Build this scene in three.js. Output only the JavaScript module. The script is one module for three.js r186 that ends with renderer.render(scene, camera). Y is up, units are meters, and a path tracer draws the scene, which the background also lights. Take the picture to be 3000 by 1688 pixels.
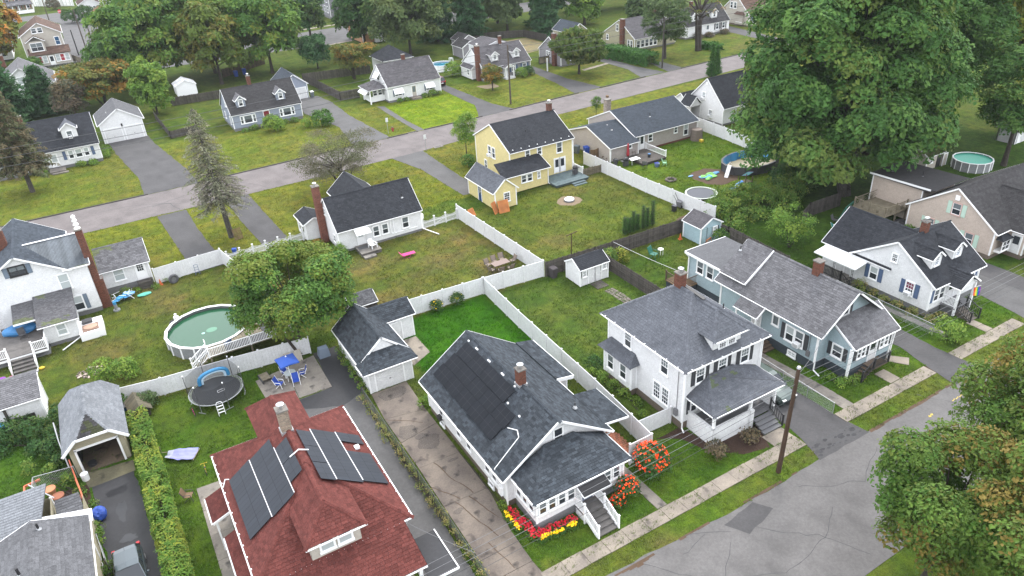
import*as THREE from 'three';
import{mergeGeometries}from 'three/addons/utils/BufferGeometryUtils.js';
import{FontLoader}from 'three/addons/loaders/FontLoader.js';
import{TextGeometry}from 'three/addons/geometries/TextGeometry.js';
const scene=new THREE.Scene();
const camera=new THREE.PerspectiveCamera(42.77,16/9,0.5,1500);
camera.rotation.order='YXZ';
camera.position.set(0,36.8,0);
camera.rotation.set(-29.65*Math.PI/180,-28.78*Math.PI/180,-3.65*Math.PI/180);
camera.updateMatrixWorld();
const renderer=new THREE.WebGLRenderer({antialias:true});
renderer.toneMapping=THREE.LinearToneMapping;
renderer.toneMappingExposure=2.4;
renderer.shadowMap.enabled=true;
renderer.shadowMap.type=THREE.PCFSoftShadowMap;
{
const w=128,h=64,d=new Float32Array(w*h*4),S=new THREE.Vector3(0.5,0.78,-0.38).normalize(),v=new THREE.Vector3();
for(let j=0;j<h;j++)for(let i=0;i<w;i++){
const th=(1-(j+0.5)/h)*Math.PI,ph=(i+0.5)/w*2*Math.PI;
v.set(-Math.sin(th)*Math.cos(ph),Math.cos(th),-Math.sin(th)*Math.sin(ph));
const up=Math.max(0,v.y),sun=Math.pow(Math.max(0,v.dot(S)),4);
const L=v.y>-0.02?1.12+0.02*up+0.3*sun:0.35,k=(j*w+i)*4;
d[k]=L*0.97;d[k+1]=L*1.0;d[k+2]=L*1.07;d[k+3]=1;
}
const t=new THREE.DataTexture(d,w,h,THREE.RGBAFormat,THREE.FloatType);
t.mapping=THREE.EquirectangularReflectionMapping;t.magFilter=t.minFilter=THREE.LinearFilter;t.needsUpdate=true;
scene.background=t;scene.environment=t;
}
scene.fog=new THREE.FogExp2(new THREE.Color(0.80,0.84,0.88),0.00012);
const sun=new THREE.DirectionalLight(new THREE.Color(1,0.955,0.89),1.1);
sun.position.set(45+60,100,-60-50);sun.target.position.set(45,0,-60);
sun.castShadow=true;sun.shadow.radius=24;sun.shadow.mapSize.set(2048,2048);
Object.assign(sun.shadow.camera,{left:-160,right:160,top:160,bottom:-160,near:1,far:500});
scene.add(sun,sun.target);
let seed=7;
const rnd=()=>{seed|=0;seed=seed+0x6D2B79F5|0;let t=Math.imul(seed^seed>>>15,1|seed);t=t+Math.imul(t^t>>>7,61|t)^t;return((t^t>>>14)>>>0)/4294967296;};
const rr=(a,b)=>a+(b-a)*rnd();
const lerp=(a,b,t)=>a+(b-a)*t;
const clamp=(x,a,b)=>Math.min(b,Math.max(a,x));
const V=(x,y,z)=>new THREE.Vector3(x,y,z);
const hash=(x,y,s=0)=>{let n=Math.imul(x|0,374761393)+Math.imul(y|0,668265263)+Math.imul(s|0,2147483647);n=Math.imul(n^n>>>13,1274126177);return((n^n>>>16)>>>0)/4294967296;};
function vnoise(x,y,s=0,per=0){
const xi=Math.floor(x),yi=Math.floor(y),fx=x-xi,fy=y-yi,u=fx*fx*(3-2*fx),v=fy*fy*(3-2*fy);
const m=(a)=>per?((a%per)+per)%per:a;
const a=hash(m(xi),m(yi),s),b=hash(m(xi+1),m(yi),s),c=hash(m(xi),m(yi+1),s),d=hash(m(xi+1),m(yi+1),s);
return lerp(lerp(a,b,u),lerp(c,d,u),v);
}
function fbm(x,y,o=4,s=0,per=0){let r=0,a=0.5,n=0;for(let i=0;i<o;i++){r+=a*vnoise(x,y,s+i,per);n+=a;a*=0.5;x*=2;y*=2;per*=2;}return r/n;}
const used={};
function numbered(n){if(!(n in used)){used[n]=0;return n;}used[n]++;return n+'_'+String(used[n]).padStart(3,'0');}
function tag(o,label,category,group){o.userData.label=label;o.userData.category=category;if(group)o.userData.group=group;return o;}
function thing(name,label,category,x=0,y=0,z=0,turn=0,group){
const o=new THREE.Group();o.name=numbered(name);scene.add(o);o.position.set(x,y,z);o.rotation.y=turn;
return tag(o,label,category,group);
}
function copyOf(root,label,x,y,z,turn){const r=root.clone();r.userData={...root.userData,label};r.name=numbered(root.name.replace(/_\d{3}$/,''));scene.add(r);r.position.set(x,y,z);if(turn!==undefined)r.rotation.y=turn;return r;}
class MB{
constructor(o){this.p=[];this.c=[];this.o=o||[0,0,0];}
v(a,k){this.p.push(a[0]-this.o[0],a[1]-this.o[1],a[2]-this.o[2]);if(k===undefined)this.c.push(1,1,1);else if(k.length)this.c.push(k[0],k[1],k[2]);else this.c.push(k,k,k);}
tri(a,b,c,k){this.v(a,k);this.v(b,k);this.v(c,k);return this;}
quad(a,b,c,d,k){return this.tri(a,b,c,k).tri(a,c,d,k);}
hexa(q,k){
this.quad(q[3],q[2],q[1],q[0],k).quad(q[4],q[5],q[6],q[7],k);
for(let i=0;i<4;i++){const j=(i+1)%4;this.quad(q[i],q[j],q[j+4],q[i+4],k);}return this;
}
box(x0,x1,y0,y1,z0,z1,k){return this.hexa([[x0,y0,z1],[x1,y0,z1],[x1,y0,z0],[x0,y0,z0],[x0,y1,z1],[x1,y1,z1],[x1,y1,z0],[x0,y1,z0]],k);}
bar(a,b,w,h,k,upv){
const A=V(...a),B=V(...b),d=B.clone().sub(A).normalize(),U=upv?V(...upv):Math.abs(d.y)>0.95?V(0,0,1):V(0,1,0);
const s=d.clone().cross(U).normalize(),u=s.clone().cross(d).normalize(),q=[];
for(const P of[A,B])for(const[i,j]of[[-1,-1],[1,-1],[1,1],[-1,1]])q.push(P.clone().addScaledVector(s,i*w/2).addScaledVector(u,j*h/2).toArray());
return this.hexa(q,k);
}
cyl(a,b,r0,r1=r0,n=8,k,cap=true){
const A=V(...a),B=V(...b),d=B.clone().sub(A).normalize(),U=Math.abs(d.y)>0.95?V(1,0,0):V(0,1,0),s=d.clone().cross(U).normalize(),u=s.clone().cross(d);
const R=(P,r,t)=>P.clone().addScaledVector(s,r*Math.cos(t)).addScaledVector(u,r*Math.sin(t)).toArray();
for(let i=0;i<n;i++){const t0=i/n*2*Math.PI,t1=(i+1)/n*2*Math.PI;this.quad(R(A,r0,t0),R(A,r0,t1),R(B,r1,t1),R(B,r1,t0),k);if(cap){this.tri(a,R(A,r0,t1),R(A,r0,t0),k);this.tri(b,R(B,r1,t0),R(B,r1,t1),k);}}
return this;
}
path(pts,r,n=5,k){for(let i=0;i+1<pts.length;i++)this.cyl(pts[i],pts[i+1],r,r,n,k);return this;}
ring(x,y,z,r,w,h,n=24,k,rz=r){
for(let i=0;i<n;i++){const a=i/n*2*Math.PI,b=(i+1)/n*2*Math.PI,P=(t,q,yy)=>[x+(r+q)*Math.cos(t),yy,z+(rz+q)*Math.sin(t)];
this.quad(P(a,w/2,y),P(b,w/2,y),P(b,-w/2,y),P(a,-w/2,y),k).quad(P(a,w/2,y-h),P(b,w/2,y-h),P(b,w/2,y),P(a,w/2,y),k).quad(P(a,-w/2,y),P(b,-w/2,y),P(b,-w/2,y-h),P(a,-w/2,y-h),k);}
return this;
}
poly(pts,y,k,y0){
const f=THREE.ShapeUtils.triangulateShape(pts.map(p=>new THREE.Vector2(p[0],p[1])),[]);
for(const[a,b,c]of f)this.tri([pts[a][0],y,pts[a][1]],[pts[b][0],y,pts[b][1]],[pts[c][0],y,pts[c][1]],k);
if(y0!==undefined)for(let i=0;i<pts.length;i++){const a=pts[i],b=pts[(i+1)%pts.length];this.quad([a[0],y0,a[1]],[b[0],y0,b[1]],[b[0],y,b[1]],[a[0],y,a[1]],k);}
return this;
}
geo(g,m,k){const q=g.index?g.toNonIndexed():g,P=q.attributes.position,t=V(0,0,0);for(let i=0;i<P.count;i++){t.fromBufferAttribute(P,i);if(m)t.applyMatrix4(m);this.p.push(t.x-this.o[0],t.y-this.o[1],t.z-this.o[2]);if(k===undefined)this.c.push(1,1,1);else if(k.length)this.c.push(...k);else this.c.push(k,k,k);}return this;}
blob(x,y,z,rx,ry,rz,k,n=2,amp=0.15,s=1){const g=new THREE.IcosahedronGeometry(1,n),P=g.attributes.position;for(let i=0;i<P.count;i++){const a=P.getX(i),b=P.getY(i),c=P.getZ(i),f=1+amp*(vnoise(a*2.3+9+s,b*2.3+c*1.7+5,s)*2-1);P.setXYZ(i,x+a*rx*f,y+b*ry*f,z+c*rz*f);}return this.geo(g,null,k);}
get n(){return this.p.length;}
geometry(smooth){
const g=new THREE.BufferGeometry(),P=new Float32Array(this.p),n=P.length/3,uv=new Float32Array(n*2);
g.setAttribute('position',new THREE.BufferAttribute(P,3));g.setAttribute('color',new THREE.BufferAttribute(new Float32Array(this.c),3));
g.computeVertexNormals();
const N=g.attributes.normal.array;
for(let i=0;i<n;i++){
const x=P[3*i]+this.o[0],y=P[3*i+1],z=P[3*i+2]+this.o[2],ax=Math.abs(N[3*i]),ay=Math.abs(N[3*i+1]),az=Math.abs(N[3*i+2]);
if(ay>=0.55){uv[2*i]=x;uv[2*i+1]=-z;}else if(az>=ax){uv[2*i]=x;uv[2*i+1]=y;}else{uv[2*i]=z;uv[2*i+1]=y;}
}
g.setAttribute('uv',new THREE.BufferAttribute(uv,2));
return g;
}
build(name,mat,parent,kind){
if(!this.p.length)return null;
const m=new THREE.Mesh(this.geometry(),mat);m.name=parent?name:numbered(name);m.castShadow=m.receiveShadow=true;
if(kind)m.userData.kind=kind;(parent||scene).add(m);return m;
}
}
function mesh(name,g,mat,parent,x=0,y=0,z=0,ry=0){const m=new THREE.Mesh(g,mat);m.name=name;m.castShadow=m.receiveShadow=true;m.position.set(x,y,z);m.rotation.y=ry;parent.add(m);return m;}
function tex(n,fn,srgb,rep=1){
const d=new Uint8Array(n*n*4);
for(let j=0;j<n;j++)for(let i=0;i<n;i++){const c=fn(i/n,j/n),k=(j*n+i)*4;d[k]=clamp(c[0],0,1)*255;d[k+1]=clamp(c[1],0,1)*255;d[k+2]=clamp(c[2],0,1)*255;d[k+3]=255;}
const t=new THREE.DataTexture(d,n,n);t.wrapS=t.wrapT=THREE.RepeatWrapping;t.magFilter=THREE.LinearFilter;t.minFilter=THREE.LinearMipmapLinearFilter;t.generateMipmaps=true;
if(srgb)t.colorSpace=THREE.SRGBColorSpace;t.repeat.set(rep,rep);t.needsUpdate=true;return t;
}
const g1=(a)=>[a,a,a];
const T={
grit:tex(256,(u,v)=>g1(0.80+0.14*(fbm(u*64,v*64,2,3,64)-0.5)*2+0.05*(fbm(u*6,v*6,3,5,6)-0.5)*2),true,0.5),
fine:tex(256,(u,v)=>g1(0.90+0.07*(fbm(u*40,v*40,3,13,40)-0.5)*2+0.02*(fbm(u*4,v*4,3,15,4)-0.5)*2),true,0.4),
grass:tex(512,(u,v)=>{const a=fbm(u*90,v*90,2,21,90),b=fbm(u*14,v*14,3,25,14),c=fbm(u*5,v*5,3,29,5),d=0.78+0.26*(a-0.5)+0.26*(b-0.5)+0.12*(c-0.5);return[d*(1.0+0.18*(c-0.5)),d,d*(0.95-0.25*(b-0.5))];},true,1/6),
grassB:tex(256,(u,v)=>g1(fbm(u*60,v*60,3,31,60)),false,1/3),
asphalt:tex(512,(u,v)=>{const a=hash(u*512,v*512,3),b=fbm(u*60,v*60,2,41,60),c=fbm(u*5,v*5,4,43,5);return g1(0.80+0.10*(a-0.5)+0.10*(b-0.5)+0.22*(c-0.5));},true,1/7),
concrete:tex(512,(u,v)=>{const b=fbm(u*70,v*70,2,51,70),c=fbm(u*4,v*4,5,53,4),e=fbm(u*9,v*9,3,57,9);const s=e<0.36?(0.36-e)*1.2:0;return[0.84+0.12*(b-0.5)+0.34*(c-0.5)-s,0.84+0.12*(b-0.5)+0.34*(c-0.5)-s,0.83+0.12*(b-0.5)+0.30*(c-0.5)-s*0.95];},true,1/5),
wood:tex(256,(u,v)=>g1(0.78+0.3*(fbm(u*48,v*3,3,61,3)-0.5)+0.2*(fbm(u*6,v*6,3,63,6)-0.5)),true,0.6),
bark:tex(128,(u,v)=>g1(0.75+0.5*(fbm(u*16,v*5,3,71,5)-0.5)),true,0.8),
rib:tex(64,(u)=>g1(0.5+0.5*Math.sin(u*2*Math.PI)),false,4),
};
function mat(r,g,b,o={}){
const m=new THREE.MeshStandardMaterial({roughness:0.85,metalness:0,vertexColors:true,...o});m.color.setRGB(r,g,b);return m;
}
const dull=(r,g,b,rough,sp)=>new THREE.MeshPhysicalMaterial({color:new THREE.Color().setRGB(r,g,b),roughness:rough,specularIntensity:sp,vertexColors:true});
const M={
white:mat(0.83,0.835,0.84,{map:T.fine,roughness:0.6}),trim:mat(0.84,0.845,0.85,{roughness:0.5}),vinyl:mat(0.84,0.845,0.86,{roughness:0.4,map:T.fine}),
cream:mat(0.66,0.60,0.42,{map:T.fine,roughness:0.65}),yellow:mat(0.76,0.65,0.31,{map:T.fine,roughness:0.65}),pale:mat(0.66,0.62,0.42,{map:T.fine}),
beige:mat(0.56,0.47,0.40,{map:T.fine,roughness:0.65}),tan:mat(0.47,0.42,0.39,{map:T.fine,roughness:0.65}),greige:mat(0.50,0.46,0.40,{map:T.fine}),
blue:mat(0.36,0.46,0.50,{map:T.fine,roughness:0.6}),slateblue:mat(0.30,0.34,0.42,{map:T.fine,roughness:0.65}),grey:mat(0.24,0.24,0.26,{map:T.fine}),shedblue:mat(0.38,0.52,0.57,{map:T.fine}),midgrey:mat(0.30,0.29,0.31,{map:T.fine}),orange:mat(0.50,0.27,0.15,{map:T.fine}),
foundGrey:mat(0.42,0.42,0.43,{map:T.grit}),foundBlue:mat(0.10,0.13,0.16,{map:T.grit}),foundTan:mat(0.36,0.28,0.22,{map:T.grit}),
shutterBlack:mat(0.035,0.037,0.042,{roughness:0.6}),shutterBlue:mat(0.07,0.11,0.20,{roughness:0.6}),shutterGreen:mat(0.42,0.56,0.47,{roughness:0.6}),shutterGrey:mat(0.13,0.17,0.22,{roughness:0.6}),
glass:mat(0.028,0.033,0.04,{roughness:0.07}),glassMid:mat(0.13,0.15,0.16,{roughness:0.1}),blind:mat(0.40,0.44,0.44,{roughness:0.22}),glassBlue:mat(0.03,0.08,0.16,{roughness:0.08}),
brick:mat(0.34,0.12,0.07,{map:T.grit,roughness:0.95}),mortar:mat(0.38,0.35,0.32,{map:T.grit}),stucco:mat(0.5,0.48,0.44,{map:T.grit}),
concrete:mat(0.43,0.385,0.34,{map:T.concrete,roughness:0.95,bumpMap:T.concrete,bumpScale:0.006}),concreteGrey:mat(0.40,0.37,0.34,{map:T.concrete,roughness:0.95}),driveC:mat(0.33,0.272,0.232,{map:T.concrete,roughness:0.95,bumpMap:T.concrete,bumpScale:0.006}),walk:mat(0.50,0.43,0.36,{map:T.concrete,roughness:0.95,bumpMap:T.concrete,bumpScale:0.005}),
roadU:mat(0.315,0.275,0.268,{map:T.asphalt,roughness:0.92,bumpMap:T.asphalt,bumpScale:0.006}),roadF:mat(0.275,0.262,0.255,{map:T.asphalt,roughness:0.92,bumpMap:T.asphalt,bumpScale:0.006}),
asphalt:mat(0.145,0.14,0.143,{map:T.asphalt,roughness:0.9,bumpMap:T.asphalt,bumpScale:0.008}),asphaltDark:mat(0.068,0.068,0.075,{map:T.asphalt,roughness:0.8,bumpMap:T.asphalt,bumpScale:0.008}),asphaltMid:mat(0.20,0.195,0.195,{map:T.asphalt,roughness:0.9,bumpMap:T.asphalt,bumpScale:0.008}),asphaltWet:mat(0.045,0.046,0.052,{map:T.asphalt,roughness:0.35}),tar:mat(0.04,0.04,0.042,{roughness:0.7}),curb:mat(0.10,0.09,0.085,{map:T.asphalt}),
ground:new THREE.MeshPhysicalMaterial({color:0xffffff,vertexColors:true,specularIntensity:0.15,map:T.grass,roughness:1,bumpMap:T.grassB,bumpScale:0.07}),dirt:mat(0.20,0.125,0.075,{map:T.grit,roughness:1}),mulch:mat(0.10,0.05,0.03,{map:T.grit,roughness:1,bumpMap:T.grassB,bumpScale:0.05}),sand:mat(0.46,0.34,0.22,{map:T.grit,roughness:1}),gravel:mat(0.5,0.47,0.44,{map:T.grit,roughness:1}),
woodGrey:mat(0.19,0.165,0.145,{map:T.wood,roughness:0.95}),woodBrown:mat(0.24,0.165,0.11,{map:T.wood,roughness:0.9}),woodRaw:mat(0.42,0.27,0.15,{map:T.wood,roughness:0.9}),woodPale:mat(0.42,0.36,0.25,{map:T.wood,roughness:0.9}),deck:mat(0.27,0.25,0.235,{map:T.wood,roughness:0.85}),deckBlue:mat(0.22,0.31,0.33,{map:T.wood,roughness:0.8}),woodDark:mat(0.085,0.075,0.066,{map:T.wood,roughness:0.95}),pole:mat(0.20,0.16,0.125,{map:T.wood,roughness:0.95}),poleBrown:mat(0.15,0.085,0.05,{map:T.wood,roughness:0.95}),
bark:mat(0.13,0.105,0.085,{map:T.bark,roughness:1}),barkGrey:mat(0.19,0.17,0.15,{map:T.bark,roughness:1}),
black:mat(0.02,0.02,0.022,{roughness:0.55}),darkgrey:mat(0.06,0.06,0.065,{roughness:0.7}),grey5:mat(0.22,0.22,0.23,{roughness:0.6}),metal:mat(0.55,0.56,0.57,{roughness:0.35,metalness:0.85}),galv:mat(0.42,0.43,0.44,{roughness:0.5,metalness:0.6}),panel:dull(0.010,0.012,0.016,0.4,0.2),panelGrey:dull(0.022,0.026,0.034,0.35,0.35),canopy:dull(0.02,0.02,0.022,0.7,0.3),alu:mat(0.5,0.5,0.51,{roughness:0.4,metalness:0.7}),
red:mat(0.48,0.035,0.05,{roughness:0.6}),blueP:mat(0.03,0.10,0.50,{roughness:0.6}),blueTarp:mat(0.05,0.22,0.50,{roughness:0.5}),orangeP:mat(0.78,0.16,0.04,{roughness:0.6}),yellowP:mat(0.75,0.55,0.03,{roughness:0.6}),pink:mat(0.80,0.05,0.28,{roughness:0.6}),greenP:mat(0.02,0.13,0.09,{roughness:0.6}),mint:mat(0.35,0.72,0.42,{roughness:0.6}),lime:mat(0.22,0.62,0.12,{roughness:0.6}),cyan:mat(0.08,0.50,0.52,{roughness:0.5}),purple:mat(0.20,0.04,0.30,{roughness:0.6}),terracotta:mat(0.42,0.16,0.09,{roughness:0.9}),lavender:mat(0.30,0.31,0.66,{roughness:0.8}),doorBlue:mat(0.02,0.06,0.17,{roughness:0.4}),doorRed:mat(0.18,0.02,0.03,{roughness:0.4}),stone:mat(0.36,0.31,0.26,{map:T.grit}),maroon:mat(0.10,0.015,0.02,{roughness:0.25}),brownP:mat(0.19,0.15,0.12,{roughness:0.8}),skin:mat(0.6,0.6,0.6),
liner:mat(0.06,0.34,0.66,{roughness:0.45}),water:mat(0.02,0.16,0.24,{roughness:0.04}),poolGreen:mat(0.018,0.078,0.038,{roughness:0.08}),poolWall:mat(0.55,0.57,0.60,{roughness:0.5,map:T.grit}),net:mat(0.03,0.03,0.035,{roughness:0.9,transparent:true,opacity:0.35}),chain:mat(0.25,0.26,0.26,{roughness:0.6,transparent:true,opacity:0.22}),mesh:mat(0.025,0.027,0.03,{roughness:0.8}),mark:mat(0.75,0.55,0.10,{roughness:0.8}),markWhite:mat(0.75,0.75,0.75,{roughness:0.8}),
};
for(const k of['concrete','concreteGrey','driveC','walk','roadU','roadF','asphalt','asphaltDark','asphaltMid','asphaltWet','curb','dirt','mulch','sand','gravel','woodGrey','woodBrown','woodRaw','woodPale','deck','deckBlue','stone','foundGrey','foundBlue','foundTan','brick','mortar','pole','poleBrown','bark','barkGrey','grey5','red','blueP','blueTarp','orangeP','yellowP','pink','mint','lime','cyan','terracotta','lavender','liner','mark','poolWall','cream','pale'])M[k].color.multiplyScalar(0.62);
const roofMat=(r,g,b)=>{const m=dull(r*0.82,g*0.83,b*0.86,0.95,0.35);m.map=T.grit;return m;};
const RF={
slate:roofMat(0.082,0.095,0.108),red:roofMat(0.215,0.066,0.054),grey:roofMat(0.185,0.195,0.215),lightgrey:roofMat(0.235,0.23,0.235),pale:roofMat(0.33,0.345,0.36),dark:roofMat(0.060,0.064,0.072),charcoal:roofMat(0.085,0.082,0.082),brown:roofMat(0.19,0.12,0.09),brownred:roofMat(0.115,0.062,0.052),bluegrey:roofMat(0.10,0.118,0.14),taupe:roofMat(0.165,0.155,0.16),orange:roofMat(0.32,0.17,0.10),old:roofMat(0.20,0.20,0.205),
};
function house(name,label,cat,x,z,group){const g=thing(name,label,cat,x,0,z,0,group);g.userData.category=cat;return{g,o:[x,0,z],mb(){return new MB([x,0,z]);}};}
const sub3=(a,b)=>[a[0]-b[0],a[1]-b[1],a[2]-b[2]];
function clipRow(P,v){let lo=1e9,hi=-1e9;for(let i=0;i<P.length;i++){const a=P[i],b=P[(i+1)%P.length];if((a[1]<=v&&b[1]>=v)||(a[1]>=v&&b[1]<=v)){const t=Math.abs(b[1]-a[1])<1e-9?0:(v-a[1])/(b[1]-a[1]);const us=Math.abs(b[1]-a[1])<1e-9?[a[0],b[0]]:[lerp(a[0],b[0],t)];for(const u of us){lo=Math.min(lo,u);hi=Math.max(hi,u);}}}return lo<=hi?[lo,hi]:null;}
class Roof{
constructor(h,m,o={}){this.h=h;this.m=m;this.s=h.mb();this.t=h.mb();this.c=h.mb();this.e=o.e||0.2;this.w=o.w||0.36;this.vary=o.vary??0.28;this.th=o.th||0.11;this.moss=o.moss;}
slope(pts,o={}){
const p0=V(...pts[0]),u=V(...sub3(pts[1],pts[0])).normalize();let n=null;
for(let i=2;i<pts.length;i++){n=u.clone().cross(V(...sub3(pts[i],pts[0])));if(n.length()>1e-3)break;}
n.normalize();if(n.y<0)n.negate();
let v=n.clone().cross(u).normalize();if(v.y<0)v.negate();
const P=pts.map(p=>{const d=V(...p).sub(p0);return[d.dot(u),d.dot(v)];});
const at=(a,b,k)=>p0.clone().addScaledVector(u,a).addScaledVector(v,b).addScaledVector(n,k).toArray();
const th=o.th||this.th,dn=[-n.x*th,-n.y*th,-n.z*th],add=(p,d)=>[p[0]+d[0],p[1]+d[1],p[2]+d[2]];
for(let i=1;i+1<pts.length;i++){this.s.tri(pts[0],pts[i],pts[i+1],0.8);this.s.tri(add(pts[0],dn),add(pts[i+1],dn),add(pts[i],dn),0.8);}
for(let i=0;i<pts.length;i++){const j=(i+1)%pts.length;this.s.quad(pts[i],pts[j],add(pts[j],dn),add(pts[i],dn),0.8);}
if(o.bare)return this;
const vm=Math.max(...P.map(p=>p[1])),e=this.e,w=this.w,n0=Math.max(1,Math.round(vm/e)),ee=vm/n0;
for(let r=0;r<n0;r++){
const v0=r*ee+1e-4,v1=Math.min(vm-1e-4,(r+1)*ee+0.012),a=clipRow(P,v0),b=clipRow(P,v1);if(!a||!b)continue;
const lo=Math.min(a[0],b[0]),hi=Math.max(a[1],b[1]);let x=lo-rnd()*w;const rowk=1+(rnd()-0.5)*0.06;
while(x<hi){
const x1=x+w*(0.75+0.5*rnd()),q=[clamp(x,a[0],a[1]),clamp(x1,a[0],a[1]),clamp(x1,b[0],b[1]),clamp(x,b[0],b[1])];
if(q[1]-q[0]>0.01||q[2]-q[3]>0.01){
const big=fbm((q[0]+pts[0][0])*0.5+3,(v0+pts[0][2])*0.5,2,5);let k=rowk*(1+(rnd()-0.5)*2*this.vary+(big-0.5)*0.22);
let kk=k;if(this.moss&&fbm((q[0]+pts[0][0])*0.9,v0*0.9+pts[0][2],3,9)>this.moss)kk=[k*1.0,k*1.15,k*0.6];
const g=0.008,h0=0.024,h1=0.003;
const A=at(q[0]+g,v0,h0),B=at(q[1]-g,v0,h0),C=at(q[2]-g,v1,h1),D=at(q[3]+g,v1,h1);
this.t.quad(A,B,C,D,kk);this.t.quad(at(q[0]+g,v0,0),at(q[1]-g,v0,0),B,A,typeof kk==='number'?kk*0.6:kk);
}
x=x1;
}
}
return this;
}
cap(a,b,w=0.26){
const A=V(...a),B=V(...b),L=A.distanceTo(B),n=Math.max(1,Math.round(L/0.22));const d=B.clone().sub(A).normalize(),s=d.clone().cross(V(0,1,0)).normalize(),dn=0.55*w/2;
for(let i=0;i<n;i++){const P=A.clone().lerp(B,i/n),Q=A.clone().lerp(B,(i+1)/n+0.02),k=1+(rnd()-0.5)*0.4,L2=(X,q,y)=>X.clone().addScaledVector(s,q).add(V(0,y,0)).toArray();
for(const q of[-1,1])this.t.quad(L2(P,0,0.05),L2(P,q*w/2,0.05-dn),L2(Q,q*w/2,0.035-dn),L2(Q,0,0.035),k);}
return this;
}
gable(x0,x1,z0,z1,ye,yr,ax,r,o={}){
if(ax==='z'){const c=r??(x0+x1)/2;const ye2=o.ye2??ye;this.slope([[x0,ye,z0],[x0,ye,z1],[c,yr,z1],[c,yr,z0]]);this.slope([[x1,ye2,z1],[x1,ye2,z0],[c,yr,z0],[c,yr,z1]]);this.cap([c,yr,z0],[c,yr,z1]);
if(!o.notrim)for(const z of o.ends||[z0,z1]){const d=z===z1?0.025:-0.025;this.c.bar([x0,ye-0.06,z+d],[c,yr-0.06,z+d],0.035,0.15);this.c.bar([x1,ye2-0.06,z+d],[c,yr-0.06,z+d],0.035,0.15);}
if(!o.notrim){this.gut([x0,ye,z0],[x0,ye,z1],[-1,0]);this.gut([x1,ye2,z0],[x1,ye2,z1],[1,0]);}
}else{const c=r??(z0+z1)/2;const ye2=o.ye2??ye;this.slope([[x0,ye,z1],[x1,ye,z1],[x1,yr,c],[x0,yr,c]]);this.slope([[x1,ye2,z0],[x0,ye2,z0],[x0,yr,c],[x1,yr,c]]);this.cap([x0,yr,c],[x1,yr,c]);
if(!o.notrim)for(const x of o.ends||[x0,x1]){const d=x===x1?0.025:-0.025;this.c.bar([x+d,ye-0.06,z1],[x+d,yr-0.06,c],0.035,0.15);this.c.bar([x+d,ye2-0.06,z0],[x+d,yr-0.06,c],0.035,0.15);}
if(!o.notrim){this.gut([x0,ye,z1],[x1,ye,z1],[0,1]);this.gut([x0,ye2,z0],[x1,ye2,z0],[0,-1]);}}
return this;
}
gut(a,b,d){const q=0.06;this.c.bar([a[0]+d[0]*q,a[1]-0.07,a[2]+d[1]*q],[b[0]+d[0]*q,b[1]-0.07,b[2]+d[1]*q],0.07,0.06);return this;}
hip(x0,x1,z0,z1,ye,yr,a,b,o={}){
const A=[a[0],yr,a[1]],B=[b[0],yr,b[1]],p=(x,z)=>[x,ye,z];
if(a[0]===b[0]){
this.slope([p(x0,z0),p(x0,z1),B,A]);this.slope([p(x1,z1),p(x1,z0),A,B]);this.slope([p(x0,z1),p(x1,z1),B]);if(!o.norear)this.slope([p(x1,z0),p(x0,z0),A]);
this.cap(B,p(x0,z1)).cap(B,p(x1,z1));if(!o.norear)this.cap(A,p(x0,z0)).cap(A,p(x1,z0));
}else{this.slope([p(x0,z1),p(x1,z1),B,A]);if(!o.norear)this.slope([p(x1,z0),p(x0,z0),A,B]);this.slope([p(x0,z0),p(x0,z1),A]);this.slope([p(x1,z1),p(x1,z0),B]);this.cap(A,p(x0,z1)).cap(B,p(x1,z1));if(!o.norear)this.cap(A,p(x0,z0)).cap(B,p(x1,z0));}
if(a[0]!==b[0]||a[1]!==b[1])this.cap(A,B);
this.gut(p(x0,z1),p(x1,z1),[0,1]);if(!o.frontOnly){this.gut(p(x0,z0),p(x0,z1),[-1,0]);this.gut(p(x1,z0),p(x1,z1),[1,0]);}if(!o.norear)this.gut(p(x0,z0),p(x1,z0),[0,-1]);
return this;
}
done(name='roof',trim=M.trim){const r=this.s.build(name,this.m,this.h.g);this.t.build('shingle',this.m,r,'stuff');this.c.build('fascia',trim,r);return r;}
}
function clap(mb,a,b,prof,e=0.13,k=1){
const L=Math.hypot(b[0]-a[0],b[1]-a[1]),ux=(b[0]-a[0])/L,uz=(b[1]-a[1])/L,nx=-uz,nz=ux,at=(s,y,d)=>[a[0]+ux*s+nx*d,y,a[1]+uz*s+nz*d];
const ys=prof.map(p=>p[1]),y0=Math.min(...ys),y1=Math.max(...ys),n=Math.max(1,Math.round((y1-y0)/e)),s=(y1-y0)/n;
for(let i=0;i<n;i++){const c=y0+i*s+1e-5,d=y0+(i+1)*s-1e-5,p=clipRow(prof,c),q=clipRow(prof,d);if(!p||!q)continue;const kk=k*(1+(rnd()-0.5)*0.03);
mb.quad(at(p[0],c,0.02),at(p[1],c,0.02),at(q[1],d,0.003),at(q[0],d,0.003),kk).quad(at(p[0],c,0),at(p[1],c,0),at(p[1],c,0.02),at(p[0],c,0.02),kk*0.85);}
}
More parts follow.
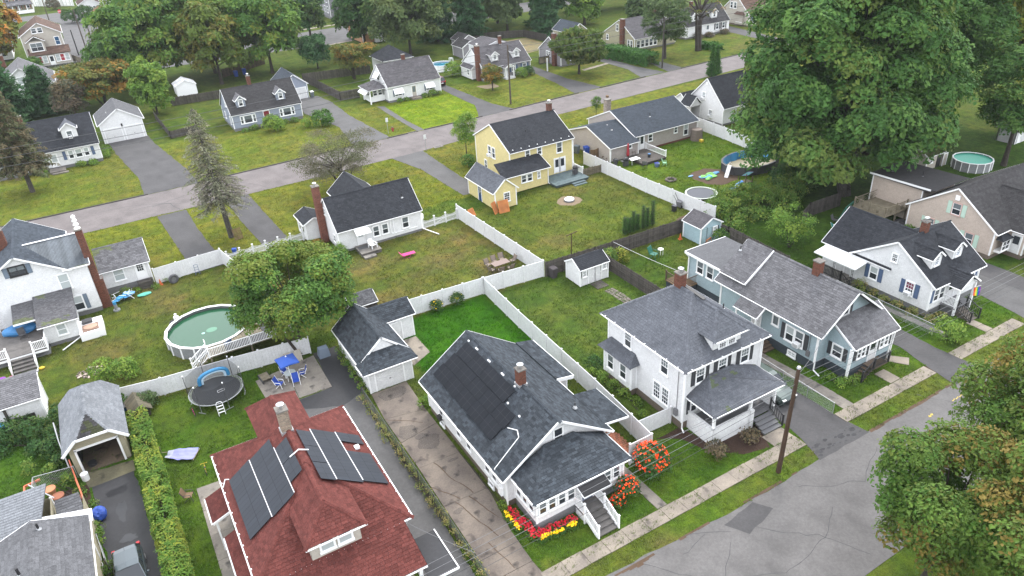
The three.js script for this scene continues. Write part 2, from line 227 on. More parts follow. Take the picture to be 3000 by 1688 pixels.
function walls(h,m,x0,x1,z0,z1,y0,y1,g={},o={}){
const mb=h.mb(),e=o.e||0.13,X=x1-x0,Z=z1-z0,rx=g.r!==undefined?g.r:(g.ax==='z'?(x0+x1)/2:(z0+z1)/2),sides=o.sides||'NESW',yb=g.y2??y1;
const front=(flip)=>g.ax==='z'?(flip?[[0,y0],[X,y0],[X,y1],[x1-rx,g.yr],[0,yb]]:[[0,y0],[X,y0],[X,yb],[rx-x0,g.yr],[0,y1]]):[[0,y0],[X,y0],[X,flip?yb:y1],[0,flip?yb:y1]];
const side=(flip)=>g.ax==='x'?(flip?[[0,y0],[Z,y0],[Z,yb],[z1-rx,g.yr],[0,y1]]:[[0,y0],[Z,y0],[Z,y1],[rx-z0,g.yr],[0,yb]]):[[0,y0],[Z,y0],[Z,g.ax==='z'&&flip?yb:y1],[0,g.ax==='z'&&flip?yb:y1]];
if(sides.includes('S'))clap(mb,[x0,z1],[x1,z1],front(false),e);if(sides.includes('N'))clap(mb,[x1,z0],[x0,z0],front(true),e);
if(sides.includes('W'))clap(mb,[x0,z0],[x0,z1],side(false),e);if(sides.includes('E'))clap(mb,[x1,z1],[x1,z0],side(true),e);
const w=mb.build('wall',m,h.g);
for(const[x,z]of[[x0,z0],[x0,z1],[x1,z0],[x1,z1]]){const t=h.mb();t.box(x-0.06,x+0.06,y0,y1-0.02,z-0.06,z+0.06);t.build('corner_board',o.trim||M.trim,w);}
if(o.f){const f=h.mb();f.box(x0+0.03,x1-0.03,0,y0,z0+0.03,z1-0.03);f.build('foundation',o.f,h.g);}
return w;
}
const gcache={};
const SIDE={S:0,W:-Math.PI/2,N:Math.PI,E:Math.PI/2};
function winGeo(w,h,type){
const key=[w,h,type].join();if(gcache[key])return gcache[key];
const f=new MB(),c=0.09,d=0.075,W=w/2,H=h/2;
f.box(-W-c,-W,-H-c,H+c,0,d).box(W,W+c,-H-c,H+c,0,d).box(-W,W,H,H+c+0.02,0,d+0.01).box(-W-c-0.03,W+c+0.03,-H-c-0.02,-H,0,d+0.04);
const s=new MB(),b=0.035;s.box(-W,-W+b,-H,H,0.02,0.055).box(W-b,W,-H,H,0.02,0.055).box(-W+b,W-b,H-b,H,0.02,0.055).box(-W+b,W-b,-H,-H+b*1.4,0.02,0.055);
if(type!=='pic')s.box(-W+b,W-b,-0.025,0.025,0.02,0.062);
if(type==='slide')s.box(-0.025,0.025,-H+b*1.4,H-b,0.02,0.06);
if(/grid/.test(type)){const nx=w>1.1?4:3;for(let i=1;i<nx;i++)s.box(-W+i*w/nx-0.011,-W+i*w/nx+0.011,type==='gridtop'?0.02:-H+b,H-b,0.024,0.05);for(const y of type==='gridtop'?[H/2]:[-H/2,H/2])s.box(-W+b,W-b,y-0.011,y+0.011,0.024,0.05);}
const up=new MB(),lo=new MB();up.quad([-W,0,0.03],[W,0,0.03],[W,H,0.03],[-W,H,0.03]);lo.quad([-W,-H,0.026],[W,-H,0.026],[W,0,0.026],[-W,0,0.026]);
return gcache[key]=[f.geometry(),s.geometry(),up.geometry(),lo.geometry()];
}
function shutGeo(w,h){const k='sh'+w+h;if(gcache[k])return gcache[k];const m=new MB();m.box(-w/2,w/2,-h/2,h/2,0,0.025);for(const[a,b]of[[-h/2,-h/2+0.06],[h/2-0.06,h/2],[-0.03,0.03]])m.box(-w/2,w/2,a,b,0.025,0.04);m.box(-w/2,-w/2+0.045,-h/2,h/2,0.025,0.04).box(w/2-0.045,w/2,-h/2,h/2,0.025,0.04);for(let y=-h/2+0.1;y<h/2-0.06;y+=0.07)m.quad([-w/2+0.045,y,0.038],[w/2-0.045,y,0.038],[w/2-0.045,y+0.055,0.026],[-w/2+0.045,y+0.055,0.026]);return gcache[k]=m.geometry();}
function acGeo(){if(gcache.ac)return gcache.ac;const m=new MB();m.box(-0.27,0.27,-0.18,0.18,0,0.42);for(let i=0;i<6;i++)m.box(-0.23,0.23,-0.14+i*0.05,-0.115+i*0.05,0.42,0.435,0.35);return gcache.ac=m.geometry();}
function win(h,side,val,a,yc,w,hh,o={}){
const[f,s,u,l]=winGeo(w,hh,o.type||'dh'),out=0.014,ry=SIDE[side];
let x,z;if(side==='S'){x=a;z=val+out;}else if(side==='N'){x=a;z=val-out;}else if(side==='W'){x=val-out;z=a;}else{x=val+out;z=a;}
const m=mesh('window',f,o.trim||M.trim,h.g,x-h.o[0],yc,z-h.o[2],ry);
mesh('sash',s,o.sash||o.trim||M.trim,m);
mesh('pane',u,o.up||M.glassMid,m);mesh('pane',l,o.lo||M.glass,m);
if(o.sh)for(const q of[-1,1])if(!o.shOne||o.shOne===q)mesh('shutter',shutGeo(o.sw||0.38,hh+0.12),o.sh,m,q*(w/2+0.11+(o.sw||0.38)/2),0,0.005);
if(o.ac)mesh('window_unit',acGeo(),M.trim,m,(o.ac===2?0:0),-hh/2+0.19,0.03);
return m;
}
function door(h,side,val,a,y0,w,hh,m,o={}){
const f=new MB(),d=new MB(),W=w/2;f.box(-W-0.1,-W,0,hh+0.1,0,0.07).box(W,W+0.1,0,hh+0.1,0,0.07).box(-W,W,hh,hh+0.1,0,0.07);d.box(-W,W,0,hh,0,0.03).box(-W+0.12,W-0.12,0.12,hh*0.4,0.03,0.042);
let x,z;if(side==='S'){x=a;z=val+0.02;}else if(side==='N'){x=a;z=val-0.02;}else if(side==='W'){x=val-0.02;z=a;}else{x=val+0.02;z=a;}
const D=d.build('door',m,h.g);D.position.set(x-h.o[0],y0,z-h.o[2]);D.rotation.y=SIDE[side];
f.build('door_frame',o.trim||M.trim,D);
if(o.glass){const g=new MB();g.box(-W+0.13,W-0.13,hh*(o.full?0.12:0.5),hh-0.13,0.03,0.04);g.build('pane',o.glass,D);if(o.grid){const q=new MB();const y0=hh*0.5,y1=hh-0.13;for(let i=1;i<3;i++)q.box(-W+0.13+i*(w-0.26)/3-0.015,-W+0.13+i*(w-0.26)/3+0.015,y0,y1,0.04,0.05);for(let i=1;i<3;i++)q.box(-W+0.13,W-0.13,lerp(y0,y1,i/3)-0.015,lerp(y0,y1,i/3)+0.015,0.04,0.05);q.build('muntin',M.trim,D);}}
const k=new MB();k.cyl([W-0.09,hh*0.47,0.03],[W-0.09,hh*0.47,0.09],0.03,0.035,8);k.build('handle',M.metal,D);
return D;
}
function garageDoor(h,side,val,a,y0,w,hh){const d=new MB(),n=Math.round(hh/0.3);for(let i=0;i<n;i++)d.box(-w/2,w/2,i*hh/n+0.008,(i+1)*hh/n-0.008,0,0.035,1+(rnd()-0.5)*0.04);d.box(-w/2,w/2,0,hh,-0.01,0.02,0.75);const x=side==='S'?a:val,z=side==='S'?val+0.03:a;const D=d.build('garage_door',M.white,h.g);D.position.set(x-h.o[0],y0,z-h.o[2]);const f=new MB();f.box(-w/2-0.13,-w/2,0,hh+0.13,-0.01,0.06).box(w/2,w/2+0.13,0,hh+0.13,-0.01,0.06).box(-w/2,w/2,hh,hh+0.13,-0.01,0.06);f.build('door_frame',M.trim,D);const q=new MB();q.box(-0.06,0.06,hh*0.42,hh*0.45,0.035,0.07);q.build('handle',M.darkgrey,D);return D;}
function chimney(h,x,z,y0,y1,w,d,o={}){
const b=h.mb();b.box(x-w/2,x+w/2,y0,y1,z-d/2,z+d/2);
if(o.wide){b.box(x-w*0.9,x+w*0.9,y0,o.wide,z-d/2,z+d/2);}
const body=b.build('chimney',o.mortar||M.mortar,h.g),k=h.mb(),hgt=0.075,len=0.215;let row=0;
for(let y=y0+0.01;y<y1-hgt*0.7;y+=hgt,row++){
const ww=o.wide&&y<o.wide?w*1.8:w;
for(const[L,put]of[[ww,(s,e)=>{k.box(x-ww/2+s,x-ww/2+e,y,y+0.062,z+d/2,z+d/2+0.012,br());k.box(x-ww/2+s,x-ww/2+e,y,y+0.062,z-d/2-0.012,z-d/2,br());}],[d,(s,e)=>{k.box(x+ww/2,x+ww/2+0.012,y,y+0.062,z-d/2+s,z-d/2+e,br());k.box(x-ww/2-0.012,x-ww/2,y,y+0.062,z-d/2+s,z-d/2+e,br());}]]){let s=row%2?-len/2:0;while(s<L){const a=Math.max(0,s),e=Math.min(L,s+len-0.012);if(e-a>0.03)put(a,e);s+=len;}}
}
k.build('brick',o.brick||M.brick,body,'stuff');
const c=h.mb();c.box(x-w/2-0.06,x+w/2+0.06,y1,y1+0.09,z-d/2-0.06,z+d/2+0.06);c.build('chimney_cap',M.concreteGrey,body);
const p=h.mb();if(o.pot!==0){p.cyl([x,y1+0.09,z],[x,y1+0.38,z],0.11,0.11,10).cyl([x,y1+0.42,z],[x,y1+0.5,z],0.24,0.05,12).cyl([x,y1+0.38,z],[x,y1+0.42,z],0.24,0.24,12);p.build('flue_cap',M.metal,body);}
const fl=h.mb();if(o.flash){fl.box(x-w/2-0.07,x+w/2+0.07,o.flash,o.flash+0.3,z-d/2-0.07,z+d/2+0.07);fl.build('flashing',M.galv,body);}
return body;
}
const br=()=>{const k=0.75+0.5*rnd();return[k*(0.95+0.1*rnd()),k,k];};
function vent(h,x,y,z,hh=0.45,r=0.05){const m=h.mb();m.cyl([x,y,z],[x,y+hh,z],r,r,8);const o=m.build('vent_pipe',M.black,h.g);const b=h.mb();b.cyl([x,y-0.05,z],[x,y+0.07,z],0.17,0.09,10);b.build('flashing',M.galv,o);}
function downspout(h,pts){const m=h.mb();for(let i=0;i+1<pts.length;i++)m.bar(pts[i],pts[i+1],0.09,0.07);m.build('downspout',M.trim,h.g);}
function steps(h,x0,x1,zTop,zBot,yTop,n,m,name='step',dir='z',parent){for(let i=0;i<n;i++){const y=yTop*(n-i-1)/n+yTop/n*0,a=lerp(zTop,zBot,i/n),b=lerp(zTop,zBot,(i+1)/n),t=h.mb(),yy=yTop-(i+1)*yTop/(n+1);if(dir==='z')t.box(x0,x1,yy-0.05,yy,Math.min(a,b)-0.02,Math.max(a,b)+0.02).box(x0+0.03,x1-0.03,Math.max(0,yy-yTop/(n+1)),yy-0.05,Math.min(a,b),Math.max(a,b)-0.02,0.85);else t.box(Math.min(a,b)-0.02,Math.max(a,b)+0.02,yy-0.05,yy,x0,x1).box(Math.min(a,b),Math.max(a,b)-0.02,Math.max(0,yy-yTop/(n+1)),yy-0.05,x0+0.03,x1-0.03,0.85);t.build(name,m,parent||h.g);}}
function railing(h,a,b,m,o={}){
const H=o.h||0.9,L=Math.hypot(b[0]-a[0],b[2]-a[2]),n=Math.max(2,Math.round(L/(o.gap||0.14))),r=h.mb(),up=(p,y)=>[p[0],p[1]+y,p[2]];
r.bar(up(a,H),up(b,H),0.07,0.05);const R=r.build('railing',m,h.g),r2=h.mb();r2.bar(up(a,0.1),up(b,0.1),0.05,0.05);r2.build('bottom_rail',m,R);
if(o.stuff){const q=h.mb();for(let i=1;i<n;i++){const p=[0,1,2].map(k=>lerp(a[k],b[k],i/n));q.box(p[0]-0.017,p[0]+0.017,p[1]+0.1,p[1]+H,p[2]-0.017,p[2]+0.017);}q.build('baluster',m,R,'stuff');}
else for(let i=1;i<n;i++){const p=[0,1,2].map(k=>lerp(a[k],b[k],i/n)),q=h.mb();q.box(p[0]-0.02,p[0]+0.02,p[1]+0.1,p[1]+H,p[2]-0.02,p[2]+0.02);q.build('baluster',m,R);}
for(const p of o.posts||[a,b]){const q=h.mb();q.box(p[0]-0.055,p[0]+0.055,p[1]-(o.drop||0),p[1]+H+0.12,p[2]-0.055,p[2]+0.055).box(p[0]-0.075,p[0]+0.075,p[1]+H+0.12,p[1]+H+0.16,p[2]-0.075,p[2]+0.075);q.build('post',m,R);}
return R;
}
function dormer(h,wallM,roofM,x0,x1,zf,zb,yb,ye,yr,o={}){
const w=h.mb(),c=(x0+x1)/2;clap(w,[x0,zf],[x1,zf],[[0,yb],[x1-x0,yb],[x1-x0,ye],[c-x0,yr-0.05],[0,ye]],0.13);clap(w,[x0,zb],[x0,zf],[[0,ye-0.05],[zf-zb,yb-0.2],[zf-zb,ye],[0,ye]],0.13);clap(w,[x1,zf],[x1,zb],[[0,yb-0.2],[zf-zb,ye-0.05],[zf-zb,ye],[0,ye]],0.13);
w.build('dormer',wallM,h.g);
const r=new Roof(h,roofM,o);r.gable(x0-0.18,x1+0.18,zb-0.4,zf+0.2,ye-0.08,yr,'z',undefined,{ends:[zf+0.2]});r.done('dormer_roof');
win(h,'S',zf,c,(yb+ye)/2+(o.wy||0.1),o.ww||0.62,o.wh||1.0,o.win||{});
}
function block(h,wm,rm,x0,x1,z0,z1,y0,ye,yr,ax,o={}){
const oh=o.oh??0.35,og=o.og??0.25,r=o.r??(ax==='z'?(x0+x1)/2:(z0+z1)/2),a=ax==='z'?r-x0:z1-r,b=ax==='z'?x1-r:r-z0,ye2=o.ye2??ye;
const yw=ye+(yr-ye)*oh/(a+oh)-0.13,yw2=ye2+(yr-ye2)*oh/(b+oh)-0.13;
const w=walls(h,wm,x0,x1,z0,z1,y0,yw,{ax,yr:yr-0.15,r,y2:yw2},{f:o.f,sides:o.sides,e:o.e,trim:o.trim});
if(o.noroof)return null;
const R=new Roof(h,rm,o.ro||{}),g0=o.g0??og,g1=o.g1??og;
if(ax==='z')R.gable(x0-oh,x1+oh,z0-g0,z1+g1,ye,yr,'z',r,{ye2,ends:o.ends});else R.gable(x0-g0,x1+g1,z0-oh,z1+oh,ye,yr,'x',r,{ye2,ends:o.ends});
if(!o.open)R.done();return R;
}
function leafMat(o={}){return new THREE.MeshPhysicalMaterial({color:0xffffff,roughness:0.75,transmission:0.4,thickness:0,side:THREE.DoubleSide,specularIntensity:0.25,...o});}
const LEAF=leafMat();
function clumpGeo(n,leaf,spread,o={}){
const key='clump'+[n,leaf,spread,JSON.stringify(o)].join();if(gcache[key])return gcache[key];
const P=[],q=new THREE.Quaternion(),e=new THREE.Euler(),t=V(0,0,0),asp=o.asp||0.62,drop=o.droop||0,flat=o.flat??0.7;
for(let i=0;i<n;i++){
const a=rnd()*6.283,r=Math.sqrt(rnd())*spread,y=(rnd()-0.5)*spread*flat-drop*r,s=leaf*(0.7+0.6*rnd());
e.set((rnd()-0.5)*1.1+drop*0.8,a,(rnd()-0.5)*1.0,'YXZ');q.setFromEuler(e);
const L=[[0,0,-s/2],[s*asp/2,s*0.07,-s*0.02],[0,-s*0.05,s/2],[-s*asp/2,s*0.07,-s*0.02]].map(c=>t.set(...c).applyQuaternion(q).add(V(Math.cos(a)*r,y,Math.sin(a)*r)).toArray());
P.push(...L[0],...L[2],...L[1],...L[0],...L[3],...L[2]);
}
const g=new THREE.BufferGeometry();g.setAttribute('position',new THREE.BufferAttribute(new Float32Array(P),3));g.computeVertexNormals();return gcache[key]=g;
}
const PAL={
maple:[[0.067,0.138,0.024],[0.050,0.114,0.022],[0.095,0.168,0.028],[0.122,0.156,0.026]],
silver:[[0.056,0.126,0.028],[0.044,0.108,0.024],[0.078,0.150,0.032],[0.106,0.150,0.032]],
autumnMaple:[[0.068,0.135,0.022],[0.055,0.118,0.02],[0.085,0.145,0.024],[0.075,0.128,0.024],[0.10,0.135,0.026],[0.155,0.12,0.028]],
dark:[[0.033,0.084,0.022],[0.027,0.070,0.019],[0.047,0.102,0.024],[0.061,0.102,0.022]],
grey:[[0.067,0.102,0.038],[0.083,0.120,0.043],[0.056,0.096,0.032]],
light:[[0.122,0.204,0.032],[0.089,0.168,0.026],[0.167,0.240,0.038]],
orange:[[0.311,0.144,0.022],[0.222,0.144,0.026],[0.133,0.144,0.024],[0.377,0.168,0.026]],
rust:[[0.178,0.126,0.027],[0.111,0.120,0.026],[0.083,0.108,0.024],[0.244,0.144,0.027]],
yellow:[[0.178,0.204,0.027],[0.122,0.180,0.026],[0.244,0.240,0.032]],
pine:[[0.039,0.102,0.038],[0.031,0.084,0.030],[0.056,0.120,0.043]],
spruce:[[0.115,0.125,0.06],[0.135,0.12,0.07],[0.09,0.115,0.05],[0.16,0.13,0.075]],
bushbrown:[[0.133,0.120,0.081],[0.111,0.108,0.065],[0.089,0.102,0.043]],
willow:[[0.095,0.132,0.032],[0.073,0.120,0.028],[0.122,0.144,0.038]],
arbor:[[0.045,0.125,0.022],[0.036,0.105,0.02],[0.06,0.145,0.026]],
hedge:[[0.095,0.180,0.024],[0.073,0.150,0.022],[0.144,0.204,0.032],[0.211,0.240,0.032]],
shrub:[[0.061,0.132,0.024],[0.044,0.108,0.022],[0.089,0.156,0.027]],
weed:[[0.100,0.180,0.032],[0.073,0.144,0.026],[0.155,0.204,0.038]],
brown:[[0.100,0.078,0.054],[0.078,0.084,0.049],[0.122,0.096,0.054]],
dry:[[0.266,0.228,0.086],[0.178,0.192,0.054],[0.133,0.180,0.043]],
yellowish:[[0.09,0.125,0.022],[0.075,0.115,0.02],[0.13,0.125,0.024]],greygreen:[[0.075,0.11,0.035],[0.062,0.095,0.03],[0.095,0.125,0.038]],
greyspruce:[[0.19,0.195,0.13],[0.16,0.175,0.11],[0.22,0.205,0.15]],
redfl:[[0.62,0.03,0.05],[0.5,0.02,0.06],[0.7,0.06,0.08]],orfl:[[0.85,0.10,0.025],[0.75,0.07,0.02],[0.9,0.16,0.04]],yelfl:[[0.85,0.68,0.03],[0.8,0.6,0.02]],
};
const _m=new THREE.Matrix4(),_q=new THREE.Quaternion(),_q2=new THREE.Quaternion(),_s=V(1,1,1),_c=new THREE.Color();
function instances(name,geo,material,list,pal,parent,kind){
const im=new THREE.InstancedMesh(geo,material,list.length);im.name=name;im.castShadow=im.receiveShadow=true;
list.forEach(([p,d,s,k],i)=>{
_q.setFromUnitVectors(V(0,1,0),d);_q2.setFromAxisAngle(V(0,1,0),rnd()*6.283);_q.multiply(_q2);_s.set(s,s,s);_m.compose(p,_q,_s);im.setMatrixAt(i,_m);
const c=pal[Math.min(pal.length-1,Math.floor((k??rnd())*pal.length))],f=1.15+0.45*rnd();im.setColorAt(i,_c.setRGB(c[0]*f,c[1]*f,c[2]*f));
});
im.instanceMatrix.needsUpdate=true;im.userData.kind=kind||'stuff';(parent||scene).add(im);return im;
}
const rdir=()=>{const z=rnd()*2-1,a=rnd()*6.283,r=Math.sqrt(1-z*z);return V(r*Math.cos(a),z,r*Math.sin(a));};
function tree(name,label,x,z,o){
const t=thing(name,label,o.cat||'tree',x,0,z,0,o.group);const H=o.H,R=o.R,rz=o.Rz||R,th=o.th??H*0.3,tr=o.tr||R*0.06,ox=o.ox||0,oz=o.oz||0;
const cy=(H+th)/2,ry=(H-th)/2,b=new MB(),lobes=[],nl=o.lobes||14,lr=o.lr||0.42;
for(let i=0;i<nl;i++){
const y=-0.8+1.7*((i+0.5)/nl)+rr(-0.08,0.08),a=i*2.39996+rr(-0.4,0.4);
let prof=Math.sqrt(Math.max(0.02,1-y*y));if(o.shape==='cone')prof=(1-(y+1)/2)*1.05;if(o.shape==='oval')prof=Math.sqrt(Math.max(0.02,1-y*y))*0.9;if(o.shape==='full')prof=y<0?0.92:Math.sqrt(Math.max(0.03,1-y*y))*0.95;if(o.shape==='vase')prof=Math.sqrt(Math.max(0.05,1-Math.pow((y-0.25)/1.25,2)));
const f=prof*rr(0.45,0.72)*(o.spread||1),k=lr*rr(0.75,1.2)*(o.shape==='cone'?0.45+0.6*prof:1);
lobes.push([V(ox+Math.cos(a)*f*R,cy+y*ry*(1-k*0.4),oz+Math.sin(a)*f*rz),k*R,k*Math.min(ry,R*1.1)*(o.flatLobe||0.8),k*rz]);
}
if(!o.noTrunk){
const tilt=o.tilt||[0,0],top=V(ox*0.6+tilt[0],th+(H-th)*0.35,oz*0.6+tilt[1]),seg=[V(0,-0.05,0),V(tilt[0]*0.25,th*0.5,tilt[1]*0.25),V(tilt[0]*0.6+ox*0.2,th,tilt[1]*0.6+oz*0.2),top],rad=[tr*1.35,tr,tr*0.85,tr*0.45];
for(let i=0;i<3;i++)b.cyl(seg[i].toArray(),seg[i+1].toArray(),rad[i],rad[i+1],9);
for(let s=1;s<(o.stems||1);s++){const a=s*2.2+0.6;b.cyl([Math.cos(a)*tr,-0.05,Math.sin(a)*tr],[Math.cos(a)*R*0.35,th+(H-th)*0.3,Math.sin(a)*R*0.35],tr*0.8,tr*0.35,8);}
const trunk=b.build('trunk',o.bark||M.bark,t),L=new MB();
for(const[c]of lobes){const y0=lerp(th*0.75,Math.min(c.y,top.y),0.55+0.3*rnd()),f=clamp(y0/top.y,0,1),p0=V(top.x*f,y0,top.z*f),mid=p0.clone().lerp(c,0.5).add(V(0,0.12*ry*rnd(),0));L.cyl(p0.toArray(),mid.toArray(),tr*0.35,tr*0.22,6).cyl(mid.toArray(),c.toArray(),tr*0.22,tr*0.07,6);for(let j=0;j<2;j++){const d=rdir().multiplyScalar(0.8);L.cyl(c.toArray(),[c.x+d.x*R*lr,c.y+Math.abs(d.y)*R*lr*0.6,c.z+d.z*rz*lr],tr*0.09,tr*0.03,5);}}
L.build('limb',o.bark||M.bark,trunk);
}
const list=[],n=o.n||1200,cs=o.cs||1,pal=o.pal||PAL.maple;let guard=0;
const wsum=lobes.reduce((s,l)=>s+l[1]*l[3],0);
for(const[c,rx,ryl,rzl]of lobes){
const m=Math.round(n*rx*rzl/wsum),tone=rnd();
for(let i=0;i<m;i++){
let d=rdir();if(d.y<(o.under??-0.25))d.y=-d.y*0.6;const k=o.fill?Math.cbrt(rnd()):rnd()<0.82?rr(0.82,1.06):rr(0.3,0.85),q0=c.x+d.x*rx+x,q1=c.y+d.y*ryl,q2=c.z+d.z*rzl+z,fr=(o.fs||0.9)*(R>3?1:2.2/R),bump=1+(o.rough??0.5)*(vnoise(q0*fr+q1*0.7,q2*fr+q1*0.9,3)+0.5*vnoise(q0*fr*2.3,q2*fr*2.3+q1*2,7)-0.75),kk=k*bump*(rnd()<0.07?1.15:1),p=V(c.x+d.x*rx*kk,c.y+d.y*ryl*kk,c.z+d.z*rzl*kk);
if(p.y<0.1||p.y<th*(o.skirt??0.75))p.y=Math.max(0.1,th*(o.skirt??0.75))+rnd()*0.5;
let deep=false;for(const[c2,a2,b2,e2]of lobes)if(c2!==c){const q=Math.pow((p.x-c2.x)/a2,2)+Math.pow((p.y-c2.y)/b2,2)+Math.pow((p.z-c2.z)/e2,2);if(q<0.45){deep=true;break;}}
if(deep&&guard++%5)continue;
const nrm=V(d.x/rx,d.y/ryl+0.35/ryl,d.z/rzl).normalize().lerp(rdir(),0.2).normalize();
list.push([p,nrm,cs*rr(0.7,1.3),clamp(tone*0.6+rnd()*0.55,0,0.999)]);
}
}
instances('crown',clumpGeo(o.cn||14,o.leaf||0.3,o.cspread||0.6,{droop:o.droop||0.25}),o.mat||LEAF,list,pal,t);
if(o.turn)t.rotation.y=o.turn;
return t;
}
function conifer(name,label,x,z,o){
const t=thing(name,label,'tree',x,0,z,0,o.group),H=o.H,R=o.R,th=o.th||1,tr=o.tr||0.25,b=new MB(),lean=o.lean||[0,0];
for(let i=0;i<4;i++)b.cyl([lean[0]*i/4,H*i/4-0.05,lean[1]*i/4],[lean[0]*(i+1)/4,H*(i+1)/4,lean[1]*(i+1)/4],lerp(tr*1.2,0.03,i/4),lerp(tr*1.2,0.03,(i+1)/4),9);
const trunk=b.build('trunk',o.bark||M.barkGrey,t),L=new MB(),list=[],tiers=o.tiers||26;
for(let i=0;i<tiers;i++){
const f=(i+0.3)/tiers,y=th+(H-th)*f,prof=o.prof?o.prof(f):Math.pow(1-f,0.8),nb=Math.round((o.nb||7)*(0.7+0.5*(1-f)));
for(let j=0;j<nb;j++){
const a=j/nb*6.283+i*1.3+rr(-0.3,0.3),len=Math.max(0.25,R*prof*rr(0.6,1.12)),dr=(o.drop??0.25)*len,P0=V(lean[0]*y/H,y,lean[1]*y/H),P1=V(P0.x+Math.cos(a)*len,y-dr+(o.lift||0)*len,P0.z+Math.sin(a)*len);
L.cyl(P0.toArray(),P1.toArray(),0.035+0.02*(1-f),0.012,5);
const m=Math.max(2,Math.round(len*(o.dens||3.2)));
for(let k=0;k<m;k++){const s=lerp(o.bare??0.25,1.02,(k+rnd())/m);if(rnd()<(o.sparse||0))continue;list.push([P0.clone().lerp(P1,s).add(V(rr(-0.15,0.15),rr(-0.12,0.08),rr(-0.15,0.15))),V(Math.cos(a)*0.35,1,Math.sin(a)*0.35).normalize(),(o.cs||1)*rr(0.7,1.25)]);}
}
}
L.build('bough',o.bark||M.barkGrey,trunk);
instances('crown',clumpGeo(o.cn||14,o.leaf||0.28,o.cspread||0.42,{asp:0.3,droop:o.cdroop??0.5,flat:0.45}),LEAF,list,o.pal||PAL.pine,t);return t;
}
function shrub(name,label,x,z,balls,o={}){
const t=thing(name,label,o.cat||'shrub',x,0,z,0,o.group),list=[],fl=[];const st=new MB();
for(const[dx,y,dz,rx,ry,rz]of balls){
const n=Math.round((o.dens||26)*(rx*ry+rx*rz+ry*rz)/(o.cs2||1));st.cyl([dx*0.4,0,dz*0.4],[dx,y,dz],0.03,0.015,5);for(let k=0;k<3;k++)st.cyl([dx*0.5,0.02,dz*0.5],[dx+rr(-0.5,0.5)*rx,y+0.3*ry,dz+rr(-0.5,0.5)*rz],0.018,0.008,4);
for(let i=0;i<n;i++){const d=rdir();if(d.y<-0.4)d.y*=-1;const f=0.8+0.28*rnd(),bump=1+(o.rough??0.12)*(fbm(d.x*3+x,d.z*3+d.y*2+z,2,4)*2-1)*2,p=V(dx+d.x*rx*f*bump,Math.max(0.06,y+d.y*ry*f*bump),dz+d.z*rz*f*bump);list.push([p,d.clone().add(V(0,0.3,0)).normalize().lerp(rdir(),0.25).normalize(),(o.cs||0.5)*rr(0.7,1.3)]);}
if(o.fl)for(let i=0;i<o.fl*(rx*rz+rx*ry);i++){const d=rdir();d.y=Math.abs(d.y);fl.push([V(dx+d.x*rx*1.06,y+d.y*ry*1.06,dz+d.z*rz*1.06),d,(o.fs||0.16)*rr(0.7,1.3)]);}
}
st.build('stem',M.bark,t);instances('foliage',clumpGeo(o.cn||12,o.leaf||0.36,0.6,{droop:0.15}),LEAF,list,o.pal||PAL.shrub,t);
if(fl.length)instances('blossom',flowerGeo(),o.flm||LEAF,fl,o.flp,t);
return t;
}
function flowerGeo(){if(gcache.fl)return gcache.fl;const P=[],t=V(0,0,0);for(let i=0;i<10;i++){const a=i*0.628*1.0+(i%2)*0.3,el=i<5?0.25:0.9,r=0.5;const q=new THREE.Quaternion().setFromEuler(new THREE.Euler(0,a,el,'YXZ'));const L=[[0,0,0],[r*0.55,0.03,r*0.35],[r,-0.03,0],[r*0.55,0.03,-r*0.35]].map(c=>t.set(...c).applyQuaternion(q).toArray());P.push(...L[0],...L[1],...L[2],...L[0],...L[2],...L[3]);}const g=new THREE.BufferGeometry();g.setAttribute('position',new THREE.BufferAttribute(new Float32Array(P),3));g.computeVertexNormals();return gcache.fl=g;}
function hedge(name,label,pts,w,hh,o={}){
const t=thing(name,label,'hedge',pts[0][0],0,pts[0][1]),list=[];const st=new MB([pts[0][0],0,pts[0][1]]);
for(let s=0;s+1<pts.length;s++){const A=pts[s],B=pts[s+1],L=Math.hypot(B[0]-A[0],B[1]-A[1]),ux=(B[0]-A[0])/L,uz=(B[1]-A[1])/L,n=Math.round(L*(w+2*hh)*(o.dens||16));
for(let q=0;q<L;q+=0.5)st.cyl([A[0]+ux*q,0,A[1]+uz*q],[A[0]+ux*q,hh*0.8,A[1]+uz*q],0.04,0.02,5);
for(let i=0;i<n;i++){const a=rnd()*L,c=rnd()*(w+2*hh),wob=(fbm(a*0.7+s*9,c*0.8,3,6)-0.5)*(o.rough||0.35);let lat,y,nx;if(c<hh){lat=-w/2-wob;y=c;nx=-1;}else if(c<hh+w){lat=c-hh-w/2;y=hh+wob;nx=0;}else{lat=w/2+wob;y=c-hh-w;nx=1;}const d=nx===0?V(0,1,0):V(-uz*nx,0.35,ux*nx);list.push([V(A[0]-pts[0][0]+ux*a-uz*lat,Math.max(0.05,y),A[1]-pts[0][1]+uz*a+ux*lat),d.normalize().lerp(rdir(),0.25).normalize(),(o.cs||0.42)*rr(0.7,1.3),clamp(fbm(a*0.35,lat*0.5+y,2,8)*0.9+rr(-0.25,0.35),0,0.999)]);}}
st.build('stem',M.bark,t);instances('foliage',clumpGeo(12,o.leaf||0.34,0.6,{droop:0.15}),LEAF,list,o.pal||PAL.hedge,t);return t;
}
const HARD=[];
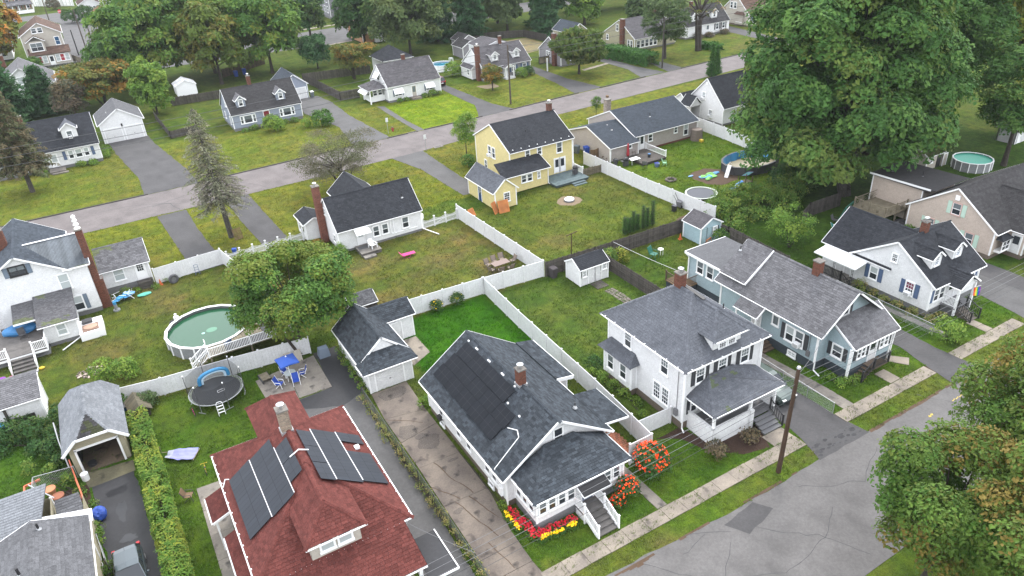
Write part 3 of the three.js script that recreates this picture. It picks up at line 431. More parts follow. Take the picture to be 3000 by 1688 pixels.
function patch(name,pts,y,m,parent,o={}){
HARD.push(pts);
const q=[],step=o.step||0.8,amp=o.amp??0.05;
for(let i=0;i<pts.length;i++){const a=pts[i],b=pts[(i+1)%pts.length],L=Math.hypot(b[0]-a[0],b[1]-a[1]),n=Math.max(1,Math.round(L/step)),nx=-(b[1]-a[1])/L,nz=(b[0]-a[0])/L;for(let k=0;k<n;k++){const t=k/n,d=k?(vnoise(a[0]*3+L*t*1.7,a[1]*3+k*0.9,17)-0.5)*2*amp:0;q.push([lerp(a[0],b[0],t)+nx*d,lerp(a[1],b[1],t)+nz*d]);}}
const mb=new MB();mb.poly(q,y,o.k);const r=mb.build(name,m,parent);if(!parent)r.userData.kind='structure';return r;
}
function ribbon(mb,pts,w,y,k){for(let i=0;i+1<pts.length;i++){const a=pts[i],b=pts[i+1],L=Math.hypot(b[0]-a[0],b[1]-a[1])||1,nx=-(b[1]-a[1])/L*w/2,nz=(b[0]-a[0])/L*w/2,f=0.5+vnoise(i*0.7,a[0],3);mb.quad([a[0]-nx*f,y,a[1]-nz*f],[b[0]-nx*f,y,b[1]-nz*f],[b[0]+nx*f,y,b[1]+nz*f],[a[0]+nx*f,y,a[1]+nz*f],k);}}
function wander(a,b,amp,n=0,s=1){const L=Math.hypot(b[0]-a[0],b[1]-a[1]),m=n||Math.max(4,Math.round(L/0.35)),nx=-(b[1]-a[1])/L,nz=(b[0]-a[0])/L,q=[];for(let i=0;i<=m;i++){const t=i/m,d=((fbm(t*L*0.5+s*31,s*7.7,4,19)-0.5)*2)*amp*Math.min(1,Math.min(t,1-t)*6);q.push([lerp(a[0],b[0],t)+nx*d,lerp(a[1],b[1],t)+nz*d]);}return q;}
const inPoly=(P,x,z)=>{let c=false;for(let i=0,j=P.length-1;i<P.length;j=i++)if((P[i][1]>z)!==(P[j][1]>z)&&x<(P[j][0]-P[i][0])*(z-P[i][1])/(P[j][1]-P[i][1])+P[i][0])c=!c;return c;};
const LAWN=[
[[[17,-57.3],[28.5,-57.3],[28.6,-44],[18,-44]],[0.062,0.165,0.012],[0.050,0.135,0.010],0.2],
[[[10,-74.5],[34.8,-75],[34.8,-57.2],[16,-57.6],[10,-62]],[0.165,0.165,0.045],[0.215,0.155,0.060],0.75],
[[[28.8,-57],[41.5,-57],[41.5,-31],[28,-31]],[0.105,0.150,0.034],[0.140,0.155,0.042],0.5],
[[[34.8,-77],[58,-77],[58,-56.2],[34.8,-56.2]],[0.155,0.168,0.038],[0.195,0.170,0.055],0.55],
[[[58,-81],[84,-81],[84,-58],[58,-58]],[0.135,0.190,0.026],[0.160,0.180,0.035],0.45],
[[[-16,-80],[9,-80],[9,-58],[-16,-58]],[0.135,0.155,0.036],[0.185,0.150,0.055],0.55],
[[[-5,-58],[5.3,-58],[5.3,-40],[-0.5,-28],[-5,-28]],[0.092,0.150,0.022],[0.14,0.16,0.035],0.4],
[[[-30,-58],[-5,-58],[-5,-28],[-30,-28]],[0.075,0.135,0.020],[0.10,0.145,0.028],0.4],
[[[41.5,-56],[57,-56],[57,-31],[41.5,-31]],[0.090,0.135,0.028],[0.14,0.145,0.04],0.5],
[[[57,-60],[110,-60],[110,-31],[57,-31]],[0.072,0.120,0.024],[0.09,0.13,0.03],0.4],
[[[10,-31],[70,-31],[70,-26],[10,-26]],[0.088,0.150,0.022],[0.12,0.155,0.03],0.4],
[[[0,-24.9],[90,-24.9],[90,-23],[0,-23]],[0.135,0.175,0.030],[0.175,0.165,0.045],0.6],
[[[-60,-101],[140,-105],[140,-82],[-60,-80]],[0.215,0.205,0.036],[0.245,0.195,0.058],0.5],
[[[46.2,-129],[60,-129],[60,-110.5],[46.2,-110.5]],[0.235,0.280,0.024],[0.255,0.275,0.035],0.4],
[[[-60,-133],[35,-133],[35,-109.5],[-60,-109.5]],[0.20,0.21,0.040],[0.245,0.20,0.058],0.5],
[[[35,-133],[90,-133],[90,-110.5],[35,-110.5]],[0.20,0.21,0.040],[0.235,0.195,0.055],0.5],
[[[90,-145],[180,-140],[180,-112],[90,-112]],[0.155,0.175,0.040],[0.20,0.165,0.06],0.55],
];
function lawnCol(x,z){
const wx=x+(vnoise(x*0.7,z*0.7,2)-0.5)*0.8,wz=z+(vnoise(x*0.7,z*0.7,5)-0.5)*0.8,o=[0,0,0];
let A=[0.115,0.150,0.030],B=[0.15,0.15,0.045],pt=0.5;for(const L of LAWN)if(inPoly(L[0],wx,wz)){A=L[1];B=L[2];pt=L[3];break;}
const n1=fbm(x*0.16+40,z*0.16,4,11),n2=fbm(x*0.6,z*0.75,3,23),t=clamp((n1-0.5)*3.2*pt+(n2-0.5)*2.2*pt+0.36,0,1),dk=1+(fbm(x*1.1+7,z*0.8,3,37)-0.5)*0.4+(fbm(x*0.25,z*0.25+50,2,61)-0.5)*0.3;
for(let c=0;c<3;c++)o[c]=lerp(A[c],B[c],t)*dk*[0.75,0.94,0.70][c];
if(pt>0.5){const br=clamp((fbm(x*0.22+3,z*0.3+9,4,91)-(pt>0.7?0.53:0.62))*6,0,1)*0.55;o[0]=lerp(o[0],0.20,br);o[1]=lerp(o[1],0.155,br);o[2]=lerp(o[2],0.07,br);}
return o;
}
{
const xs=[],zs=[];for(let x=-60;x<150;x+=0.75)xs.push(x);for(const x of[-1100,-500,-250,-140,-90])xs.push(x);for(const x of[150,170,200,260,400,700,1200])xs.push(x);xs.sort((a,b)=>a-b);
for(let z=-150;z<0;z+=0.75)zs.push(z);for(let z=-300;z<-150;z+=3)zs.push(z);for(const z of[-1300,-900,-600,-450,-370,0,10,60,200])zs.push(z);zs.sort((a,b)=>a-b);
const nx=xs.length,nz=zs.length,P=new Float32Array(nx*nz*3),C=new Float32Array(nx*nz*3),U=new Float32Array(nx*nz*2),I=[];
for(let j=0;j<nz;j++)for(let i=0;i<nx;i++){
const x=xs[i],z=zs[j],k=j*nx+i;P[3*k]=x;P[3*k+1]=0;P[3*k+2]=z;U[2*k]=x;U[2*k+1]=-z;
const c3=lawnCol(x,z);C.set(c3,3*k);
}
for(let j=0;j+1<nz;j++)for(let i=0;i+1<nx;i++){const a=j*nx+i;I.push(a,a+nx,a+1,a+1,a+nx,a+nx+1);}
const g=new THREE.BufferGeometry();g.setAttribute('position',new THREE.BufferAttribute(P,3));g.setAttribute('color',new THREE.BufferAttribute(C,3));g.setAttribute('uv',new THREE.BufferAttribute(U,2));g.setIndex(I);g.computeVertexNormals();
const m=new THREE.Mesh(g,M.ground);m.name='ground';m.receiveShadow=true;m.userData.kind='structure';scene.add(m);
}
const street=patch('road',[[-40,-23.4],[10,-23.55],[18,-23.6],[22,-23.4],[31,-23.1],[36,-23.3],[55,-23.15],[130,-23.1],[130,-15.5],[34.5,-15.5],[30.6,-15.4],[-40,-15.4]],0.02,M.roadF,null,{amp:0.13,step:0.9});
patch('road_patch',[[26.6,-22.6],[29.5,-23.0],[30.2,-21.9],[27.4,-21.2]],0.026,M.asphalt,street,{amp:0.08});
patch('road_patch',[[52.4,-20.8],[54.5,-21.0],[55.2,-19.4],[53.4,-18.6],[52.2,-19.6]],0.026,M.asphaltMid,street,{amp:0.03});
{const c=new MB();[[[20.5,-23],[23.5,-19.6]],[[23.5,-19.6],[27,-18]],[[23.5,-19.6],[26,-21.4]],[[27,-18],[31,-18.5]],[[31,-18.5],[33.4,-19.9]],[[31,-18.5],[32.2,-16.2]],[[33.0,-22.3],[37,-20.2]],[[19.6,-20.2],[21.6,-16.2]],[[18.4,-20.7],[19.6,-20.2]],[[48,-24],[50.6,-19.4]],[[22.9,-22.3],[25.1,-22.7]],[[40.5,-21.9],[37,-20.2]],[[24,-23.3],[26.6,-22.0]],[[28,-21.6],[30,-19.6]],[[30,-19.6],[31,-18.5]],[[36,-17.2],[40,-16.6]]].forEach(([a,b],i)=>ribbon(c,wander(a,b,0.35,0,i+1),0.035,0.027));c.build('road_crack',M.tar,street,'stuff');}
{const arrow=(x,z,a,L,m)=>{const q=new MB(),d=[Math.cos(a),-Math.sin(a)],n=[-d[1],d[0]],P=(s,t)=>[x+d[0]*s+n[0]*t,0.028,z+d[1]*s+n[1]*t];q.quad(P(-L/2+0.15,-0.035),P(L/2-0.15,-0.035),P(L/2-0.15,0.035),P(-L/2+0.15,0.035));for(const s of[-1,1])q.tri(P(s*L/2,0),P(s*(L/2-0.2),0.13),P(s*(L/2-0.2),-0.13));q.build('utility_mark',m,street);};
arrow(53.2,-22.4,0.15,0.9,M.mark);arrow(46.6,-21.9,0.15,0.6,M.mark);arrow(51.0,-22.1,0.15,0.7,M.mark);
const q=new MB();for(let i=0;i<7;i++)q.box(49.4+i*0.22,49.56+i*0.22,0.021,0.027,-22.05-(i%2)*0.05,-21.98-(i%2)*0.05);for(let i=0;i<6;i++)q.box(50.2+i*0.2,50.27+i*0.2,0.021,0.027,-21.6+i*0.28,-21.35+i*0.28);q.build('utility_mark',M.mark,street);const w=new MB();w.bar([55.3,0.027,-22.9],[55.0,0.027,-22.4],0.09,0.008).bar([55.0,0.027,-22.4],[56.4,0.027,-21.9],0.09,0.008);w.build('utility_mark',M.markWhite,street);}
{const d=new MB();for(let x=14;x<62;x+=0.5){if(x>36&&x<41.4||x>51.5&&x<55)continue;const w=0.75*Math.max(0,fbm(x*0.45,3,3,77)-0.38);if(w<0.03)continue;d.quad([x,0.023,-23.35],[x+0.5,0.023,-23.35],[x+0.5,0.023,-23.25+w*0.7],[x,0.023,-23.25+w*0.7],0.9+0.3*rnd());}const o=d.build('road_edge',M.dirt,null,'structure');}
const roadU=patch('road',[[-300,-100.6],[-60,-100.4],[-5,-100.5],[22,-100.6],[40.5,-101.3],[68,-103.3],[95,-104.5],[140,-106.5],[220,-110],[220,-118],[126,-114],[104,-113.1],[58,-110.9],[40,-110.6],[3,-109.5],[-12,-109.6],[-60,-109.6],[-300,-109.6]],0.02,M.roadU,null,{amp:0.08,step:1.5});
{const c=new MB();[[[-3,-107],[2,-106]],[[2,-106],[6.5,-103]],[[3,-104.2],[7.5,-106]],[[0,-104.8],[5,-104.4]],[[5,-104.4],[6,-100.8]],[[38,-105],[42,-102.6]],[[46,-110],[47.5,-104]],[[62,-107],[70,-106.4]],[[66,-110],[68,-104]],[[76,-111],[79,-105]],[[26,-106],[32,-104.4]],[[84,-109],[90,-108]],[[14,-108],[18,-101]]].forEach(([a,b],i)=>ribbon(c,wander(a,b,0.45,0,i+40),0.075,0.027));c.build('road_crack',M.tar,roadU,'stuff');}
{const k=new MB();const far=[[-60,-109.75],[-12,-109.75],[2.8,-109.65],[3.1,-109.65]],seg=(P)=>{for(let i=0;i+1<P.length;i++)k.bar([P[i][0],0.05,P[i][1]],[P[i+1][0],0.05,P[i+1][1]],0.22,0.14);};seg(far);seg([[9.8,-109.75],[34.4,-110.7]]);seg([[39.6,-110.75],[45,-110.85]]);seg([[46.3,-110.9],[57.3,-111.05]]);seg([[62.9,-111.2],[78.3,-112.2]]);seg([[83.3,-112.4],[94.8,-113.0]]);seg([[104.2,-113.3],[126,-114.2],[170,-116]]);k.build('kerb',M.curb).userData.kind='structure';}
for(const[x,z]of[[44.0,-110.75],[44.3,-101.5]]){const f=thing('storm_drain',z<-105?'storm drain grate in the kerb near the fire hydrant':'storm drain grate at the near edge of the upper road','drain',x,0,z);const m=new MB();m.box(-0.75,0.75,0.02,0.06,-0.45,0.45);m.build('surround',M.concrete,f);const g=new MB();for(let i=0;i<8;i++)g.box(-0.55+i*0.14,-0.47+i*0.14,0.06,0.075,-0.3,0.3);g.build('grate',M.darkgrey,f);}
patch('road',[[-120,-200],[-5,-199.4],[62,-194],[160,-196],[160,-206],[72,-217.2],[56,-216.4],[-9,-212.6],[-120,-212]],0.02,M.asphaltMid,null,{amp:0.1,step:3});
patch('road',[[10,-205],[13,-240],[9,-300],[4,-332],[-8,-332],[-1,-300],[-1.5,-250],[-3,-205]],0.024,M.asphaltMid,null,{amp:0.2,step:3});
patch('road',[[-80,-346],[-8,-332],[6,-332],[60,-335],[60,-322],[5,-318],[-8,-318],[-80,-330]],0.022,M.asphaltMid,null,{amp:0.2,step:3});
for(const P of[[[-60,-216.5],[-1,-214.2],[-1,-215.6],[-60,-217.8]],[[20,-219.2],[100,-221.5],[100,-222.9],[20,-220.6]],[[-30,-196.4],[-1,-197.2],[-1,-198.2],[-30,-197.4]],[[54,-192.6],[64,-193.6],[64,-194.7],[54,-193.7]]])patch('sidewalk',P,0.03,M.walk,null,{amp:0.03});
{const G=new THREE.Group();G.name='sidewalk';G.userData.kind='structure';scene.add(G);
for(const[a,b]of[[14.9,36.7],[41.0,51.9],[54.9,64.2]]){let x=a;while(x<b-0.3){const x1=Math.min(b,x+rr(1.42,1.62)),y=0.055+rr(-0.012,0.012),m=new MB(),t=rr(-0.01,0.01),g=0.012,z0=-25.86+rr(-0.02,0.02),z1=-24.76+rr(-0.02,0.02);m.hexa([[x+g,-0.05,z1],[x1-g,-0.05,z1],[x1-g,-0.05,z0],[x+g,-0.05,z0],[x+g,y+t,z1],[x1-g,y-t,z1],[x1-g,y-t,z0],[x+g,y+t,z0]],0.93+0.14*rnd());m.build('paving_slab',M.walk,G);x=x1;}}
const d=new MB();for(const[a,b]of[[14.9,36.7],[41.0,51.9],[54.9,64.2]])d.quad([a,0.022,-24.8],[b,0.022,-24.8],[b,0.022,-25.82],[a,0.022,-25.82],0.6);d.build('joint',M.dirt,G);
}
function slabs(name,m,list,y=0.04,parent){HARD.push(...list);const G=parent||new THREE.Group();if(!parent){G.name=numbered(name);G.userData.kind='structure';scene.add(G);}for(const P of list){const q=new MB(),cx=P.reduce((s,p)=>s+p[0],0)/P.length,cz=P.reduce((s,p)=>s+p[1],0)/P.length,s=P.map(([x,z])=>[x+(cx-x)*0.006+Math.sign(cx-x)*0.012,z+Math.sign(cz-z)*0.012]);q.poly(s,y+rr(-0.008,0.008),0.92+0.16*rnd(),-0.02);q.build('concrete_slab',m,G);}return G;}
const drv=slabs('driveway',M.driveC,[[[12.75,-48.3],[15.9,-48.3],[15.7,-44.0],[12.45,-44.7]],[[12.45,-44.7],[15.7,-44.0],[15.7,-42.0],[12.45,-41.4]],[[12.45,-41.4],[15.7,-42.0],[15.7,-38.1],[12.45,-38.2]],[[12.45,-38.2],[15.7,-38.1],[15.7,-33.8],[12.35,-33.9]],[[12.35,-33.9],[15.7,-33.8],[15.1,-29.6],[12.3,-29.7]],[[12.3,-29.7],[15.1,-29.6],[15.0,-26.9],[12.2,-26.9]],[[12.2,-26.9],[15.0,-26.9],[15.2,-23.5],[12.0,-23.5]]]);
{const c=new MB();[[[13.6,-38.1],[14.6,-33.9]],[[13.2,-33.8],[14.2,-29.7]],[[14.2,-33.8],[15.0,-31]],[[12.5,-44.6],[14.8,-42.6]],[[12.4,-36],[13.6,-33.9]],[[13,-26.9],[14.4,-24]],[[13.4,-29.6],[13.8,-27]]].forEach(([a,b],i)=>ribbon(c,wander(a,b,0.25,0,i+60),0.05,0.053));c.build('crack',M.dirt,drv,'stuff');
const s=new MB();for(const[x,z,r,q]of[[13.3,-42.2,0.75,0.9],[14.2,-40.3,0.95,0.7],[14.0,-41.2,0.5,0.5],[14.9,-37.6,0.4,0.3],[13.0,-33.0,0.35,0.5],[14.3,-47.4,1.0,0.6],[13.4,-34.6,0.3,0.25]]){const P=[];for(let i=0;i<18;i++){const a=i/18*6.283,f=0.65+0.7*vnoise(Math.cos(a)*1.5+x,Math.sin(a)*1.5+z,8);P.push([x+Math.cos(a)*r*f,z+Math.sin(a)*r*f*q*1.3]);}s.poly(P,0.054,0.8+0.3*rnd());}s.build('oil_stain',mat(0.17,0.15,0.14,{map:T.concrete,transparent:true,opacity:0.3,roughness:0.8}),drv,'stuff');}
slabs('patio',M.concrete,[[[5.1,-55.8],[7.7,-56.2],[7.7,-53.6],[5.2,-53.5]],[[7.7,-56.2],[10.5,-56.7],[10.45,-53.7],[7.7,-53.6]],[[5.2,-53.5],[7.7,-53.6],[7.6,-51.25],[5.35,-51.2]],[[7.7,-53.6],[10.45,-53.7],[10.4,-51.2],[7.6,-51.25]]]);
slabs('patio',M.walk,[[[17.4,-54.3],[19.4,-54.2],[19.4,-51.1],[17.3,-50.0]]]);
slabs('path',M.concrete,[[[-1.6,-45.2],[0,-45.1],[0,-42.6],[-1.6,-42.7]],[[-1.6,-42.7],[0,-42.6],[0,-40.1],[-1.6,-40.1]],[[-1.6,-40.1],[-0.1,-40.1],[-0.1,-37.8],[-1.6,-37.7]],[[-1.6,-37.7],[-0.1,-37.8],[-0.3,-35.2],[-1.6,-35.2]],[[-1.6,-35.2],[-0.3,-35.2],[-0.3,-32],[-1.6,-32]]]);
patch('driveway',[[7.2,-51.1],[10.3,-51.2],[10.6,-57],[12.6,-57],[12.3,-48],[11.9,-42],[11.9,-36],[11.5,-27],[9.0,-27],[8.6,-31],[9.3,-40],[7.6,-46]],0.012,M.asphaltMid,null,{amp:0.06});
patch('driveway',[[7.4,-51.0],[10.3,-51.2],[10.6,-57],[12.6,-57],[12.2,-49.0],[10.2,-48.2],[7.6,-49.6]],0.018,M.asphaltDark,null,{amp:0.12});
patch('driveway',[[-8.0,-50.0],[-5.2,-50.0],[-4.6,-38.5],[-4.4,-30],[-7.4,-30],[-7.6,-41],[-7.9,-47.8]],0.014,M.asphaltDark,null,{amp:0.14});
{const s=new MB();for(const[x,z,a,b]of[[-6.6,-48.2,0.7,0.5],[-6.4,-46.0,0.4,1.0],[-6.2,-43.0,0.5,0.4],[-6.2,-41.2,0.55,0.5]]){const P=[];for(let i=0;i<20;i++){const t=i/20*6.283,f=0.6+0.8*vnoise(Math.cos(t)*2+x,Math.sin(t)*2+z,8);P.push([x+Math.cos(t)*a*f,z+Math.sin(t)*b*f]);}s.poly(P,0.021);}s.build('damp_patch',M.asphaltWet,null,'structure');}
patch('apron',[[-8.6,-51.6],[-5.1,-51.1],[-5.1,-49.8],[-8.2,-49.7]],0.022,mat(0.16,0.145,0.09,{map:T.concrete,roughness:1}),null,{amp:0.1});
patch('driveway',[[37.0,-34],[40.9,-34],[41.0,-25.9],[41.4,-23.2],[36.2,-23.2],[36.7,-24.7],[37.2,-27]],0.024,M.asphalt,null,{amp:0.06});
patch('driveway',[[51.3,-36],[54.6,-36],[55.0,-30],[54.8,-26.9],[55.2,-23.1],[51.4,-23.0],[52.0,-26.3],[52.6,-28.7]],0.024,M.asphalt,null,{amp:0.06});
patch('driveway',[[66.2,-40],[72.0,-40],[72.2,-31],[71.8,-23.1],[64.6,-23.1],[65.9,-30]],0.024,M.asphaltMid,null,{amp:0.06});
patch('driveway',[[69.2,-40],[72.2,-40],[72.2,-31],[71.8,-24.0],[69.6,-24.0]],0.03,M.asphalt,null,{amp:0.06});
patch('driveway',[[3.1,-100.2],[6.7,-100.3],[6.9,-92],[7.7,-80.4],[4.4,-80.2],[3.6,-92]],0.026,M.asphalt,null,{amp:0.08});
patch('driveway',[[11.8,-100.4],[14.9,-100.5],[15.2,-90],[15.6,-81.4],[12.6,-81.3],[11.9,-92]],0.026,M.asphalt,null,{amp:0.08});
patch('driveway',[[0.3,-143.6],[6.8,-143.0],[7.2,-135],[9.6,-117],[10.1,-109.8],[2.6,-109.6],[2.8,-118],[1.2,-132]],0.026,M.asphalt,null,{amp:0.15});
patch('driveway',[[35.4,-145.6],[38.8,-145.4],[39.6,-139],[39.2,-128],[40.2,-110.7],[33.8,-110.6],[35.4,-122],[33.0,-134.6],[34,-144]],0.026,M.asphaltMid,null,{amp:0.12});
patch('path',[[45.2,-129.8],[46.4,-128.9],[46.0,-118],[46.3,-110.9],[45.0,-110.9],[45.0,-118]],0.02,M.asphaltMid,null,{amp:0.05});
patch('driveway',[[60.0,-146],[62.2,-146],[62.0,-133],[62.5,-117],[64,-111.1],[56.6,-110.9],[59.6,-118],[59.8,-132]],0.026,M.asphalt,null,{amp:0.1});
patch('driveway',[[81.0,-136],[83.2,-136],[82.8,-122],[84,-112.4],[77.6,-112.1],[79.0,-120],[80.2,-130]],0.026,M.asphalt,null,{amp:0.1});
patch('driveway',[[96.2,-131],[99,-131],[98.8,-120],[100,-113.2],[93.8,-113],[96,-120]],0.026,M.asphaltMid,null,{amp:0.1});
patch('path',[[89,-125.2],[96.2,-126.6],[96.3,-127.6],[89,-126.4]],0.02,M.walk,null,{amp:0.03});
patch('driveway',[[102.6,-121],[105,-120.6],[104.8,-113.2],[100.6,-113.1]],0.026,M.asphaltMid,null,{amp:0.1});
patch('driveway',[[136.8,-138],[141.5,-138],[139,-121],[138,-114.8],[132.6,-114.4],[135,-121]],0.026,M.asphalt,null,{amp:0.1});
patch('driveway',[[38.4,-81.5],[42,-81.5],[41.2,-88],[41.6,-101.4],[36.4,-101.1],[38.0,-94]],0.026,M.asphaltMid,null,{amp:0.08});
patch('path',[[41.4,-36],[42.6,-36],[43.2,-27.9],[43.2,-25.9],[42.1,-25.9],[42,-30]],0.02,M.concrete,null,{amp:0.04});
patch('path',[[56.6,-36],[57.3,-36],[57.6,-27.4],[56.9,-27.4]],0.02,M.concreteGrey,null,{amp:0.04});
slabs('path',M.walk,[[[60.3,-27.7],[61.3,-27.7],[61.3,-26.8],[60.3,-26.8]],[[60.3,-26.8],[61.3,-26.8],[61.3,-25.9],[60.3,-25.9]]]);
slabs('path',M.walk,[[[34.7,-27.1],[36.7,-27.1],[36.7,-25.9],[34.7,-25.9]],[[47.6,-27.4],[48.8,-27.4],[48.8,-25.9],[47.6,-25.9]],[[49.2,-29],[50.2,-29],[51.8,-27.2],[50.9,-26.6]]]);
slabs('path',M.concrete,[[[23.9,-31],[24.7,-31],[24.75,-28.4],[23.95,-28.4]],[[23.95,-28.4],[24.75,-28.4],[24.8,-25.9],[24,-25.9]]]);
{
const G=patch('path',[[24.4,-34.4],[26.4,-34.4],[25.8,-30.4],[24.5,-30.4]],0.012,M.dirt,null,{amp:0.03});const b=new MB();for(let i=0;i<9;i++)for(let j=0;j<16;j++){if(rnd()<0.05)continue;const x=24.5+i*0.21+(j%2)*0.1,z=-33.8+j*0.2;b.box(x,x+0.195,0.012,0.04+rr(0,0.012),z,z+0.185,br());}b.build('brick',M.terracotta,G,'stuff');}
{
const G=new THREE.Group();G.name=numbered('path');G.userData.kind='structure';scene.add(G);
for(let j=0;j<15;j++)for(let i=0;i<3;i++){const t=j/14,x=lerp(38.25,38.0,t)+i*0.36+rr(-0.04,0.04)+Math.sin(t*2.4)*0.25,z=lerp(-50.7,-46.6,t)+rr(-0.03,0.03),w=rr(0.26,0.33),d=rr(0.2,0.27),m=new MB();m.hexa([[x,0,z+d],[x+w,0,z+d+rr(-0.03,0.03)],[x+w+rr(-0.03,0.03),0,z],[x,0,z],[x+0.01,0.05,z+d],[x+w,0.05,z+d],[x+w,0.05,z],[x+0.01,0.05,z]],0.75+0.5*rnd());m.build('stone',M.stone,G);}
const r=new MB();for(let i=0;i<7;i++)r.box(37.9+i*0.2,38.08+i*0.2,0.02,0.06+(6-i)*0,-52.6,-51.3,0.8+0.4*rnd());const R=r.build('plank',M.woodGrey,G);}
patch('bare_earth',[[65.2,-67.6],[66.5,-69.2],[69,-69.4],[70.8,-67.5],[71,-65.2],[69.5,-63.7],[66.8,-63.6],[65.4,-65]],0.012,M.dirt,null,{amp:0.2});
patch('bare_earth',[[55,-59.2],[57.7,-59.8],[57.8,-56.6],[54.6,-56.6]],0.012,M.dirt,null,{amp:0.25});
patch('flower_bed',[[31.2,-28.4],[36.6,-28.4],[35.0,-27.2],[34.4,-26.0],[32.4,-26.5],[31.2,-27.6]],0.014,M.mulch,null,{amp:0.08});
patch('flower_bed',[[28.3,-31.2],[30.6,-31.2],[31.2,-28.6],[30.4,-28.4],[29.8,-30.2]],0.014,M.mulch,null,{amp:0.1});
patch('fire_circle',Array.from({length:22},(_,i)=>{const a=i/22*6.283,r=1.55+0.22*vnoise(i,3,5);return[48.3+Math.cos(a)*r,-71.5+Math.sin(a)*r*0.92];}),0.012,M.sand,null,{amp:0.1});
patch('bare_earth',[[10.5,-57],[12.7,-57],[12.6,-49],[12.2,-49],[10.8,-53]],0.008,M.mulch,null,{amp:0.2});
patch('bare_earth',[[66.0,-129.6],[70,-129.4],[69.6,-126.6],[66.8,-126.4]],0.012,mat(0.25,0.19,0.11,{map:T.grit}),null,{amp:0.4});
patch('bare_earth',[[80,-165],[98,-163],[98,-150],[88,-147],[82,-150]],0.012,mat(0.22,0.18,0.08,{map:T.grass}),null,{amp:0.6,step:2});
patch('bare_earth',[[-9.6,-50.4],[-8.2,-50.2],[-8.1,-47.2],[-11,-47.2]],0.012,M.mulch,null,{amp:0.15});
{const c=new MB();[[[36.6,-24.6],[41.2,-24.4]],[[36.4,-23.9],[41.2,-23.8]],[[37.6,-27.6],[40.2,-25]],[[38.5,-30],[39.6,-26.6]],[[51.8,-24.2],[54.9,-24]],[[52.4,-27],[54.4,-25.6]]].forEach(([a,b],i)=>ribbon(c,wander(a,b,0.4,0,i+90),0.1,0.031));c.build('drive_crack',M.tar,null,'structure');const d=new MB();for(let i=0;i<34;i++){const x=rr(36.5,41.2),z=rr(-24.4,-23.5),r=rr(0.08,0.3);const q=[];for(let j=0;j<7;j++){const a=j/7*6.283;q.push([x+Math.cos(a)*r*rr(0.6,1.2),z+Math.sin(a)*r*0.6*rr(0.6,1.2)]);}d.poly(q,0.028+i*0.0002,0.6+0.7*rnd());}d.build('broken_asphalt',M.asphaltDark,null,'structure');}
{
const A=[],hb=HARD.map(P=>[Math.min(...P.map(p=>p[0])),Math.max(...P.map(p=>p[0])),Math.min(...P.map(p=>p[1])),Math.max(...P.map(p=>p[1])),P]);
const P=[],t=V(0,0,0),q=new THREE.Quaternion();for(let i=0;i<7;i++){const a=i*0.9,x=Math.cos(a*2.1)*0.05,z=Math.sin(a*2.1)*0.05,lx=Math.cos(a)*0.07,lz=Math.sin(a)*0.07,w=0.016;P.push(x-lz*0.25,0,z+lx*0.25,x+lz*0.25,0,z-lx*0.25,x+lx,0.085+0.03*(i%3),z+lz);}
const g=new THREE.BufferGeometry();g.setAttribute('position',new THREE.BufferAttribute(new Float32Array(P),3));g.computeVertexNormals();
for(const[x0,x1,z0,z1,den]of[[-16,66,-62,-22.9,15],[-16,84,-82,-62,9],[-20,70,-101,-82,5],[-20,70,-132,-110,4]]){const n=(x1-x0)*(z1-z0)*den;for(let i=0;i<n;i++){const x=rr(x0,x1),z=rr(z0,z1);if(fbm(x*0.5,z*0.5,2,3)<0.36)continue;let hit=false;for(const h of hb)if(x>h[0]-0.04&&x<h[1]+0.04&&z>h[2]&&z<h[3]&&inPoly(h[4],x,z)){hit=true;break;}if(!hit)A.push(x,z);}}
const n=A.length/2,im=new THREE.InstancedMesh(g,new THREE.MeshPhysicalMaterial({color:0xffffff,roughness:1,specularIntensity:0.15,side:THREE.DoubleSide}),n);im.name='grass_tufts';im.userData.kind='stuff';im.castShadow=im.receiveShadow=true;
for(let i=0;i<n;i++){const x=A[2*i],z=A[2*i+1],c=lawnCol(x,z),k=0.75+0.5*rnd(),s=0.7+0.7*rnd();_m.makeRotationY(rnd()*6.283);_m.scale(_s.set(s*1.2,s,s*1.2));_m.setPosition(x,0,z);im.setMatrixAt(i,_m);im.setColorAt(i,_c.setRGB(c[0]*k,c[1]*k,c[2]*k));}
tag(im,'short patchy lawn grass growing across all the yards','grass');scene.add(im);
}
const solarPanel=(h,roofFn,u0,u1,z0,z1,m,along)=>{
const b=h.mb(),g=0.012,s=Math.sign(u1-u0),y0=roofFn(u0+s*g)+0.12,y1=roofFn(u1-s*g)+0.12;b.hexa([[u0+s*g,y0,z1-g],[u1-s*g,y1,z1-g],[u1-s*g,y1,z0+g],[u0+s*g,y0,z0+g],[u0+s*g,y0+0.04,z1-g],[u1-s*g,y1+0.04,z1-g],[u1-s*g,y1+0.04,z0+g],[u0+s*g,y0+0.04,z0+g]]);
const P=b.build('solar_panel',m.frame||M.black,h.g);const c=h.mb(),n=2;const yy=(u)=>roofFn(u)+0.163;
for(let i=0;i<n;i++){const t0=lerp(u0,u1,(i+0.012)/n),t1=lerp(u0,u1,(i+0.988)/n);for(let j=0;j<3;j++){const a=lerp(z0,z1,(j+0.015)/3),e=lerp(z0,z1,(j+0.985)/3);c.quad([t0,yy(t0),e],[t1,yy(t1),e],[t1,yy(t1),a],[t0,yy(t0),a],0.9+0.2*rnd());}}
c.build('cell',m.cell,P,'stuff');
};
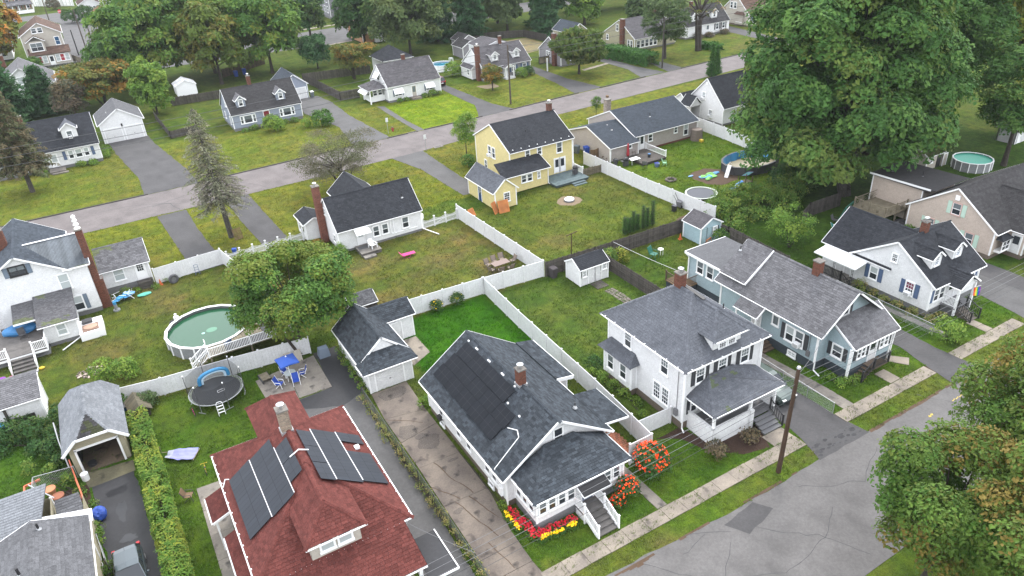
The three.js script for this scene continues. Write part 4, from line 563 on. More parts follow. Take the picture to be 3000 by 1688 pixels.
{
const h=house('grey_roof_house','white bungalow with black solar array on its grey shingle roof, beside the cracked concrete drive','house',19.9,-37.5);
block(h,M.white,RF.slate,15.95,23.85,-43.6,-31.5,0.55,2.85,5.85,'z',{oh:0.45,og:0.45,r:19.9,f:M.foundTan,ro:{vary:0.36}});
const R=new Roof(h,RF.slate,{vary:0.36});
R.hip(16.15,23.65,-31.45,-28.3,2.85,4.15,[18.75,-31.25],[21.1,-31.25],{norear:true});
R.slope([[25.75,2.72,-38.0],[25.75,2.72,-44.0],[24.2,3.06,-44.0],[24.2,3.06,-38.0]]).gut([25.75,2.72,-44],[25.75,2.72,-38],[1,0]);
R.c.bar([24.2,2.9,-37.97],[25.75,2.62,-37.97],0.05,0.3);
R.slope([[26.25,2.66,-31.95],[26.25,2.66,-35.8],[24.2,2.95,-35.8],[24.2,2.95,-31.95]]);R.c.bar([24.2,2.84,-31.92],[26.25,2.56,-31.92],0.05,0.16).bar([26.28,2.58,-31.9],[26.28,2.58,-35.8],0.05,0.14);
R.done('porch_roof');
walls(h,M.white,16.5,23.3,-31.4,-28.7,0.7,2.78,{},{sides:'ESW',f:M.foundGrey});
walls(h,M.white,23.95,25.3,-43.6,-38.3,0.5,2.6,{},{f:M.foundTan});
for(const z of[-41.3,-38.4,-36.8,-34.05,-33.1])win(h,'W',15.95,z,1.62,0.58,0.98);
for(const z of[-41.4,-33.7])win(h,'W',15.98,z,0.28,0.62,0.36,{type:'pic',lo:M.glass,up:M.glass});
for(const x of[16.95,17.65,18.4,19.1])win(h,'S',-28.7,x,1.86,0.52,1.02);
for(const x of[22.0,22.72])win(h,'S',-28.7,x,1.86,0.5,1.02);
for(const z of[-30.8,-30.05,-29.25])win(h,'W',16.5,z,1.86,0.52,1.0);
win(h,'S',-31.5,20.05,4.2,0.66,1.3,{up:M.glass});
door(h,'S',-28.7,20.35,0.72,0.85,1.95,M.doorBlue,{glass:M.glass});
const c=h.mb();c.hexa([[19.3,2.35,-27.5],[21.4,2.35,-27.5],[21.4,2.75,-28.7],[19.3,2.75,-28.7],[19.3,2.43,-27.5],[21.4,2.43,-27.5],[21.4,2.83,-28.7],[19.3,2.83,-28.7]]);const C=c.build('door_canopy',M.canopy,h.g);const cb=h.mb();cb.bar([19.3,2.33,-27.5],[21.4,2.33,-27.5],0.05,0.1).bar([19.3,2.35,-27.5],[19.3,2.75,-28.7],0.05,0.1).bar([21.4,2.35,-27.5],[21.4,2.75,-28.7],0.05,0.1).bar([19.35,2.3,-27.6],[19.35,1.7,-28.65],0.05,0.05).bar([21.35,2.3,-27.6],[21.35,1.7,-28.65],0.05,0.05);cb.build('bracket',M.trim,C);
const s=h.mb();s.box(19.35,20.95,0.62,0.72,-28.65,-27.55);s.build('landing',M.deck,h.g);for(const x of[19.4,20.84]){const sk=h.mb();sk.box(x,x+0.06,0,0.62,-28.6,-27.5);sk.build('skirt',M.trim,h.g);}
steps(h,19.4,20.9,-27.55,-26.1,0.72,4,M.deck);
for(const x of[19.36,20.92]){const st=h.mb();st.bar([x,0.6,-27.5],[x,0.02,-26.0],0.05,0.26);st.build('stringer',M.trim,h.g);}
for(const x of[19.36,20.92]){railing(h,[x,0.72,-28.6],[x,0.72,-27.55],M.trim,{posts:[[x,0.72,-27.55]],drop:0.7});railing(h,[x,0.72,-27.55],[x,0.12,-26.05],M.trim,{posts:[[x,0.12,-26.05]]});}
chimney(h,19.95,-35.9,5.0,7.0,0.55,0.55,{flash:5.55});
const F=(x)=>2.85+(x-15.5)*(3.0/4.4),pm={cell:M.panel,frame:M.black};
for(const[a,b,z0,n]of[[16.4,17.36,-43.25,5],[17.36,18.32,-43.1,5],[18.34,19.34,-42.95,4]])for(let i=0;i<n;i++)solarPanel(h,F,a,b,z0+i*1.815,z0+(i+1)*1.815,pm);
for(const[x,z]of[[19.5,-42.9],[19.5,-41.7],[19.5,-41.5],[19.5,-39.8],[19.5,-39.6],[19.5,-37.8],[19.5,-37.6],[19.5,-36],[18.55,-35.4],[18.5,-33.8]]){const cl=h.mb();cl.box(x-0.05,x+0.05,F(x)+0.02,F(x)+0.12,z-0.07,z+0.07);cl.build('mount_clamp',M.trim,h.g);}
const cd=h.mb();cd.path([[17.6,F(17.6)+0.06,-33.9],[17.9,F(17.9)+0.06,-33.1],[17.7,F(17.7)+0.06,-32.6],[15.6,F(15.6)+0.08,-32.3],[15.55,2.6,-32.2],[15.9,0.9,-32.1]],0.03);cd.build('conduit',M.trim,h.g);
const mt=h.mb();mt.box(15.75,15.95,0.7,1.4,-32.4,-31.95);mt.build('meter_box',M.trim,h.g);
vent(h,22.6,4.25,-33.2,0.4,0.04);
downspout(h,[[15.75,2.6,-31.35],[15.9,2.3,-31.4],[15.9,0.2,-31.4]]);downspout(h,[[24.2,2.6,-31.3],[23.9,2.4,-31.42],[23.9,0.2,-31.42]]);
const wb=h.mb();wb.box(15.6,15.92,0.85,1.15,-41.55,-41.05);wb.build('flower_box',M.black,h.g);
}
{
const h=house('hip_roof_house','two-storey white house with grey hip roof, front dormer and open porch behind the utility pole','house',34.2,-35.5);
walls(h,M.white,30.5,38.0,-39.8,-30.95,0.7,5.62,{},{f:M.foundTan});
const R=new Roof(h,RF.grey,{vary:0.1});
R.hip(30.05,38.45,-40.3,-30.45,5.7,8.75,[34.25,-36.1],[34.25,-34.7]);R.done();
const D=new Roof(h,RF.grey,{vary:0.1});D.hip(32.75,36.05,-35.2,-30.6,7.05,8.5,[34.4,-34.8],[34.4,-32.25],{norear:true,frontOnly:true});D.done('dormer_roof');
const dw=h.mb();clap(dw,[33.05,-31.0],[35.75,-31.0],[[0,5.85],[2.7,5.85],[2.7,7.0],[0,7.0]]);clap(dw,[33.05,-34.5],[33.05,-31.0],[[0,6.9],[3.5,5.75],[3.5,7.0],[0,7.0]]);clap(dw,[35.75,-31.0],[35.75,-34.5],[[0,5.75],[3.5,6.9],[3.5,7.0],[0,7.0]]);dw.build('dormer',M.white,h.g);
for(const x of[33.95,34.85])win(h,'S',-31.0,x,6.45,0.66,0.82,{type:'grid'});
for(const x of[31.95,34.1,36.35])win(h,'S',-30.95,x,4.4,0.75,1.2,{sh:M.shutterBlack,type:'gridtop',sw:0.36});
for(const z of[-37.3,-33.05])win(h,'W',30.5,z,4.55,0.75,1.3,{type:'gridtop'});
for(const z of[-33.75,-32.8])win(h,'W',30.5,z,1.95,0.7,1.4,{type:'grid'});
walls(h,M.white,29.95,30.5,-39.6,-36.2,0.6,3.0,{},{sides:'NSW',f:M.foundTan});for(const z of[-38.75,-37.15])win(h,'W',29.95,z,1.85,0.72,1.3);
const B=new Roof(h,RF.grey,{vary:0.1});B.slope([[29.5,3.0,-40.0],[29.5,3.0,-35.8],[30.5,3.75,-36.4],[30.5,3.75,-39.4]]).slope([[29.5,3.0,-35.8],[30.5,3.0,-35.8],[30.5,3.75,-36.4]]).slope([[30.5,3.0,-40.0],[29.5,3.0,-40.0],[30.5,3.75,-39.4]]);B.done('bay_roof');
const P=new Roof(h,RF.grey,{vary:0.12,moss:0.7});P.hip(30.75,37.65,-31.0,-28.05,3.0,4.2,[32.6,-30.75],[35.0,-30.75],{norear:true});P.done('porch_roof');
const f=h.mb();f.box(31.05,37.35,0.78,0.88,-30.95,-28.35);f.build('porch_floor',M.grey5,h.g);
const sk=h.mb();clap(sk,[31.05,-28.35],[34.8,-28.35],[[0,0.02],[3.75,0.02],[3.75,1.55],[0,1.55]],0.11);clap(sk,[31.05,-30.95],[31.05,-28.35],[[0,0.02],[2.6,0.02],[2.6,1.55],[0,1.55]],0.11);clap(sk,[34.75,-28.45],[31.15,-28.45],[[0,0.9],[3.6,0.9],[3.6,1.55],[0,1.55]],0.11);clap(sk,[37.35,-28.35],[37.35,-30.95],[[0,0.02],[2.6,0.02],[2.6,0.8],[0,0.8]],0.11);sk.box(31.0,34.85,1.55,1.62,-28.5,-28.3).box(31.0,31.2,1.55,1.62,-30.95,-28.3).box(34.6,34.95,0,1.7,-28.55,-28.2);sk.build('porch_wall',M.white,h.g);
for(const[x,z]of[[31.15,-28.45],[34.75,-28.45],[37.2,-28.45]]){const q=h.mb();q.box(x-0.09,x+0.09,x>35?0.85:1.6,2.85,z-0.09,z+0.09);q.build('porch_post',M.trim,h.g);}
const pb=h.mb();pb.box(31.0,37.4,2.72,2.9,-28.55,-28.35).box(31.0,31.15,2.72,2.9,-30.95,-28.35).box(37.25,37.4,2.72,2.9,-30.95,-28.35);pb.build('beam',M.trim,h.g);
const ep=h.mb();clap(ep,[37.35,-28.5],[37.35,-29.6],[[0,0.85],[1.1,0.85],[1.1,2.8],[0,2.8]],0.12);clap(ep,[37.05,-29.6],[37.05,-28.5],[[0,0.85],[1.1,0.85],[1.1,2.8],[0,2.8]],0.12);clap(ep,[37.05,-28.5],[37.35,-28.5],[[0,0.85],[0.3,0.85],[0.3,2.8],[0,2.8]],0.12);ep.build('end_panel',M.trim,h.g);
door(h,'S',-30.95,35.6,0.88,0.9,1.95,M.white,{glass:M.glass});win(h,'S',-30.95,33.2,1.95,1.3,1.2,{type:'slide'});
win(h,'S',-30.95,31.55,1.95,0.55,1.2,{sh:M.shutterBlack,shOne:-1,sw:0.3});
steps(h,35.0,36.75,-28.3,-27.1,0.85,4,M.grey5);
railing(h,[36.8,0.85,-28.35],[36.8,0.1,-27.1],M.black,{gap:0.2,stuff:true});
for(const[x,z]of[[31.5,-29.6],[33.2,-28.9]]){const hb=h.mb();hb.blob(x,2.15,z,0.2,0.13,0.2,[0.6,0.75,0.8],1);hb.cyl([x,2.2,z],[x,2.75,z],0.006,0.006,4);hb.build('hanging_basket',M.blue,h.g);}
chimney(h,34.35,-36.1,8.0,9.75,0.62,0.62,{pot:1});vent(h,36.3,7.2,-33.4,0.5,0.05);
downspout(h,[[30.2,5.5,-30.6],[30.42,5.2,-30.8],[30.42,0.3,-30.8],[30.35,0.1,-30.5]]);downspout(h,[[38.3,5.5,-30.6],[38.08,5.2,-30.85],[38.08,0.2,-30.85]]);
const mt=h.mb();mt.box(30.28,30.48,1.1,1.65,-31.7,-31.35).cyl([30.42,1.6,-31.5],[30.42,5.0,-31.5],0.025,0.025,6);mt.build('meter_box',M.grey5,h.g);
for(let i=0;i<17;i++){const rv=h.mb(),a=30.6+i*0.95,b=-39.6+(i-9)*1.2;if(i<9)rv.box(a-0.025,a+0.025,5.74,5.78,-30.45,-30.25);else rv.box(29.9,30.05,5.74,5.78,b-0.025,b+0.025);rv.build('gutter_bracket',M.trim,h.g);}
const rg=h.mb();rg.bar([34.5,8.78,-35.6],[34.5,8.6,-33.6],0.3,0.06);rg.build('ridge_vent',M.black,h.g);
}
{
const h=house('blue_grey_house','pale blue bungalow with black shutters, long light grey roof and enclosed front porch','house',47.2,-35.5);
block(h,M.blue,RF.lightgrey,44.0,50.2,-40.9,-30.4,0.9,3.85,6.75,'z',{oh:0.6,og:0.75,g0:0.4,r:47.1,f:M.foundBlue,ro:{vary:0.2}});
const R=new Roof(h,RF.lightgrey,{vary:0.2});
R.slope([[42.5,3.08,-38.0],[42.5,3.08,-35.4],[43.45,3.85,-35.4],[43.45,3.85,-38.0]]).gut([42.5,3.08,-38],[42.5,3.08,-35.4],[-1,0]);R.c.bar([42.5,3.0,-35.36],[43.5,3.78,-35.36],0.05,0.16);
R.slope([[43.9,4.62,-41.25],[43.9,4.62,-38.3],[47.1,6.88,-38.3],[47.1,6.88,-41.25]]).gut([43.9,4.62,-41.25],[43.9,4.62,-38.3],[-1,0]);R.c.bar([43.9,4.5,-38.26],[47.1,6.8,-38.26],0.06,0.2);
R.slope([[45.3,2.95,-27.95],[50.75,2.95,-27.95],[50.75,4.45,-30.35],[45.3,4.45,-30.35]]).gut([45.3,2.95,-27.95],[50.75,2.95,-27.95],[0,1]);R.c.bar([45.27,2.88,-27.95],[45.27,4.38,-30.35],0.05,0.18).bar([50.78,2.88,-27.95],[50.78,4.38,-30.35],0.05,0.18);R.done('porch_roof');
const dw=h.mb();clap(dw,[44.3,-38.4],[44.3,-41.1],[[0,4.0],[2.7,4.0],[2.7,4.8],[0,4.8]]);clap(dw,[44.3,-41.1],[44.3,-38.4],[[0,4.0],[2.7,4.0],[2.7,4.75],[0,4.75]]);dw.build('dormer',M.blue,h.g);
const pw=h.mb();clap(pw,[45.2,-30.4],[45.2,-28.2],[[0,0.9],[2.2,0.9],[2.2,3.0],[0,4.3]]);clap(pw,[50.2,-28.2],[50.2,-30.4],[[0,0.9],[2.2,0.9],[2.2,4.3],[0,3.0]]);clap(pw,[45.2,-28.2],[50.2,-28.2],[[0,0.9],[5,0.9],[5,3.0],[0,3.0]]);pw.build('porch_wall',M.blue,h.g);
const pf=h.mb();pf.box(45.22,50.18,0,0.9,-30.4,-28.22);pf.build('porch_foundation',M.foundBlue,h.g);for(const x of[45.2,50.2]){const pc=h.mb();pc.box(x-0.07,x+0.07,0.2,2.9,-28.27,-28.13);pc.build('corner_board',M.trim,h.g);}
walls(h,M.blue,45.3,50.0,-46.6,-41.0,0.9,3.75,{},{f:M.foundBlue});const fr=h.mb();fr.box(45.0,50.3,3.78,3.92,-46.9,-41.0);fr.build('flat_roof',RF.old,h.g);const ft=h.mb();ft.box(44.95,45.0,3.72,3.95,-46.95,-41.2).box(44.95,50.3,3.72,3.95,-46.95,-46.9);ft.build('fascia',M.trim,h.g);
for(const z of[-45.0,-43.7])win(h,'W',45.3,z,2.85,0.78,1.25);win(h,'W',45.3,-42.35,2.75,0.6,0.7);
win(h,'W',44.0,-35.2+0.6,2.75,0.6,0.9,{type:'pic',lo:M.glassMid});
for(const z of[-33.05,-32.1])win(h,'W',44.0,z,2.25,0.78,1.35,{sh:M.shutterBlack,shOne:z<-32.5?-1:1,sw:0.4,ac:z>-32.5,up:z<-32.5?M.blind:M.glassMid});
win(h,'W',44.03,-32.6,0.45,0.7,0.4,{type:'slide',up:M.blind,lo:M.blind});
win(h,'W',45.2,-29.35,2.1,0.85,1.05,{sh:M.shutterBlack,sw:0.36});
for(const[x,s]of[[46.25,0],[46.75,0],[49.0,0],[49.55,0]])win(h,'S',-28.2,x,2.15,0.4,0.95,{});
for(const x of[45.75,47.25,48.5,50.0])mesh('shutter',shutGeo(0.32,1.05),M.shutterBlack,h.g,x-h.o[0],2.15,-28.2-h.o[2]+0.02);
door(h,'S',-28.2,47.9,0.9,0.85,2.0,M.white,{glass:M.glass});win(h,'S',-30.4,46.8,4.95,0.7,1.05,{sh:M.shutterBlack,sw:0.34});
for(const z of[-37.8,-35.6]){const se=h.mb();se.box(42.65,42.77,0,3.0,z-0.06,z+0.06);se.build('porch_post',M.trim,h.g);}const sd=h.mb();sd.box(42.6,43.95,0.8,0.9,-37.9,-35.5);sd.build('porch_floor',M.woodBrown,h.g);railing(h,[42.7,0.9,-37.7],[42.7,0.9,-35.6],M.black,{stuff:true,gap:0.15,posts:[]});door(h,'W',44.0,-36.6,0.9,0.85,1.95,M.white);
steps(h,42.7,43.9,-35.45,-34.3,0.85,4,M.woodBrown);
const fs=h.mb();fs.box(47.0,48.8,0.78,0.88,-28.15,-27.2);fs.build('landing',M.woodBrown,h.g);steps(h,45.7,47.0,0,0,0,0,M.woodBrown);for(let i=0;i<4;i++){const t=h.mb();t.box(46.7-i*0.28,47.0-i*0.28,0.62-i*0.18,0.68-i*0.18,-28.1,-27.25);t.build('step',M.woodBrown,h.g);}railing(h,[47.05,0.88,-27.2],[48.8,0.88,-27.2],M.black,{gap:0.16,stuff:true});railing(h,[47.0,0.88,-27.22],[45.8,0.1,-27.22],M.black,{gap:0.16,stuff:true});
chimney(h,47.1,-33.7,5.9,7.75,0.6,0.6,{pot:0});vent(h,46.0,6.15,-41.0,0.4);vent(h,44.9,4.75,-40.6,0.3);
downspout(h,[[43.5,3.65,-30.0],[43.95,3.2,-30.3],[43.95,0.2,-30.3],[43.8,0.1,-29.6]]);downspout(h,[[45.15,2.8,-28.0],[45.15,0.1,-28.1]]);downspout(h,[[45.0,3.7,-46.7],[45.2,3.4,-46.5],[45.2,0.2,-46.5]]);downspout(h,[[43.6,3.65,-41.1],[43.95,3.3,-40.95],[43.95,0.3,-40.95]]);downspout(h,[[50.25,2.8,-28.0],[50.25,0.1,-28.1]]);
const mt=h.mb();mt.box(43.82,44.0,1.2,1.7,-31.2,-30.9).cyl([43.93,1.6,-31.05],[43.93,3.6,-31.05],0.03,0.03,6);mt.build('meter_box',M.grey5,h.g);
const dk=h.mb();dk.box(43.3,45.25,0.95,1.05,-47.6,-45.2);dk.build('deck',M.woodRaw,h.g);const ds=h.mb();ds.box(43.35,43.42,0,0.95,-47.5,-45.3).box(43.35,45.2,0,0.95,-45.36,-45.29);ds.build('deck_skirt',M.foundBlue,h.g);railing(h,[43.35,1.05,-45.25],[43.35,1.05,-47.55],M.woodBrown,{stuff:true});railing(h,[43.35,1.05,-45.25],[45.2,1.05,-45.25],M.woodBrown,{stuff:true,posts:[]});
}
{
const h=house('white_cape_house','white cape house with two dormers, blue shutters and a rainbow flag on the front portico','house',62,-34);
block(h,M.white,RF.dark,58.5,65.6,-38.2,-30.3,0.6,3.1,6.0,'x',{oh:0.4,og:0.2,r:-34.1,f:M.foundGrey,ro:{vary:0.22}});
block(h,M.white,RF.dark,58.7,65.0,-41.6,-34.3,0.6,3.05,5.85,'z',{oh:0.35,og:0.25,r:61.9,f:M.foundGrey,sides:'NEW',ends:[-41.85],g1:0,ro:{vary:0.22}});
dormer(h,M.white,RF.dark,59.35,60.75,-31.35,-33.6,4.1,5.15,5.75,{ww:0.5,wh:0.85,win:{type:'grid',lo:M.glassBlue}});dormer(h,M.white,RF.dark,62.45,63.85,-31.35,-33.6,4.1,5.15,5.75,{ww:0.5,wh:0.85,win:{type:'grid',lo:M.glassBlue}});
for(const z of[-35.9,-32.25])win(h,'W',58.5,z,2.0,0.75,1.25,{sh:M.shutterBlue,sw:0.42,ac:z>-33,type:z>-33?'grid':'dh',up:z>-33?mat(0.16,0.03,0.06):M.blind});win(h,'W',58.5,-34.2,4.3,0.5,0.75,{type:'grid'});
for(const x of[59.35,60.15])win(h,'S',-30.3,x,1.95,0.62,1.15,{sh:x<60?M.shutterBlue:null,shOne:-1,sw:0.36});win(h,'S',-30.3,64.4,1.95,0.8,1.15,{sh:M.shutterBlue});
door(h,'S',-30.3,61.5,0.85,0.9,1.95,M.white,{glass:M.glass});
const P=new Roof(h,RF.dark,{vary:0.2});P.gable(60.15,63.0,-32.2,-28.7,2.95,3.95,'z',undefined,{ends:[-28.7]});P.done('portico_roof');const pg=h.mb();clap(pg,[60.3,-28.95],[62.85,-28.95],[[0,2.75],[2.55,2.75],[1.28,3.8]],0.12);pg.build('portico_gable',M.white,h.g);
const pf=h.mb();pf.box(60.3,62.8,0.72,0.85,-30.25,-28.9).box(60.4,62.7,0,0.72,-30.25,-29.0,0.8);pf.build('porch_floor',M.grey5,h.g);for(const x of[60.42,62.7]){const q=h.mb();q.box(x-0.09,x+0.09,0.1,2.85,-29.05,-28.87);q.build('porch_post',M.trim,h.g);}
railing(h,[60.4,0.85,-30.2],[60.4,0.85,-29.0],M.trim,{posts:[],gap:0.12});for(let i=0;i<5;i++){const t=h.mb();t.box(60.6,61.8,0.6-i*0.14,0.66-i*0.14,-28.9+i*0.26,-28.62+i*0.26).box(60.65,61.75,0,0.6-i*0.14,-28.88+i*0.26,-28.66+i*0.26,0.7);t.build('step',M.stone,h.g);}for(const x of[60.55,61.85])railing(h,[x,0.7,-28.8],[x,0.05,-27.5],M.black,{gap:0.18,stuff:true});
const c=h.mb();c.hexa([[56.7,2.55,-36.7],[58.6,2.85,-36.7],[58.6,2.85,-41.3],[56.7,2.55,-41.3],[56.7,2.6,-36.7],[58.6,2.9,-36.7],[58.6,2.9,-41.3],[56.7,2.6,-41.3]]).bar([56.68,2.55,-36.7],[56.68,2.55,-41.3],0.04,0.14).bar([56.7,2.55,-36.68],[58.6,2.85,-36.68],0.04,0.12);c.build('canopy',M.trim,h.g);for(const z of[-37,-39,-41]){const q=h.mb();for(const d of[-0.08,0.08])q.box(56.83,56.86,0,2.58,z+d-0.015,z+d+0.015);for(let i=0;i<9;i++)q.bar([56.845,0.3*i,z-0.08],[56.845,0.3*i+0.15,z+0.08],0.02,0.02);q.build('iron_post',M.black,h.g);}const sp=h.mb();sp.box(56.9,58.65,0,0.6,-40.8,-38.2);sp.build('stoop',M.concreteGrey,h.g);for(let i=0;i<3;i++){const t=h.mb();t.box(57.0,58.4,0,0.45-i*0.15,-38.2+i*0.3,-37.9+i*0.3);t.build('step',M.concreteGrey,h.g);}railing(h,[57.0,0.6,-40.7],[57.0,0.6,-38.2],M.black,{gap:0.16,stuff:true});railing(h,[57.0,0.6,-38.2],[57.0,0.05,-37.2],M.black,{gap:0.16,stuff:true});door(h,'W',58.7,-39.6,0.6,0.85,1.95,M.white);
chimney(h,62.1,-34.2,5.2,6.9,0.55,0.55,{flash:5.5,pot:1});
}
{
const h=house('beige_house','beige cape house with mint green shutters and dark roof beside the wide drive','house',78,-38);
block(h,M.beige,RF.charcoal,72.9,84,-42.3,-33.2,0.5,2.95,6.35,'x',{oh:0.35,og:0.2,r:-37.6,f:M.foundTan,ro:{vary:0.2}});
win(h,'W',72.9,-37.4,4.1,0.85,1.2,{sh:M.shutterGreen,sw:0.45,trim:mat(0.5,0.34,0.30),sash:M.trim});win(h,'W',72.9,-39.75,1.65,0.8,1.1,{sh:M.shutterGreen,sw:0.45,trim:mat(0.5,0.34,0.30),sash:M.trim});win(h,'W',72.9,-35.5,1.45,0.8,1.25,{sh:M.shutterGreen,sw:0.45,trim:mat(0.5,0.34,0.30),sash:M.trim});
const v=h.mb();v.box(72.78,72.9,5.05,5.55,-37.75,-37.3);v.build('gable_vent',M.trim,h.g);
block(h,M.beige,RF.charcoal,75.3,81,-36,-31.4,0.5,2.9,5.9,'z',{oh:0.35,og:0.3,sides:'ESW',f:M.foundTan,ends:[-31.1],ro:{vary:0.2}});
const b=h.mb();b.box(73.5,75.0,0.75,0.95,-33.2,-32.6).box(73.5,75.0,2.05,2.15,-33.2,-32.6);b.build('bay',M.trim,h.g);win(h,'S',-32.6,74.25,1.5,1.2,1.0,{type:'slide',up:M.glass});const br2=h.mb();br2.hexa([[73.3,2.15,-32.4],[75.2,2.15,-32.4],[75.2,2.15,-33.2],[73.3,2.15,-33.2],[73.7,2.55,-33.0],[74.8,2.55,-33.0],[74.8,2.6,-33.2],[73.7,2.6,-33.2]]);br2.build('bay_roof',RF.dark,h.g);
door(h,'W',75.3,-32.2,0.5,0.85,1.95,M.white,{glass:M.glass});
walls(h,M.beige,74.2,80,-48,-42,0.5,4.4,{},{});const fr=h.mb();fr.hexa([[73.9,4.4,-41.5],[80,4.4,-41.5],[80,4.4,-48.3],[73.9,4.4,-48.3],[73.9,4.75,-40.5],[80,4.75,-40.5],[80,4.55,-48.3],[73.9,4.55,-48.3]]);fr.build('flat_roof',RF.charcoal,h.g);const tr=h.mb();tr.bar([73.87,4.55,-48.3],[73.87,4.7,-41],0.04,0.2);tr.build('fascia',M.trim,h.g);vent(h,77,4.6,-44,0.7,0.05);vent(h,76,4.6,-47,0.9,0.14);
const d=h.mb();d.box(70.2,74.1,1.75,1.85,-47.2,-43.2);for(const[x,z]of[[70.3,-47.1],[70.3,-43.3],[72.2,-43.3],[74,-43.3],[70.3,-45.2]])d.box(x-0.06,x+0.06,0,2.95,z-0.06,z+0.06);const D=d.build('deck',M.woodPale,h.g);for(const[A,B]of[[[70.3,-43.3],[72.2,-43.3]],[[72.2,-43.3],[74,-43.3]],[[70.3,-45.2],[70.3,-43.3]],[[70.3,-47.1],[70.3,-45.2]],[[70.3,-47.1],[72.2,-47.1]],[[72.2,-47.1],[74.0,-47.1]]]){const q=h.mb(),mx=(A[0]+B[0])/2,mz=(A[1]+B[1])/2;q.bar([A[0],2.8,A[1]],[B[0],2.8,B[1]],0.08,0.05).bar([A[0],1.95,A[1]],[B[0],1.95,B[1]],0.05,0.05);for(let i=0;i<=10;i++){const t=i/10;q.bar([mx,1.97,mz],[lerp(A[0],B[0],t),2.78-0.5*Math.pow(Math.abs(t-0.5)*2,3),lerp(A[1],B[1],t)],0.03,0.03);}q.build('sunburst_railing',M.woodPale,D);}
}
{
const h=house('red_roof_house','house with a red shingle hip roof, front and rear dormers and grey solar panels','house',4.4,-36);
walls(h,M.pale,0.5,8.4,-41.3,-30.1,0.6,4.85,{},{f:M.foundGrey});
const ro={vary:0.2},R=new Roof(h,RF.red,ro);R.hip(0.05,8.85,-41.75,-29.7,5.0,8.1,[4.45,-37.4],[4.45,-34.0]);R.done();
const D=new Roof(h,RF.red,ro);D.hip(2.75,6.15,-34.6,-29.05,6.7,8.05,[4.45,-34.3],[4.45,-30.6],{norear:true,frontOnly:true});D.done('front_dormer_roof');
const E=new Roof(h,RF.red,ro);E.slope([[2.85,6.75,-42.9],[2.85,6.75,-37.6],[4.45,8.05,-37.6],[4.45,8.05,-41.4]]).slope([[6.15,6.75,-37.6],[6.15,6.75,-42.9],[4.45,8.05,-41.4],[4.45,8.05,-37.6]]).slope([[6.15,6.75,-42.9],[2.85,6.75,-42.9],[4.45,8.05,-41.4]]).cap([4.45,8.05,-41.4],[2.85,6.75,-42.9]).cap([4.45,8.05,-41.4],[6.15,6.75,-42.9]).cap([4.45,8.05,-37.6],[4.45,8.05,-41.4]);E.gut([2.85,6.75,-42.9],[6.15,6.75,-42.9],[0,-1]);E.done('rear_dormer_roof');
const dw=h.mb();clap(dw,[3.05,-29.75],[5.85,-29.75],[[0,4.9],[2.8,4.9],[2.8,6.65],[0,6.65]],0.14);clap(dw,[3.05,-32],[3.05,-29.75],[[0,6.4],[2.25,5.0],[2.25,6.65],[0,6.65]],0.14);clap(dw,[5.85,-29.75],[5.85,-32],[[0,5.0],[2.25,6.4],[2.25,6.65],[0,6.65]],0.14);clap(dw,[5.85,-42.5],[3.15,-42.5],[[0,4.8],[2.7,4.8],[2.7,6.7],[0,6.7]],0.14);clap(dw,[3.15,-42.5],[3.15,-39],[[0,4.8],[3.5,6.6],[3.5,6.7],[0,6.7]],0.14);clap(dw,[5.85,-39],[5.85,-42.5],[[0,6.6],[3.5,4.8],[3.5,6.7],[0,6.7]],0.14);dw.build('dormer',M.greige,h.g);
for(const x of[3.98,4.98])win(h,'S',-29.75,x,5.85,0.72,0.95,{lo:M.blind,up:M.glassMid});
const P=new Roof(h,RF.red,ro);P.slope([[0.2,3.45,-27.4],[8.55,3.45,-27.4],[8.35,5.02,-29.72],[0.6,5.02,-29.72]]).gut([0.2,3.45,-27.4],[8.55,3.45,-27.4],[0,1]);P.slope([[0.2,3.45,-29.9],[0.2,3.45,-27.4],[0.6,5.0,-29.72]]);P.slope([[8.55,3.45,-27.4],[8.55,3.45,-29.9],[8.35,5.0,-29.72]]);
P.slope([[-1.15,2.75,-40.6],[-1.15,2.75,-38.1],[0.45,3.35,-38.1],[0.45,3.35,-40.6]]).gut([-1.15,2.75,-40.6],[-1.15,2.75,-38.1],[-1,0]);P.c.bar([-1.15,2.68,-38.08],[0.45,3.28,-38.08],0.05,0.16);
P.slope([[-0.75,2.9,-36.4],[-0.75,2.9,-30.2],[0.45,3.4,-30.2],[0.45,3.4,-36.4]]).gut([-0.75,2.9,-36.4],[-0.75,2.9,-30.2],[-1,0]);P.done('porch_roof');
for(const x of[0.5,3.2,5.8,8.2]){const pw=h.mb();pw.box(x-0.1,x+0.1,0,3.35,-27.75,-27.55);pw.build('porch_post',M.trim,h.g);}const pf=h.mb();pf.box(0.4,8.3,0.6,0.7,-30,-27.5);for(let i=0;i<20;i++)pf.box(0.4,8.3,0.7,0.712,-29.9+i*0.12,-29.79+i*0.12,0.9+0.2*rnd());pf.build('porch_floor',M.woodPale,h.g);railing(h,[5.8,0.7,-27.65],[8.2,0.7,-27.65],M.trim,{posts:[]});
const fr=h.mb();fr.box(8.4,10.1,2.85,2.95,-29.9,-26.6);fr.build('side_porch_roof',M.asphaltDark,h.g);const ft=h.mb();ft.bar([8.6,2.98,-26.6],[10.1,2.98,-26.6],0.06,0.12).bar([10.1,2.98,-26.6],[10.1,2.98,-29.9],0.06,0.06);ft.build('fascia',M.trim,h.g);
